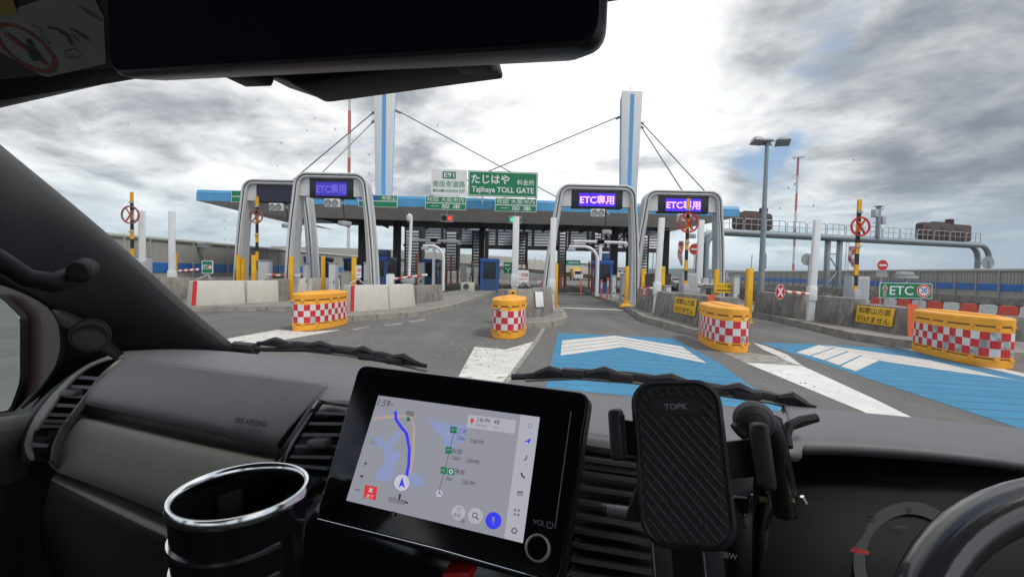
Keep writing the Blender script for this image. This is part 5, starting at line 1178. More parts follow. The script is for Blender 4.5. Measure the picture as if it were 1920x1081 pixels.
# --- dashboard top, from the windscreen foot to the crest
base = [(120, 632, .97), (300, 645, .93), (440, 656, .905), (620, 673, .90), (790, 691, .885), (960, 713, .86), (1200, 737, .86), (1400, 757, .86), (1530, 769, .86), (1600, 774, .86)]
crest = [(150, 660, .74), (225, 668, .71), (330, 683, .70), (450, 698, .692), (618, 721, .685), (760, 752, .62), (1100, 815, .58), (1250, 828, .575), (1400, 838, .58), (1500, 842, .60)]
A, B_ = [vp(*p) for p in base], [vp(*p) for p in crest]
A2 = [p + Vector((0, .03, -.012)) for p in A]
rows = [[p + Vector((0, .05, -.05)) for p in A], A2, [a.lerp(b, .35) + Vector((0, 0, .006)) for a, b in zip(A, B_)], [a.lerp(b, .75) + Vector((0, 0, .004)) for a, b in zip(A, B_)], B_]
ft = rows + [[p + Vector((0, -.006, -.006)) for p in B_], [p + Vector((0, .012, -.016)) for p in B_]]
patch('dashboard_top', ft, M['dash'])
MB().tube([p + Vector((0, -.010, -.006)) for p in B_[1:5]], .0022, 6).build('panel_gap', M['blk'], van)
# --- airbag cover
c0 = [(232, 672, .70), (195, 700, .665), (172, 730, .648), (160, 753, .64), (166, 757, .655)]
c1 = [(330, 685, .69), (292, 722, .655), (270, 750, .642), (262, 774, .637), (266, 780, .655)]
c2 = [(450, 700, .683), (430, 745, .652), (410, 780, .64), (398, 803, .635), (400, 809, .655)]
c3 = [(560, 714, .677), (545, 760, .648), (515, 802, .638), (494, 824, .634), (496, 830, .655)]
c4 = [(614, 722, .676), (590, 752, .652), (545, 800, .640), (520, 832, .634), (522, 836, .655)]
patch('airbag_cover', [list(r) for r in zip(c0, c1, c2, c3, c4)], M['dash'], sub=3)
o_, ex_, ey_ = vp(473, 791, .6345), (vp(500, 794, .634) - vp(447, 787, .6345)), None
ey_ = (vp(478, 776, .6415) - vp(468, 806, .6330)); nv = ex_.cross(ey_); ey_ = nv.cross(ex_)
lettering('SRS AIRBAG', o_, ex_, ey_, .072, .0105, M['blk'], van, .03, off=.004, name='airbag_lettering')
# --- glove box below the shadowed recess
g0 = [(150, 760, .70), (144, 772, .69), (141, 779, .655), (139, 783, .648), (120, 800, .642), (95, 845, .635), (100, 872, .635), (112, 884, .65), (120, 886, .69)]
g1 = [(270, 782, .70), (264, 800, .685), (262, 808, .65), (260, 813, .643), (248, 828, .634), (215, 880, .624), (200, 905, .624), (196, 914, .64), (200, 918, .69)]
g2_ = [(400, 812, .70), (394, 832, .685), (392, 840, .645), (390, 845, .638), (383, 853, .63), (350, 930, .61), (330, 956, .61), (322, 964, .63), (326, 968, .69)]
g3 = [(520, 838, .70), (516, 856, .685), (515, 864, .642), (514, 870, .635), (508, 880, .628), (470, 985, .60), (450, 1010, .60), (440, 1020, .62), (444, 1024, .69)]
g4 = [(600, 860, .70), (600, 878, .68), (600, 884, .637), (599, 892, .63), (597, 905, .623), (560, 1030, .59), (545, 1056, .59), (540, 1064, .61), (545, 1068, .69)]
patch('glove_box', [list(r) for r in zip(g0, g1, g2_, g3, g4)], M['dashl'], sub=3)
# --- ledge and lower panel
l0 = [(108, 878, .69), (101, 893, .645), (99, 899, .645), (85, 950, .70), (60, 1090, .80)]
l1 = [(200, 908, .69), (184, 934, .63), (181, 942, .63), (165, 1000, .69), (150, 1150, .8)]
l2 = [(330, 958, .69), (308, 992, .61), (304, 1002, .61), (290, 1060, .67), (280, 1200, .8)]
l3_ = [(460, 1012, .69), (438, 1052, .60), (434, 1062, .60), (420, 1120, .66), (410, 1250, .8)]
patch('lower_panel', [list(r) for r in zip(l0, l1, l2, l3_)][2:], M['trim'], sub=2)  # the footwell's darkness is put into this panel as black trim colour
patch('dash_ledge', [list(r) for r in zip(l0, l1, l2, l3_)][:3], M['dashl'], sub=2)
# --- left end of the dashboard with its air vent
outer = [(205, 668, .69), (160, 684, .668), (112, 725, .638), (72, 772, .61), (52, 815, .588), (46, 840, .58), (60, 862, .58)]
vl = [(212, 672, .69), (157, 689, .663), (118, 735, .633), (86, 782, .605), (68, 808, .59), (58, 832, .585), (66, 862, .58)]
vr = [(222, 676, .69), (195, 692, .663), (162, 737, .643), (128, 784, .626), (108, 806, .62), (96, 836, .61), (92, 864, .605)]
inner = [(232, 674, .695), (200, 700, .668), (174, 733, .652), (150, 775, .643), (128, 803, .637), (108, 845, .63), (105, 880, .63)]
patch('vent_outer_trim', [outer, [tuple((a + b) / 2 for a, b in zip(p, q)) for p, q in zip(outer, vl)], vl], M['dashl'], sub=2)
patch('vent_inner_trim', [vr, [tuple((a + b) / 2 for a, b in zip(p, q)) for p, q in zip(vr, inner)], inner], M['dashl'], sub=2)
patch('dash_end', [outer, [(p[0] - 26, p[1] + 6, p[2] + .06) for p in outer], [(p[0] - 60, p[1] + 20, p[2] + .15) for p in outer]], M['trim'], sub=1)
va, vb = resamp(vl[1:5], 9), resamp(vr[1:5], 9)
vent = patch('side_vent', [[(p[0] + 3, p[1] - 2, p[2] + .045) for p in va], [(p[0] + 1, p[1] - 1, p[2] + .045) for p in vb]], M['cabin'], sub=0)
for i in range(1, 8):
    a, b = vp(*va[i]), vp(*vb[i]); e = (b - a).normalized(); dn = Vector((0, .8, -.28)).normalized(); th = e.cross(dn).normalized() * .0035
    a = a + dn * .002; b = b + dn * .002
    MB().hexa([a - th, b - th, b - th + dn * .03, a - th + dn * .03], [a + th, b + th, b + th + dn * .03, a + th + dn * .03]).build('vent_slat', M['slat'], vent, smooth=False)
a, b = vp(108, 742, .622), vp(137, 742, .630); MB().hexa([a, b, b + Vector((0, .03, 0)), a + Vector((0, .03, 0))], [a + Vector((0, .004, .011)), b + Vector((0, .004, .011)), b + Vector((0, .03, .011)), a + Vector((0, .03, .011))]).build('vent_knob', M['slat'], vent, bevel=.002)
patch('vent_switch_panel', [[vl[4], vr[4]], [vl[5], vr[5]], [vl[6], vr[6]]], M['trim'], sub=0)
a, b, c, d = vp(72, 806, .583), vp(92, 806, .6), vp(90, 818, .596), vp(69, 818, .58); MB().prism([a, b, c, d], (0, -.006, .002)).build('vent_switch', M['gloss'], van, smooth=False)
a, b, c, d = vp(60, 829, .578), vp(92, 832, .60), vp(88, 838, .598), vp(56, 836, .576); MB().prism([a, b, c, d], (0, -.003, .001)).build('silver_strip', M['grey'], van, smooth=False)

patch('dash_core', [[(165, 706, .76), (300, 700, .76), (640, 735, .74)], [(75, 850, .74), (300, 880, .74), (640, 960, .70)], [(20, 1300, .85), (300, 1300, .85), (640, 1300, .75)]], M['cabin'], sub=0)
# --- centre: vent surround, vent, stack
s_out = [(560, 745, .60), (545, 795, .585), (520, 850, .575), (500, 880, .57)]
s_top = [(620, 722, .655), (650, 733, .63), (700, 745, .60)]
patch('centre_trim', [[(616, 722, .676), (650, 729, .655), (720, 742, .62)], [(596, 745, .645), (640, 742, .62), (720, 752, .60)], [(560, 796, .625), (605, 752, .60), (690, 764, .585)], [(528, 848, .61), (585, 775, .59), (690, 775, .58)]], M['dash'], sub=2)
cv_l = [(600, 752, .578), (570, 800, .565), (538, 850, .552), (530, 885, .545)]; cv_r = [(655, 757, .56), (640, 800, .55), (622, 850, .54), (605, 898, .53)]
patch('vent_frame', [[(528, 838, .60), (515, 878, .585), (508, 905, .58)], [(538, 850, .56), (527, 880, .548), (520, 906, .545)], [(542, 851, .553), (533, 884, .545), (528, 908, .54)]], M['gloss'], sub=1)
patch('vent_frame', [[(592, 752, .60), (558, 802, .588), (524, 850, .575), (508, 885, .57)], [(599, 749, .58), (566, 798, .566), (534, 848, .553), (524, 884, .546)], [(603, 754, .577), (573, 802, .564), (541, 852, .551), (533, 886, .544)]], M['gloss'], sub=1)
patch('vent_frame', [[(594, 750, .60), (660, 754, .58), (700, 760, .56)], [(600, 750, .578), (660, 756, .56), (700, 762, .55)], [(604, 757, .576), (660, 763, .556), (700, 769, .55)]], M['gloss'], sub=1)
va, vb = resamp(cv_l, 8), resamp(cv_r, 8)
vent2 = patch('centre_vent', [[(p[0] - 2, p[1], p[2] + .045) for p in va], [(p[0] + 30, p[1], p[2] + .045) for p in vb]], M['cabin'], sub=0)
for i in range(1, 8):
    a, b = vp(*va[i]), vp(*vb[i]); e = (b - a).normalized(); dn = Vector((0, .9, -.35)).normalized(); th = e.cross(dn).normalized() * .0022
    MB().hexa([a - th, b - th, b - th + dn * .03, a - th + dn * .03], [a + th, b + th, b + th + dn * .03, a + th + dn * .03]).build('vent_slat', M['slat'], vent2, smooth=False)
a, b = vp(572, 842, .535), vp(606, 842, .532); MB().hexa([a, b, b + Vector((0, .03, 0)), a + Vector((0, .03, 0))], [a + Vector((0, .003, .012)), b + Vector((0, .003, .012)), b + Vector((0, .03, .012)), a + Vector((0, .03, .012))]).build('vent_knob', M['slat'], vent2, bevel=.002)
patch('centre_stack', [[(505, 905, .57), (620, 905, .54), (800, 960, .50), (1100, 1000, .50)], [(495, 940, .545), (610, 950, .515), (800, 1000, .48), (1090, 1040, .48)], [(470, 1060, .52), (600, 1060, .49), (800, 1081, .46), (1090, 1100, .46)], [(450, 1250, .50), (590, 1250, .47), (800, 1280, .44), (1090, 1290, .44)]], M['gloss'], sub=2)
# --- right hand centre vent with horizontal slats, behind the phone holder
patch('stack_side_trim', [[(1040, 800, .57), (1090, 818, .56), (1230, 832, .56), (1330, 838, .565)], [(1040, 812, .56), (1095, 836, .548), (1230, 852, .548), (1330, 858, .553)], [(1040, 820, .575), (1095, 845, .56), (1230, 862, .56), (1330, 868, .565)]], M['dash'], sub=1)
ca, cb_ = (1092, 852, .535), (1240, 872, .535); cc, cd = (1062, 1120, .43), (1225, 1150, .43)
vent3 = patch('centre_vent', [[(1080, 838, .60), (1250, 850, .60)], [(1050, 1140, .49), (1230, 1170, .49)]], M['cabin'], sub=0)
for i in range(10):
    f = (i + .3) / 10; L3 = tuple(a + (b - a) * f for a, b in zip(ca, cc)); R3 = tuple(a + (b - a) * f for a, b in zip(cb_, cd)); a, b = vp(*L3), vp(*R3); dn = Vector((0, .85, -.25)).normalized(); e = (b - a).normalized(); th = e.cross(dn).normalized() * .002
    MB().hexa([a - th, b - th, b - th + dn * .035, a - th + dn * .035], [a + th, b + th, b + th + dn * .035, a + th + dn * .035]).build('vent_slat', M['slat'], vent3, smooth=False)
k = MB().lathe([(.0055, -.016), (.0055, .016)], 12, vp(1158, 958, .475), (1, 0, 0)); k.build('thumb_wheel', M['slat'], vent3)
m = MB()
for i in range(10): m.lathe([(.0062, -.0006), (.0062, .0006)], 12, vp(1140 + i * 4, 956 + i * .5, .475), (1, 0, 0))
m.build('thumb_wheel_knurl', M['grey'], vent3)
# --- instrument binnacle
hood = [[(1470, 762, .87), (1560, 771, .86), (1700, 784, .855), (1920, 806, .85), (2100, 826, .85)], [(1478, 785, .74), (1560, 790, .745), (1700, 800, .75), (1920, 828, .75), (2100, 860, .74)], [(1482, 803, .66), (1560, 803, .68), (1700, 811, .69), (1920, 842, .69), (2100, 880, .68)], [(1484, 826, .62), (1560, 824, .64), (1700, 832, .65), (1920, 858, .65), (2100, 897, .64)], [(1484, 842, .612), (1560, 843, .63), (1700, 850, .64), (1920, 872, .64), (2100, 910, .63)], [(1484, 846, .63), (1560, 847, .65), (1700, 854, .66), (1920, 876, .66), (2100, 914, .65)], [(1484, 848, .72), (1560, 849, .72), (1700, 856, .73), (1920, 878, .73), (2100, 916, .72)]]
patch('instrument_hood', hood, M['dash'], sub=3)
patch('hood_side', [[(1470, 762, .87), (1474, 800, .66), (1476, 845, .60)], [(1430, 900, .66), (1440, 900, .58), (1450, 905, .53)], [(1400, 1100, .6), (1410, 1100, .52), (1420, 1100, .47)]], M['trim'], sub=1)
clus = patch('instrument_cluster', [[(1440, 848, .70), (1700, 854, .71), (2000, 880, .70)], [(1380, 1130, .50), (1700, 1150, .52), (2000, 1150, .52)]], M['cabin'], sub=0)
def cpt_(px, py): # a point on the face of the cluster
    f = (py - 850) / 290; return vp(px, py, .70 - .195 * f - .006)
def carc(cx, cy, r0, r1, a0, a1, m, name, n=24):
    b = MB(); rr = []
    for i in range(n + 1):
        a = R(a0 + (a1 - a0) * i / n); rr.append([cpt_(cx + r0 * math.cos(a), cy - r0 * math.sin(a) * 1.06), cpt_(cx + r1 * math.cos(a), cy - r1 * math.sin(a) * 1.06)])
    b.grid(rr); return b.build(name, m, clus, smooth=False)
mg = mat('gauge_grey', (.06, .06, .062), .6); mgl = mat('gauge_mark', (.42, .42, .43), .5); mgr = mat('gauge_red', (.38, .02, .02), .5)
carc(1706, 1052, 84, 106, 35, 215, mg, 'gauge_band'); carc(1706, 1052, 78, 120, 166, 171, mgr, 'gauge_red_mark')
def ctext(s, px, py, hpx, m):
    o = cpt_(px, py); ex = cpt_(px + 10, py + 1) - o; ey = cpt_(px, py - 10) - o; hh = (cpt_(px, py - hpx / 2) - cpt_(px, py + hpx / 2)).length; lettering(s, o, ex, ey, None, hh, m, clus, .01, name='gauge_lettering', off=.003)
for s, x, y, hp, m in (('1', 1606, 1028, 9, M['blk']), ('2', 1636, 972, 11, M['blk']), ('3', 1705, 958, 11, M['blk']), ('34', 1550, 934, 9, mg), ('H', 1470, 1017, 11, mgl), ('C', 1473, 1079, 11, mgl), ('km/h', 1690, 990, 6, mg)): ctext(s, x, y, hp, m)
for i in range(4):
    y = 1048 + i * 10; p = [cpt_(1430, y - 2), cpt_(1450, y + 1), cpt_(1450, y + 6), cpt_(1430, y + 3)]; MB().quad(*[q + Vector((0, -.004, .001)) for q in p]).build('gauge_bar', mgl, clus, smooth=False)
MB().quad(*[cpt_(a, b) + Vector((0, -.004, 0)) for a, b in ((1462, 1010), (1464, 1010), (1468, 1090), (1466, 1090))]).build('gauge_line', mgl, clus, smooth=False)
# trim bracket on the left edge of the hood
MB().tube([vp(1478, 838, .585), vp(1474, 815, .595), vp(1480, 797, .60), vp(1500, 788, .61), vp(1530, 783, .62)], .0055, 8).build('hood_edge_trim', M['trim'], van)
patch('hood_corner', [[(1482, 796, .612), (1532, 780, .628)], [(1482, 806, .606), (1532, 790, .622)]], M['trim'], sub=0, thick=.004)
for px in (1433, 1480):
    c = vp(px, 937, .50); MB().tube([c + Vector((.009 * (i / 24 - .5), .0028 * math.cos(i * 1.57), .0028 * math.sin(i * 1.57))) for i in range(25)], .0008, 5).build('coil_spring', mat('brass', (.55, .43, .22), .3, .9), van)
MB().tube([vp(1408, 925, .50), vp(1404, 935, .50), vp(1406, 945, .50)], .002, 6).build('bracket_pin', M['chrome'], van); MB().tube([vp(1503, 930, .5), vp(1510, 943, .5)], .0025, 6).build('bracket_pin', M['chrome'], van); MB().tube([vp(1436, 920, .5), vp(1462, 921, .5)], .0016, 6).build('bracket_pin', M['grey'], van)

# --- navigation display
TL, TR, BR, BL = vp(709, 740, .445), vp(1012, 781, .445), vp(980, 1017, .38), vp(648, 937, .38)
sx_ = ((TR - TL) + (BR - BL)).normalized(); sn_ = sx_.cross((TL - BL) + (TR - BR)).normalized(); sy_ = sn_.cross(sx_).normalized(); sc_ = (TL + TR + BR + BL) / 4
SW = ((TR - TL).length + (BR - BL).length) / 2; SH = (((TL - BL) + (TR - BR)) / 2).dot(sy_)
nav = bpy.data.objects.new('navigation_display', None); C.objects.link(nav); nav.parent = van
def onplane(px, py, off=0.0):                          # a sighting on the plane of the screen
    d = raydir(px, py); dl = Vector((d.dot(VR), d.dot(VF), d.z)); o = Vector((0, 0, EYE)); k = (sc_ - o).dot(sn_) / dl.dot(sn_); return o + dl * k + sn_ * off
def rpoly(c, r, n=5):                                  # rounded corners for a traced outline
    out = []; k = len(c)
    for i in range(k):
        p, q, s = c[i - 1], c[i], c[(i + 1) % k]; a = q + (p - q).normalized() * r; b = q + (s - q).normalized() * r
        for j in range(n + 1): t = j / n; out.append(a * (1 - t) ** 2 + q * 2 * t * (1 - t) + b * t ** 2)
    return out
bz = rpoly([onplane(*p) for p in ((672, 682), (1102, 735), (1046, 1096), (590, 970))], .012)
MB().prism([p - sn_ * .002 for p in bz], -sn_ * .018).build('bezel', M['gloss'], nav, bevel=.0015)
cz = sum(bz, Vector()) / len(bz)
MB().loft([[cz + (p - cz) * 1.012 - sn_ * .006 for p in bz], [cz + (p - cz) * 1.03 - sn_ * .022 for p in bz], [cz + (p - cz) * 1.0 - sn_ * .05 for p in bz], [cz + (p - cz) * .8 - sn_ * .10 for p in bz]]).build('housing', M['trim'], nav, ang=25)
scrm = mat('screen_on', (.05, .05, .055), .35, emit=(.215, .22, .255), estr=1.0)
def scrcol(name, c, e=1.0): return mat('screen_' + name, (.03, .03, .03), .35, emit=c, estr=e)
MB().quad(*[onplane(*p, -.0010) for p in ((709, 740), (1012, 781), (980, 1017), (648, 937))]).build('screen', scrm, nav, smooth=False)
K = dict(blue=scrcol('blue', (.03, .035, .62)), water=scrcol('water', (.20, .235, .40)), ink=scrcol('ink', (.025, .025, .03)), grn=scrcol('green', (.0, .13, .05)), red=scrcol('red', (.50, .03, .03)), tan=scrcol('tan', (.34, .26, .23)), wht=scrcol('white', (.42, .42, .46)), pale=scrcol('pale', (.32, .325, .37)), gr=scrcol('grey', (.13, .13, .15)), lil=scrcol('lilac', (.16, .16, .34)))
def spoly(pts, m, name, lv): return MB().quad(*[onplane(p[0], p[1], -.001 + lv * .00025) for p in pts]).build(name, K[m], nav, smooth=False)
def sline(pts, w, m, name, lv):
    P = [Vector(p) for p in pts]; a = []; b = []
    for i, p in enumerate(P):
        d = (P[min(i + 1, len(P) - 1)] - P[max(i - 1, 0)]).normalized(); n_ = Vector((-d.y, d.x)); a.append(onplane(p.x + n_.x * w / 2, p.y + n_.y * w / 2, -.001 + lv * .00025)); b.append(onplane(p.x - n_.x * w / 2, p.y - n_.y * w / 2, -.001 + lv * .00025))
    return MB().grid([a, b]).build(name, K[m], nav, smooth=False)
def scirc(px, py, r, m, name, lv, r0=0):
    n = 24; o = [onplane(px + r * math.cos(2 * math.pi * i / n), py + r * 1.08 * math.sin(2 * math.pi * i / n), -.001 + lv * .00025) for i in range(n)]
    if not r0: return MB().quad(*o).build(name, K[m], nav, smooth=False)
    q = [onplane(px + r0 * math.cos(2 * math.pi * i / n), py + r0 * 1.08 * math.sin(2 * math.pi * i / n), -.001 + lv * .00025) for i in range(n)]; o.append(o[0]); q.append(q[0]); return MB().grid([o, q]).build(name, K[m], nav, smooth=False)
def stext(s, px, py, h, m, lv=3, w=None, bold=.0):
    o = onplane(px, py); u = (onplane(px + h, py) - o).length / h; lettering(s, o, sx_, sy_, (w or 0) * u * .96 or None, h * u * 1.0, K[m], nav, bold, name='screen_lettering', off=-.001 + lv * .00025)
for p in ([(722, 830), (742, 808), (760, 798), (752, 815), (730, 842)], [(701, 820), (712, 815), (722, 835), (712, 838), (698, 832)], [(800, 785), (880, 800), (868, 830), (842, 826), (818, 810)], [(830, 812), (845, 800), (862, 806), (850, 845), (833, 838)], [(722, 848), (742, 840), (752, 852), (740, 872), (720, 868)], [(708, 876), (735, 866), (742, 885), (724, 903), (702, 897)], [(768, 882), (790, 892), (796, 908), (775, 912), (764, 900)], [(718, 838), (728, 832), (733, 848), (722, 856)]): spoly(p, 'water', 'map_water', 1)
sline([(698, 784), (730, 780), (770, 778), (776, 800), (774, 850), (768, 885)], 5, 'tan', 'map_road', 1.5)
sline([(741, 770), (742, 785), (752, 800), (762, 812), (767, 840), (766, 870), (760, 900), (757, 915)], 5.5, 'blue', 'map_route', 2)
sline([(750, 925), (748, 935)], 4, 'ink', 'map_track', 2); sline([(739, 958), (736, 968)], 4, 'ink', 'map_track', 2); sline([(758, 940), (765, 942)], 3, 'ink', 'map_track', 2)
scirc(753, 904, 15, 'wht', 'position_disc', 2.5); scirc(753, 904, 16, 'lil', 'position_ring', 2.6, 14.5); spoly([(747, 913), (754, 893), (759, 914), (753, 909)], 'blue', 'position_arrow', 3)
spoly([(684, 908), (707, 912), (704, 937), (681, 932)], 'red', 'cancel_button', 2); stext('×', 695, 918, 8, 'wht', 3, None, .03); stext('終了', 693, 930, 7, 'wht', 3)
stext('1:59', 720, 755, 11, 'ink', 3); sline([(734, 757), (737, 759)], 4, 'gr', 'status_icon', 3)
stext('西名阪自動車道', 744, 938, 9, 'ink', 3, 34); stext('+', 685, 868, 8, 'ink', 3); stext('-', 678, 892, 3, 'ink', 3, 6); stext('...', 670, 917, 3, 'ink', 3, 9); sline([(692, 830), (706, 832)], 1.3, 'gr', 'scale_bar', 3); stext('150m', 699, 826, 5, 'gr', 3)
spoly([(762, 769), (777, 771), (775, 780), (760, 778)], 'gr', 'map_tag', 2); spoly([(763, 781), (769, 782), (768, 789), (762, 788)], 'grn', 'map_tag', 2)
spoly([(878, 776), (968, 787), (964, 812), (874, 800)], 'pale', 'info_card', 1.5); scirc(885, 787, 3.4, 'red', 'pin', 3); spoly([(882, 788), (888, 789), (884, 795)], 'red', 'pin', 3)
stext('2:46 PM', 906, 787, 8, 'ink', 3, 26); stext('到着予定', 902, 797, 5, 'gr', 3, 24); stext('48', 931, 790, 8, 'ink', 3); stext('km', 930, 800, 4.5, 'gr', 3)
sline([(850, 812), (837, 868), (822, 922)], 2, 'gr', 'route_line', 1.6)
for (x, y), nm, (kx, ky), km, (tx_, ty_), tm in (((850, 805), '三宅', (864, 820), '7.2km', (894, 827), '2:06 PM'), ((841, 843), '松原', (855, 858), '5.0km', (886, 864), '2:04 PM'), ((832, 881), '美原', (842, 896), '0km', (877, 904), '2:00 PM')):
    spoly([(x - 5.5, y - 7), (x + 6.5, y - 5.5), (x + 5.5, y + 7), (x - 6.5, y + 5.5)], 'grn', 'route_badge', 2); stext('JCT' if nm != '美原' else 'IC', x, y, 5, 'pale', 3, 8); off_ = 0
    if nm == '美原': spoly([(x + 8, y - 5), (x + 20, y - 3.5), (x + 19, y + 9), (x + 7, y + 7.5)], 'grn', 'route_badge', 2); scirc(x + 13.5, y + 2, 4.2, 'wht', 'badge_ring', 3, 2); off_ = 14
    stext(nm, x + 16 + off_, y + 2.5, 9, 'ink', 3); stext(km, kx, ky, 7, 'ink', 3, 16 if len(km) > 3 else 11); stext(tm, tx_, ty_, 7.5, 'ink', 3, 26)
spoly([(819, 927), (824, 917), (828, 928), (824, 925)], 'lil', 'small_arrow', 3); scirc(823, 924, 6, 'wht', 'small_disc', 2)
scirc(925, 975, 15, 'blue', 'voice_button', 2); sline([(925, 968), (924.6, 977)], 4.5, 'lil', 'voice_icon', 3); sline([(925, 979), (924.6, 983)], 2, 'lil', 'voice_icon', 3)
scirc(891, 966, 14, 'pale', 'search_button', 1.6); scirc(890, 965, 4.8, 'ink', 'search_icon', 3, 3.4); sline([(893, 969), (897, 974)], 1.8, 'ink', 'search_icon', 3)
scirc(859, 960, 13, 'pale', 'home_button', 1.6); stext('♡', 860, 955, 7, 'ink', 3); stext('自宅', 857, 965, 7, 'ink', 3); stext('卍', 868, 976, 7, 'ink', 3)
spoly([(976, 776), (1012, 781), (980, 1017), (945, 1008)], 'pale', 'menu_strip', 1.2)
sline([(984, 828), (995, 822)], 2, 'blue', 'menu_icon', 3); spoly([(986, 826), (996, 821), (991, 832), (990, 828)], 'blue', 'menu_icon', 3); scirc(994, 797, 4, 'gr', 'menu_icon', 3, 3)
stext('♪', 986, 857, 11, 'ink', 3); sline([(977, 885), (979, 891), (984, 895)], 3, 'ink', 'menu_icon', 3); spoly([(970, 919), (981, 920), (980, 929), (969, 928)], 'gr', 'menu_icon', 3); spoly([(971, 924), (979, 925), (979, 927), (971, 926)], 'pale', 'menu_icon', 3.4)
for dx, dy in ((-3.5, -4), (3.5, -3), (-4, 4), (3, 5)): scirc(969 + dx, 959 + dy, 2.4, 'gr', 'menu_icon', 3)
scirc(964, 994, 5.5, 'gr', 'menu_icon', 3, 2.6)
for a in range(6): sline([(964 + 5 * math.cos(a), 994 + 5 * math.sin(a)), (964 + 7 * math.cos(a), 994 + 7 * math.sin(a))], 2.4, 'gr', 'menu_icon', 3)
lettering('VOL', onplane(1011, 979), sx_, sy_, None, .0042, M['grey'], nav, .0, name='bezel_lettering', off=.0012)
c = onplane(1031, 983); ring(c, sx_, sy_, .0024, .003, .0012, a0=125, a1=415).build('power_icon', M['grey'], nav); MB().quad(c + sx_ * -.0003 + sn_ * .001, c + sx_ * .0003 + sn_ * .001, c + sx_ * .0003 + sy_ * .0034 + sn_ * .001, c + sx_ * -.0003 + sy_ * .0034 + sn_ * .001).build('power_icon', M['grey'], nav, smooth=False)
c = onplane(1009, 1027); MB().lathe([(.0108, -.004), (.0108, .006), (.0098, .0075), (.0090, .006), (.0088, .003)], 40, c, sn_, caps=False).build('knob_ring', M['brush'], nav); MB().lathe([(.0090, -.004), (.0088, .004), (.0085, .0045)], 40, c, sn_).build('knob', M['gloss'], nav)
MB().tube([onplane(1071, 772, .0015), onplane(1041, 990, .0015)], .0004, 5).build('bezel_line', M['grey'], nav); MB().tube([onplane(596, 972, .0005), onplane(820, 1028, .0005), onplane(1044, 1092, .0005)], .0005, 5).build('bezel_edge', M['chrome'], nav)
MB().prism([vp(828, 1074, .37), vp(880, 1072, .37), vp(882, 1090, .37), vp(828, 1090, .37)], (0, .02, 0)).build('hazard_button', M['red'], van, bevel=.002)

# --- steering wheel
wc = Vector((.34, .30, EYE - .28)); wn = Vector((0, -.707, .707)).normalized(); wx_ = Vector((1, 0, 0)); wy_ = wn.cross(wx_).normalized()
sw = bpy.data.objects.new('steering_wheel', None); C.objects.link(sw); sw.parent = van
WR = .185
MB().tube([wc + wx_ * (WR * math.cos(2 * math.pi * i / 72)) + wy_ * (WR * math.sin(2 * math.pi * i / 72)) for i in range(72)], .0165, 16, closed=True).build('rim', mat('wheel_leather', (.05, .049, .053), .2, coat=.6, var=.1, vscale=40, bump=.03, bscale=400), sw)
MB().lathe([(.0, -.03), (.075, -.03), (.08, .0), (.06, .02), (.0, .026)], 28, wc, wn).build('hub', M['trim'], sw)
for a in (200, 340, 270): MB().tube([wc, wc + wx_ * (WR * math.cos(R(a))) + wy_ * (WR * math.sin(R(a)))], .014, 8).build('spoke', M['trim'], sw)
MB().tube([wc - wn * .02, wc - wn * .35], .04, 12).build('column', M['trim'], sw)

# --- windscreen, its wipers, pillar, header, mirror, doors
WB = [p + Vector((0, .012, -.005)) for p in A]
bl_, br_ = Vector((-1.16, .955, EYE - .235)), Vector((.74, .90, EYE - .235)); tl_, tr_ = Vector((-1.12, .36, EYE + .33)), Vector((.70, .34, EYE + .33))
gm = bpy.data.materials.new('windscreen_glass'); gm.use_nodes = True; g_t = gm.node_tree; g_t.nodes.clear()
go = g_t.nodes.new('ShaderNodeOutputMaterial'); gx = g_t.nodes.new('ShaderNodeMixShader'); gt = g_t.nodes.new('ShaderNodeBsdfTransparent'); gg = g_t.nodes.new('ShaderNodeBsdfGlossy'); gf = g_t.nodes.new('ShaderNodeLayerWeight'); gp = g_t.nodes.new('ShaderNodeMath'); gp.operation = 'POWER'; gp.inputs[1].default_value = 4.0; gq = g_t.nodes.new('ShaderNodeMath'); gq.operation = 'MULTIPLY_ADD'; gq.inputs[1].default_value = .30; gq.inputs[2].default_value = .022
gt.inputs['Color'].default_value = (.955, .965, .96, 1); gg.inputs['Roughness'].default_value = .02; gf.inputs['Blend'].default_value = .5; g_t.links.new(gf.outputs['Facing'], gp.inputs[0]); g_t.links.new(gp.outputs[0], gq.inputs[0])
g_t.links.new(gq.outputs[0], gx.inputs[0]); g_t.links.new(gt.outputs[0], gx.inputs[1]); g_t.links.new(gg.outputs[0], gx.inputs[2]); g_t.links.new(gx.outputs[0], go.inputs[0])
rows = []
for i in range(9):
    f = i / 8; l, r = bl_.lerp(tl_, f), br_.lerp(tr_, f); rows.append([l.lerp(r, j / 10) + Vector((0, .045 * math.sin(math.pi * j / 10), 0)) for j in range(11)])
ws = MB().grid(rows).build('windscreen', gm, van)
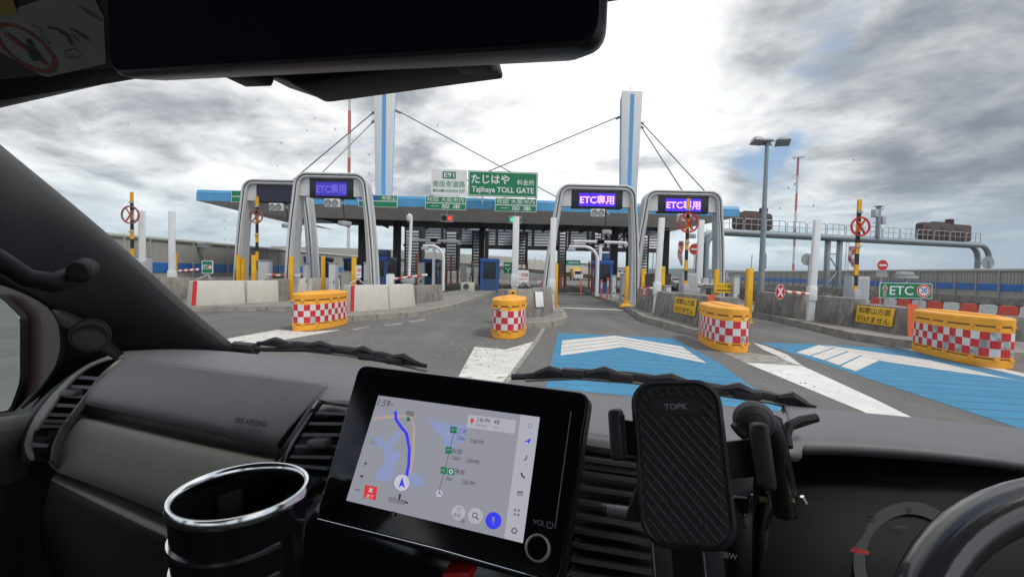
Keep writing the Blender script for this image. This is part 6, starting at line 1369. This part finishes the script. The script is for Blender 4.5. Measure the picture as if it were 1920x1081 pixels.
# specks on the glass
m = MB(); rd = random.Random(4); wn_ = (rows[1][0] - rows[0][0]).cross(rows[0][1] - rows[0][0]).normalized()
for px, py in ((573, 187), (615, 180), (575, 245), (527, 268), (568, 303), (520, 310), (640, 330), (692, 325), (628, 242), (660, 262), (590, 222), (698, 365), (705, 440), (692, 290), (750, 310), (548, 395), (420, 412), (421, 430), (421, 448), (1490, 345), (1462, 390), (1525, 385), (1478, 352), (1600, 300), (240, 233), (1325, 430), (820, 235), (1655, 392)):
    d = raydir(px, py); dl = Vector((d.dot(VR), d.dot(VF), d.z)); o = Vector((0, 0, EYE)); p0 = rows[4][5]; k = (p0 - o).dot(wn_) / dl.dot(wn_); c = o + dl * (k * .985); e = Vector((rd.uniform(-.4, .6), 0, 1)).normalized(); s_ = e.cross(Vector((0, 1, 0))).normalized(); l_ = rd.uniform(.0010, .0026)
    m.prism([c - e * l_ - s_ * .0003, c - e * l_ * .2 + s_ * .0005, c + e * l_, c + s_ * -.0006], (0, .0003, 0))
stuff(m.build('windscreen_specks', mat('speck', (.05, .05, .045), .8), van, smooth=False))
# cowl outside the glass
patch('cowl', [[p + Vector((0, .03, -.03)) for p in A], [p + Vector((0, .10, -.07)) for p in A], [p + Vector((0, .16, -.30)) for p in A], [p + Vector((0, .17, -.9)) for p in A]], M['trim'], sub=0)
def wiper(pts_blade, pts_arm, knees, label_):
    w = bpy.data.objects.new('wiper', None); C.objects.link(w); w.parent = van
    MB().tube([vp(*p) for p in pts_blade], [.005] + [.011] * (len(pts_blade) - 2) + [.005], 8, sx=.55).build('blade_frame', M['rubber'], w)
    MB().tube([vp(*p) for p in pts_arm], [.007] + [.006] * (len(pts_arm) - 1), 8).build('arm', M['rubber'], w)
    for p in knees: MB().box(vp(*p), (.045, .02, .016), 0).build('blade_joint', M['rubber'], w, bevel=.003)
    MB().tube([vp(p[0], p[1] + 9, p[2] - .004) for p in pts_blade], .0032, 6).build('squeegee', mat('rubber_edge', (.20, .20, .205), .4, .3), w)
    for i_ in range(len(pts_blade) - 1):
        a_, b_ = vp(*pts_blade[i_]), vp(*pts_blade[i_ + 1]); MB().tube([a_.lerp(b_, .2) + Vector((0, -.004, .004)), a_.lerp(b_, .5) + Vector((0, -.006, .013)), a_.lerp(b_, .8) + Vector((0, -.004, .004))], [.005, .008, .005], 6).build('blade_bridge', M['rubber'], w)
wiper([(482, 643, .95), (560, 647, .945), (650, 657, .94), (720, 668, .93), (800, 686, .92)], [(430, 652, .95), (500, 655, .945), (590, 655, .94), (640, 654, .94), (700, 672, .93), (745, 679, .925)], [(540, 646, .947), (610, 655, .94), (690, 668, .932), (742, 676, .925)], '')
wiper([(985, 704, .90), (1080, 700, .90), (1190, 708, .895), (1330, 728, .885), (1440, 744, .88), (1530, 764, .875)], [(960, 706, .905), (1060, 704, .90), (1140, 700, .9), (1290, 726, .89), (1420, 748, .885)], [(1075, 698, .9), (1165, 706, .895), (1400, 738, .882), (1340, 730, .886)], '')
MB().tube([vp(440, 650, .95), vp(480, 654, .945)], .016, 8).build('wiper_pivot', M['rubber'], van)
# A pillar trim
pr = [(-60, 232, .50), (0, 283, .52), (110, 372, .62), (230, 472, .72), (340, 578, .82), (440, 658, .905)]
pm1 = [(-60, 270, .46), (-5, 318, .48), (85, 405, .58), (195, 505, .68), (300, 600, .78), (400, 668, .88)]
pm2 = [(-60, 400, .44), (-20, 430, .46), (40, 490, .54), (130, 570, .63), (215, 640, .73), (300, 680, .84)]
pl_ = [(-60, 520, .46), (-20, 528, .48), (40, 545, .54), (100, 580, .61), (165, 640, .70), (210, 690, .80)]
ptop = [Vector((-1.10, .40, EYE + .36)), Vector((-1.10, .35, EYE + .36)), Vector((-1.12, .29, EYE + .36)), Vector((-1.16, .2, EYE + .35)), Vector((-1.17, .12, EYE + .34))]
patch('pillar_trim', [[t_] + list(r_) for t_, r_ in zip(ptop, ([(p[0] + 6, p[1] - 3, p[2] + .05) for p in pr], pr, pm1, pm2, pl_))], M['trim'], sub=2)
MB().box((.665, .74, EYE - .43), (.15, .36, .40)).build('dash_end_cap', M['dash'], van, bevel=.02)
MB().tube([(-1.15, .30, EYE + .38), (-1.15, -3.2, EYE + .38)], .04, 8).build('roof_rail', M['liner'], van); MB().tube([(.71, .30, EYE + .38), (.71, -3.2, EYE + .38)], .04, 8).build('roof_rail', M['liner'], van)
MB().tube([vp(-60, 452, .42), vp(0, 490, .44), vp(50, 522, .47), vp(100, 530, .50), vp(140, 518, .535), vp(165, 500, .57)], [.016, .016, .016, .017, .020, .018], 12).build('grab_handle', M['trim'], van)
MB().lathe([(.017, 0), (.019, .006), (.015, .012), (0, .013)], 24, vp(152, 510, .525), Vector((.55, -.8, .1))).build('handle_cap', M['trim'], van)
# speaker sail and door
patch('sail_panel', [[(60, 540, .60), (150, 585, .66), (235, 668, .74)], [(120, 600, .60), (170, 630, .64), (225, 685, .70)], [(112, 690, .66), (160, 685, .70), (212, 682, .75)], [(40, 765, .66), (80, 735, .69), (140, 700, .74)]], M['trim'], sub=2)
ring(vp(170, 628, .625), (.75, .66, 0), (0, 0, 1), .030, .034, .004).build('tweeter_ring', M['trim'], van); disc(vp(170, 628, .63), (.75, .66, 0), (0, 0, 1), .029, .002).build('tweeter_grille', M['cabin'], van)
patch('door_panel', [[(-200, 792, .46), (-60, 790, .52), (40, 780, .61), (100, 764, .68)], [(-200, 812, .44), (-60, 808, .50), (40, 798, .60), (100, 780, .67)], [(-200, 870, .45), (-60, 866, .51), (30, 856, .61), (70, 850, .67)], [(-200, 930, .50), (-60, 920, .56), (20, 905, .64), (50, 895, .69)]], M['dashl'], sub=2)
patch('kick_panel', [[(-250, 880, .54), (-60, 875, .60), (20, 852, .68), (190, 810, .80)], [(-250, 1400, .52), (-60, 1400, .62), (60, 1400, .78), (200, 1400, .9)]], M['cabin'], sub=0)
# side mirror outside the door
sm = bpy.data.objects.new('side_mirror', None); C.objects.link(sm); sm.parent = van
def mo(pts, v): return [vp(x, y, v) for x, y in pts]
om = rpoly(mo([(-150, 520), (20, 530), (96, 552), (150, 640), (130, 780), (40, 800), (-150, 800)], .80), .03)
MB().loft([om, [p + Vector((-.01, .05, 0)) for p in om], [sum(om, Vector()) / len(om) + (p - sum(om, Vector()) / len(om)) * .8 + Vector((-.01, .15, 0)) for p in om]]).build('housing', M['brownc'], sm)
im = rpoly(mo([(-140, 548), (8, 553), (47, 590), (47, 715), (26, 772), (-140, 776)], .785), .025)
MB().prism([p + Vector((0, -.004, 0)) for p in im], (0, .01, 0)).build('gasket', M['trim'], sm)
ic = sum(im, Vector()) / len(im); mrot = Matrix.Rotation(R(-16), 3, 'Z')
MB().prism([ic + (p - ic) * .97 + Vector((0, -.008, 0)) for p in im], (0, .003, 0)).build('mirror_glass', M['mirr'], sm, smooth=False)
MB().tube([vp(120, 720, .82), vp(170, 730, .76)], .03, 8).build('stalk', M['trim'], sm)
# header, sun visor and warning label
patch('header', [[(-120, 205, .47), (0, 187, .455), (120, 167, .45), (245, 148, .445), (500, 96, .44), (1000, 20, .43), (1500, -60, .42), (2100, -120, .40)], [(-120, 150, .44), (0, 130, .42), (120, 110, .41), (245, 95, .40), (500, 40, .40), (1000, -60, .38), (1500, -160, .36), (2100, -240, .34)], [(-120, -100, .30), (0, -100, .28), (120, -100, .27), (245, -110, .27), (500, -160, .27), (1000, -260, .26), (1500, -360, .25), (2100, -440, .25)]], M['trim'], sub=1)
patch('header_trim', [[(-120, 224, .485), (0, 202, .475), (120, 174, .47), (240, 146, .465)], [(-120, 200, .47), (0, 184, .462), (120, 162, .458), (240, 140, .454)]], mat('header_light', (.42, .42, .42), .6), sub=0, thick=.003)
vo, v1, v2 = vp(0, 150, .385), vp(210, 125, .375), vp(0, 40, .325); vnn = (v1 - vo).cross(v2 - vo).normalized()
if vnn.dot(Vector((0, 0, EYE)) - vo) < 0: vnn = -vnn
def onv(px, py, off):
    d = raydir(px, py); dl = Vector((d.dot(VR), d.dot(VF), d.z)); o = Vector((0, 0, EYE)); k = (vo - o).dot(vnn) / dl.dot(vnn); return o + dl * k + vnn * off
vis = MB().prism([onv(x, y, 0) for x, y in ((-200, 180), (0, 152), (212, 130), (340, 100), (340, -150), (-200, -120))], -vnn * .014).build('sun_visor', M['liner'], van, bevel=.004)
def vpoly(pts, m, name, off): return MB().quad(*[onv(x, y, off) for x, y in pts]).build(name, M[m], vis, smooth=False)
vpoly([(-60, 20), (20, 18), (165, -30), (196, 30), (200, 118), (92, 143), (78, 140), (-60, 60)], 'lbl', 'warning_label', .0015)
vpoly([(-60, -60), (12, -40), (36, 22), (0, 32), (-60, 40)], 'lbly', 'yellow_band', .0022)
def vring(cx, cy, rx_, ry_, rot, k, m, name):
    n = 36; a_ = []; b_ = []
    for i in range(n + 1):
        a = 2 * math.pi * i / n
        for kk, L_ in ((1, a_), (k, b_)):
            x, y = rx_ * kk * math.cos(a), ry_ * kk * math.sin(a); L_.append(onv(cx + x * math.cos(rot) - y * math.sin(rot), cy + x * math.sin(rot) + y * math.cos(rot), .0022))
    MB().grid([a_, b_]).build(name, M[m], vis, smooth=False)
vring(50, 88, 70, 30, R(36), .84, 'lblr', 'prohibition_ring')
vpoly([(8, 62), (14, 58), (92, 116), (87, 120)], 'lblr', 'prohibition_bar', .0026)
vpoly([(52, 72), (60, 70), (66, 88), (78, 100), (76, 112), (66, 112), (56, 100), (58, 90)], 'lblk', 'child_seat_icon', .003)
def vline(pts, w, name='label_drawing'):
    P = [Vector(p) for p in pts]; a_ = []; b_ = []
    for i, p in enumerate(P):
        d = (P[min(i + 1, len(P) - 1)] - P[max(i - 1, 0)]).normalized(); n_ = Vector((-d.y, d.x)) * w / 2; a_.append(onv(*(p + n_), .003)); b_.append(onv(*(p - n_), .003))
    MB().grid([a_, b_]).build(name, M['lblk'], vis, smooth=False)
vline([(92, 48), (110, 52), (130, 65), (138, 82)], 4); vline([(64, 44), (80, 52), (82, 66), (98, 80)], 2); vline([(124, 92), (128, 105), (150, 104), (156, 98), (146, 88), (126, 92)], 1.6); vline([(135, 50), (155, 62), (170, 74)], 3); vline([(140, 62), (152, 76)], 2); vline([(165, 20), (185, 30), (195, 36)], 2); vline([(150, 8), (175, 22)], 1.6)
# interior mirror with a wide display glass
MVp = .20
mo_ = rpoly([vp(x, y, v_) for x, y, v_ in ((196, -140, .205), (1140, -140, .195), (1131, 88, .195), (206, 141, .205))], .012, 6)
rm = bpy.data.objects.new('rear_view_mirror', None); C.objects.link(rm); rm.parent = van
cm = sum(mo_, Vector()) / len(mo_)
MB().loft([[cm + (p - cm) * .985 + Vector((0, -.0005, 0)) for p in mo_], [p + Vector((0, .003, 0)) for p in mo_], [p + Vector((0, .010, .001)) for p in mo_], [cm + (p - cm) * .95 + Vector((0, .022, .003)) for p in mo_]]).build('mirror_case', mat('mirror_case_black', (.02, .02, .023), .4), rm, ang=50)
MB().prism([cm + Vector(((p - cm).x * .984, (p - cm).y, (p - cm).z * .955)) + Vector((0, -.0014, .001)) for p in mo_], (0, .0008, 0)).build('mirror_glass', mat('display_mirror', (.012, .015, .024), .12, spec=.4), rm, smooth=False)
MB().prism([vp(x, y, .245) for x, y in ((468, 128), (535, 150), (545, 158), (560, 157), (790, 121), (912, 103), (900, 60), (460, 90))], (0, .035, 0)).build('mirror_mount', M['trim'], rm, bevel=.003)
MB().prism([vp(x, y, .238) for x, y in ((400, 132), (418, 143), (466, 141), (470, 130), (470, 100), (400, 110))], (0, .02, 0)).build('mirror_clip', M['trim'], rm, bevel=.002); MB().prism([vp(x, y, .238) for x, y in ((838, 104), (846, 117), (905, 114), (911, 100), (905, 60), (838, 70))], (0, .02, 0)).build('mirror_clip', M['trim'], rm, bevel=.002)
m = MB()
for i in range(12):
    if i not in (5, 6): 
        x = 528 + i * 6 if i < 5 else 640 + i * 8; y = 126 - (x - 520) * .055
        m.prism([vp(x, y - 4, .2445), vp(x + 2.5, y - 4, .2445), vp(x + 4, y + 4, .2445), vp(x + 1.5, y + 4, .2445)], (0, .002, 0))
m.build('vent_slots', M['blk'], rm, smooth=False)
MB().tube([vp(680, 60, .25), vp(690, -80, .33), vp(690, -160, .36)], .012, 10).build('mirror_stem', M['trim'], rm)
# closed shell round the cabin
Z0, ZR = EYE - 1.15, EYE + .40
MB().prism([(-1.14, .30, ZR), (.70, .30, ZR), (.70, -3.2, ZR), (-1.14, -3.2, ZR)], (0, 0, .06)).build('roof', M['liner'], van, smooth=False)
MB().prism([(-1.16, .9, Z0), (.72, .9, Z0), (.72, -3.2, Z0), (-1.16, -3.2, Z0)], (0, 0, -.05)).build('floor', M['cabin'], van, smooth=False)
MB().prism([(-1.16, .92, Z0), (.72, .92, Z0), (.72, .92, EYE - .26), (-1.16, .92, EYE - .26)], (0, .02, 0)).build('front_panel', M['cabin'], van, smooth=False)
MB().prism([(-1.14, -3.2, Z0), (.72, -3.2, Z0), (.72, -3.2, EYE - .2), (-1.14, -3.2, EYE - .2)], (0, -.04, 0)).build('rear_panel', M['cabin'], van, smooth=False)
MB().prism([(-1.17, .55, Z0), (-1.17, -3.2, Z0), (-1.17, -3.2, EYE - .24), (-1.17, .35, EYE - .24)], (-.04, 0, 0)).build('left_side', M['cabin'], van, smooth=False)
MB().prism([(.73, .9, Z0), (.73, -3.2, Z0), (.73, -3.2, EYE - .24), (.73, .9, EYE - .24)], (.04, 0, 0)).build('right_door', M['dashl'], van, smooth=False)
for y_ in (-.75, -2.0, -3.15):
    for x_ in (-1.16, .73): MB().box((x_, y_, EYE + .08), (.05, .16, .70)).build('side_pillar', M['cabin'], van, smooth=False)
MB().tube([(.72, .92, EYE - .24), (.70, .32, EYE + .38)], .05, 8).build('right_pillar', M['trim'], van)

# --- phone holder
ph = thing('phone_holder', 'black carbon patterned phone holder on a swivel arm before the air vent', 'phone holder', tuple(Matrix.Rotation(-TH, 3, 'Z') @ Vector((0, 0, 0))), -TH)
pc = [vp(1196, 708, .405), vp(1352, 716, .405), vp(1384, 1032, .375), vp(1188, 1030, .375)]
pX = ((pc[1] - pc[0]) + (pc[2] - pc[3])).normalized(); pN = pX.cross((pc[0] - pc[3]) + (pc[1] - pc[2])).normalized(); pY = pN.cross(pX).normalized(); pC = sum(pc, Vector()) / 4
pW = ((pc[1] - pc[0]).length + (pc[2] - pc[3]).length) / 2; pH = ((pc[0] - pc[3]).dot(pY) + (pc[1] - pc[2]).dot(pY)) / 2
def pp(x, y, z=0.0): return pC + pX * x + pY * y + pN * z
def rr2(w, h, r, n=6):
    o = []
    for cx, cy, a0 in ((w / 2 - r, h / 2 - r, 0), (-w / 2 + r, h / 2 - r, 90), (-w / 2 + r, -h / 2 + r, 180), (w / 2 - r, -h / 2 + r, 270)):
        for k in range(n + 1): a = R(a0 + 90 * k / n); o.append((cx + r * math.cos(a), cy + r * math.sin(a)))
    return o
pbody = mat('holder_black', (.020, .021, .023), .5); prib = mat('holder_carbon', (.05, .052, .055), .36)  # plate darker, ribs paler: groove shade is put into the two colours
MB().loft([[pp(x, y, -.012) for x, y in rr2(pW, pH, .02)], [pp(x, y, -.001) for x, y in rr2(pW, pH, .02)], [pp(x, y, .001) for x, y in rr2(pW - .005, pH - .005, .0185)], [pp(x, y, -.001) for x, y in rr2(pW - .009, pH - .009, .017)]]).build('back_plate', pbody, ph, ang=40)
iw, ih = pW - .011, pH - .012; m = MB(); th_ = R(-52); d = Vector((math.cos(th_), math.sin(th_))); nn = Vector((-d.y, d.x)); step = .0062; rc_ = .016
def inside(p): 
    qx, qy = abs(p.x) - (iw / 2 - rc_), abs(p.y) - (ih / 2 - rc_)
    if abs(p.x) > iw / 2 or abs(p.y) > ih / 2: return False
    if qx > 0 and qy > 0 and qx * qx + qy * qy > rc_ * rc_: return False
    return not (abs(p.x) < iw * .34 and abs(p.y - ih * .37) < .0075)
for k in range(-22, 23):
    c0_ = nn * (k * step); run = []; s = -.14
    while s <= .1401:
        p = c0_ + d * s
        if inside(p): run.append(p)
        if (not inside(p) or s + .0016 > .14) and run:
            if len(run) > 2:
                rows_ = []
                for i, q in enumerate(run):
                    wv = .0019 + .0004 * (1.6 if (i % 4) < 2 else -1.2); rows_.append([pp(*(q - nn * wv), -.0022), pp(*(q - nn * wv * .4), .0010), pp(*(q + nn * wv * .4), .0010), pp(*(q + nn * wv), -.0022)])
                m.grid(rows_)
            run = []
        s += .0016
m.build('carbon_ribs', prib, ph)
MB().prism([pp(x * 1 + 0, y + ih * .37, -.0005) for x, y in rr2(iw * .66, .0135, .003)], pN * .0012).build('badge', pbody, ph)
lettering('TOPK', pp(0, ih * .37), pX, pY, iw * .30, .0048, mat('badge_silver', (.36, .36, .37), .4, .2), ph, .02, name='badge_lettering', off=.0012)
# side clamps
for sg, x0_, y0_ in ((-1, 1146, 812), (1, 1428, 850)):
    c = (vp(1158, 812, .40) if sg < 0 else vp(1428, 852, .40)); hgt = .042 if sg < 0 else .050
    MB().hexa([c + pX * -.006 - pY * hgt / 2 - pN * .008, c + pX * .006 - pY * hgt / 2 - pN * .008, c + pX * .006 - pY * hgt / 2 + pN * .014, c + pX * -.006 - pY * hgt / 2 + pN * .014], [c + pX * -.006 + pY * hgt / 2 - pN * .008, c + pX * .006 + pY * hgt / 2 - pN * .008, c + pX * .006 + pY * hgt / 2 + pN * .014, c + pX * -.006 + pY * hgt / 2 + pN * .014]).build('side_clamp', pbody, ph, bevel=.004, seg=3)
    MB().hexa([c + pX * (-.004 * sg) - pY * hgt * .38 + pN * .004, c + pX * (-.0075 * sg) - pY * hgt * .38 + pN * .004, c + pX * (-.0075 * sg) - pY * hgt * .38 + pN * .0135, c + pX * (-.004 * sg) - pY * hgt * .38 + pN * .0135], [c + pX * (-.004 * sg) + pY * hgt * .38 + pN * .004, c + pX * (-.0075 * sg) + pY * hgt * .38 + pN * .004, c + pX * (-.0075 * sg) + pY * hgt * .38 + pN * .0135, c + pX * (-.004 * sg) + pY * hgt * .38 + pN * .0135]).build('clamp_pad', M['cabin'], ph)
    e = pp(sg * pW * .3, (c - pC).dot(pY) - .004, -.008); MB().hexa([c - pY * .017 - pN * .006, e - pY * .017, e - pY * .017 - pN * .006, c - pY * .017 - pN * .010], [c + pY * .012 - pN * .006, e + pY * .012, e + pY * .012 - pN * .006, c + pY * .012 - pN * .010]).build('slide_arm', pbody, ph, bevel=.001)
# swivel ball and arm
bc = vp(1413, 787, .435); MB().lathe([(.004, -.016), (.010, -.0145), (.015, -.008), (.0168, 0), (.0160, .005), (.0140, .0090), (.0136, .0088), (.0125, .0104), (.0085, .0124), (.0081, .0121), (.006, .0132), (.001, .0138)], 32, bc, Vector((-.12, -1, .05)), caps=True).build('swivel_knob', mat('knob_rubber', (.05, .05, .055), .6), ph, ang=60)
MB().tube([vp(1383, 810, .43), bc], .0085, 10).build('swivel_neck', pbody, ph); MB().tube([bc + Vector((.004, .012, 0)), vp(1438, 800, .45), vp(1452, 830, .47), vp(1456, 880, .49), vp(1470, 960, .51)], [.012, .012, .011, .010, .010], 10).build('swivel_arm', pbody, ph)
MB().tube([vp(1450, 790, .455), vp(1475, 900, .50), vp(1485, 960, .52)], .008, 8).build('swivel_arm', pbody, ph)
# lower supports
for x in (-.022, .016):
    MB().hexa([pp(x - .008, -pH / 2 - .035, -.014), pp(x + .008, -pH / 2 - .035, -.014), pp(x + .008, -pH / 2 - .035, -.004), pp(x - .008, -pH / 2 - .035, -.004)], [pp(x - .008, -pH / 2 + .012, -.014), pp(x + .008, -pH / 2 + .012, -.014), pp(x + .008, -pH / 2 + .012, -.004), pp(x - .008, -pH / 2 + .012, -.004)]).build('foot_bar', pbody, ph, bevel=.001)
    MB().tube([pp(x - .006, -pH / 2 - .03, -.003), pp(x - .006, -pH / 2 + .006, -.003)], .0006, 5).build('foot_edge', M['grey'], ph)
MB().hexa([pp(-.05, -.05, -.055), pp(.045, -.05, -.055), pp(.045, -.05, -.012), pp(-.05, -.05, -.012)], [pp(-.012, .03, -.055), pp(.012, .03, -.055), pp(.012, .03, -.012), pp(-.012, .03, -.012)]).build('mount_block', M['cabin'], ph)
# buttons behind the holder
patch('switch_panel', [[(1370, 880, .52), (1412, 884, .515)], [(1362, 1120, .46), (1408, 1120, .455)]], M['trim'], sub=0, thick=.004)
o = vp(1361, 1040, .472); lettering('VIEW', vp(1364, 1039, .468), (1, 0, 0), (0, .25, 1), None, .0048, M['grey'], van, .01, name='switch_lettering', off=.002)
for y in (930, 985): MB().prism([vp(1374, y, .496), vp(1404, y + 3, .49), vp(1402, y + 42, .482), vp(1372, y + 40, .487)], (0, .008, 0)).build('dash_switch', M['gloss'], van, bevel=.002)

# --- cup holder hooked on the centre vent
cu = vp(453, 917, .315); cu_r = .056
cup = thing('cup_holder', 'black round cup holder with chrome rim hooked on the air vent', 'cup holder', (0, 0, 0), -TH)
blk_g = mat('cup_black', (.010, .010, .012), .18)
MB().lathe([(cu_r * .90, -.10), (cu_r * .93, -.06), (cu_r * .975, -.004), (cu_r * .94, -.004), (cu_r * .88, -.06), (cu_r * .84, -.095), (0.001, -.096)], 48, cu, caps=False).build('cup_wall', blk_g, cup, ang=40)
MB().lathe([(cu_r * .975, -.007), (cu_r * 1.015, -.006), (cu_r * 1.02, -.002), (cu_r * .99, .0015), (cu_r * .945, .0015), (cu_r * .915, -.001), (cu_r * .905, -.006), (cu_r * .93, -.010)], 56, cu, caps=False).build('chrome_rim', M['chrome'], cup, ang=60)
for z in (-.036, -.062): ring(cu + Vector((0, 0, z)), (1, 0, 0), (0, 1, 0), cu_r * .90, cu_r * (.985 if z > -.05 else .965), .003, 40, 205, 350).build('chrome_band', M['chrome'], cup)
MB().hexa([cu + Vector((.03, .02, -.05)), cu + Vector((.055, .0, -.05)), vp(606, 930, .50), vp(572, 922, .51)], [cu + Vector((.03, .02, -.008)), cu + Vector((.055, .0, -.008)), vp(606, 893, .50), vp(572, 888, .51)]).build('hook_arm', blk_g, cup, bevel=.003)
for a in (30, 150, 270):
    d = Vector((math.cos(R(a)), math.sin(R(a)), 0)); MB().hexa([cu + d * cu_r * .86 + Vector((-d.y, d.x, 0)) * -.012 + Vector((0, 0, -.07)), cu + d * cu_r * .86 + Vector((-d.y, d.x, 0)) * .012 + Vector((0, 0, -.07)), cu + d * cu_r * .60 + Vector((-d.y, d.x, 0)) * .011 + Vector((0, 0, -.06)), cu + d * cu_r * .60 + Vector((-d.y, d.x, 0)) * -.011 + Vector((0, 0, -.06))], [cu + d * cu_r * .90 + Vector((-d.y, d.x, 0)) * -.012 + Vector((0, 0, -.02)), cu + d * cu_r * .90 + Vector((-d.y, d.x, 0)) * .012 + Vector((0, 0, -.02)), cu + d * cu_r * .84 + Vector((-d.y, d.x, 0)) * .011 + Vector((0, 0, -.022)), cu + d * cu_r * .84 + Vector((-d.y, d.x, 0)) * -.011 + Vector((0, 0, -.022))]).build('grip_flap', M['trim'], cup, bevel=.002)
# second rim peeping out lower down
c2_ = vp(488, 1088, .34); MB().lathe([(.022, -.03), (.024, 0), (.0255, .002), (.0235, .004), (.021, .002), (.02, -.02)], 36, c2_, caps=False).build('lower_knob', M['chrome'], van)
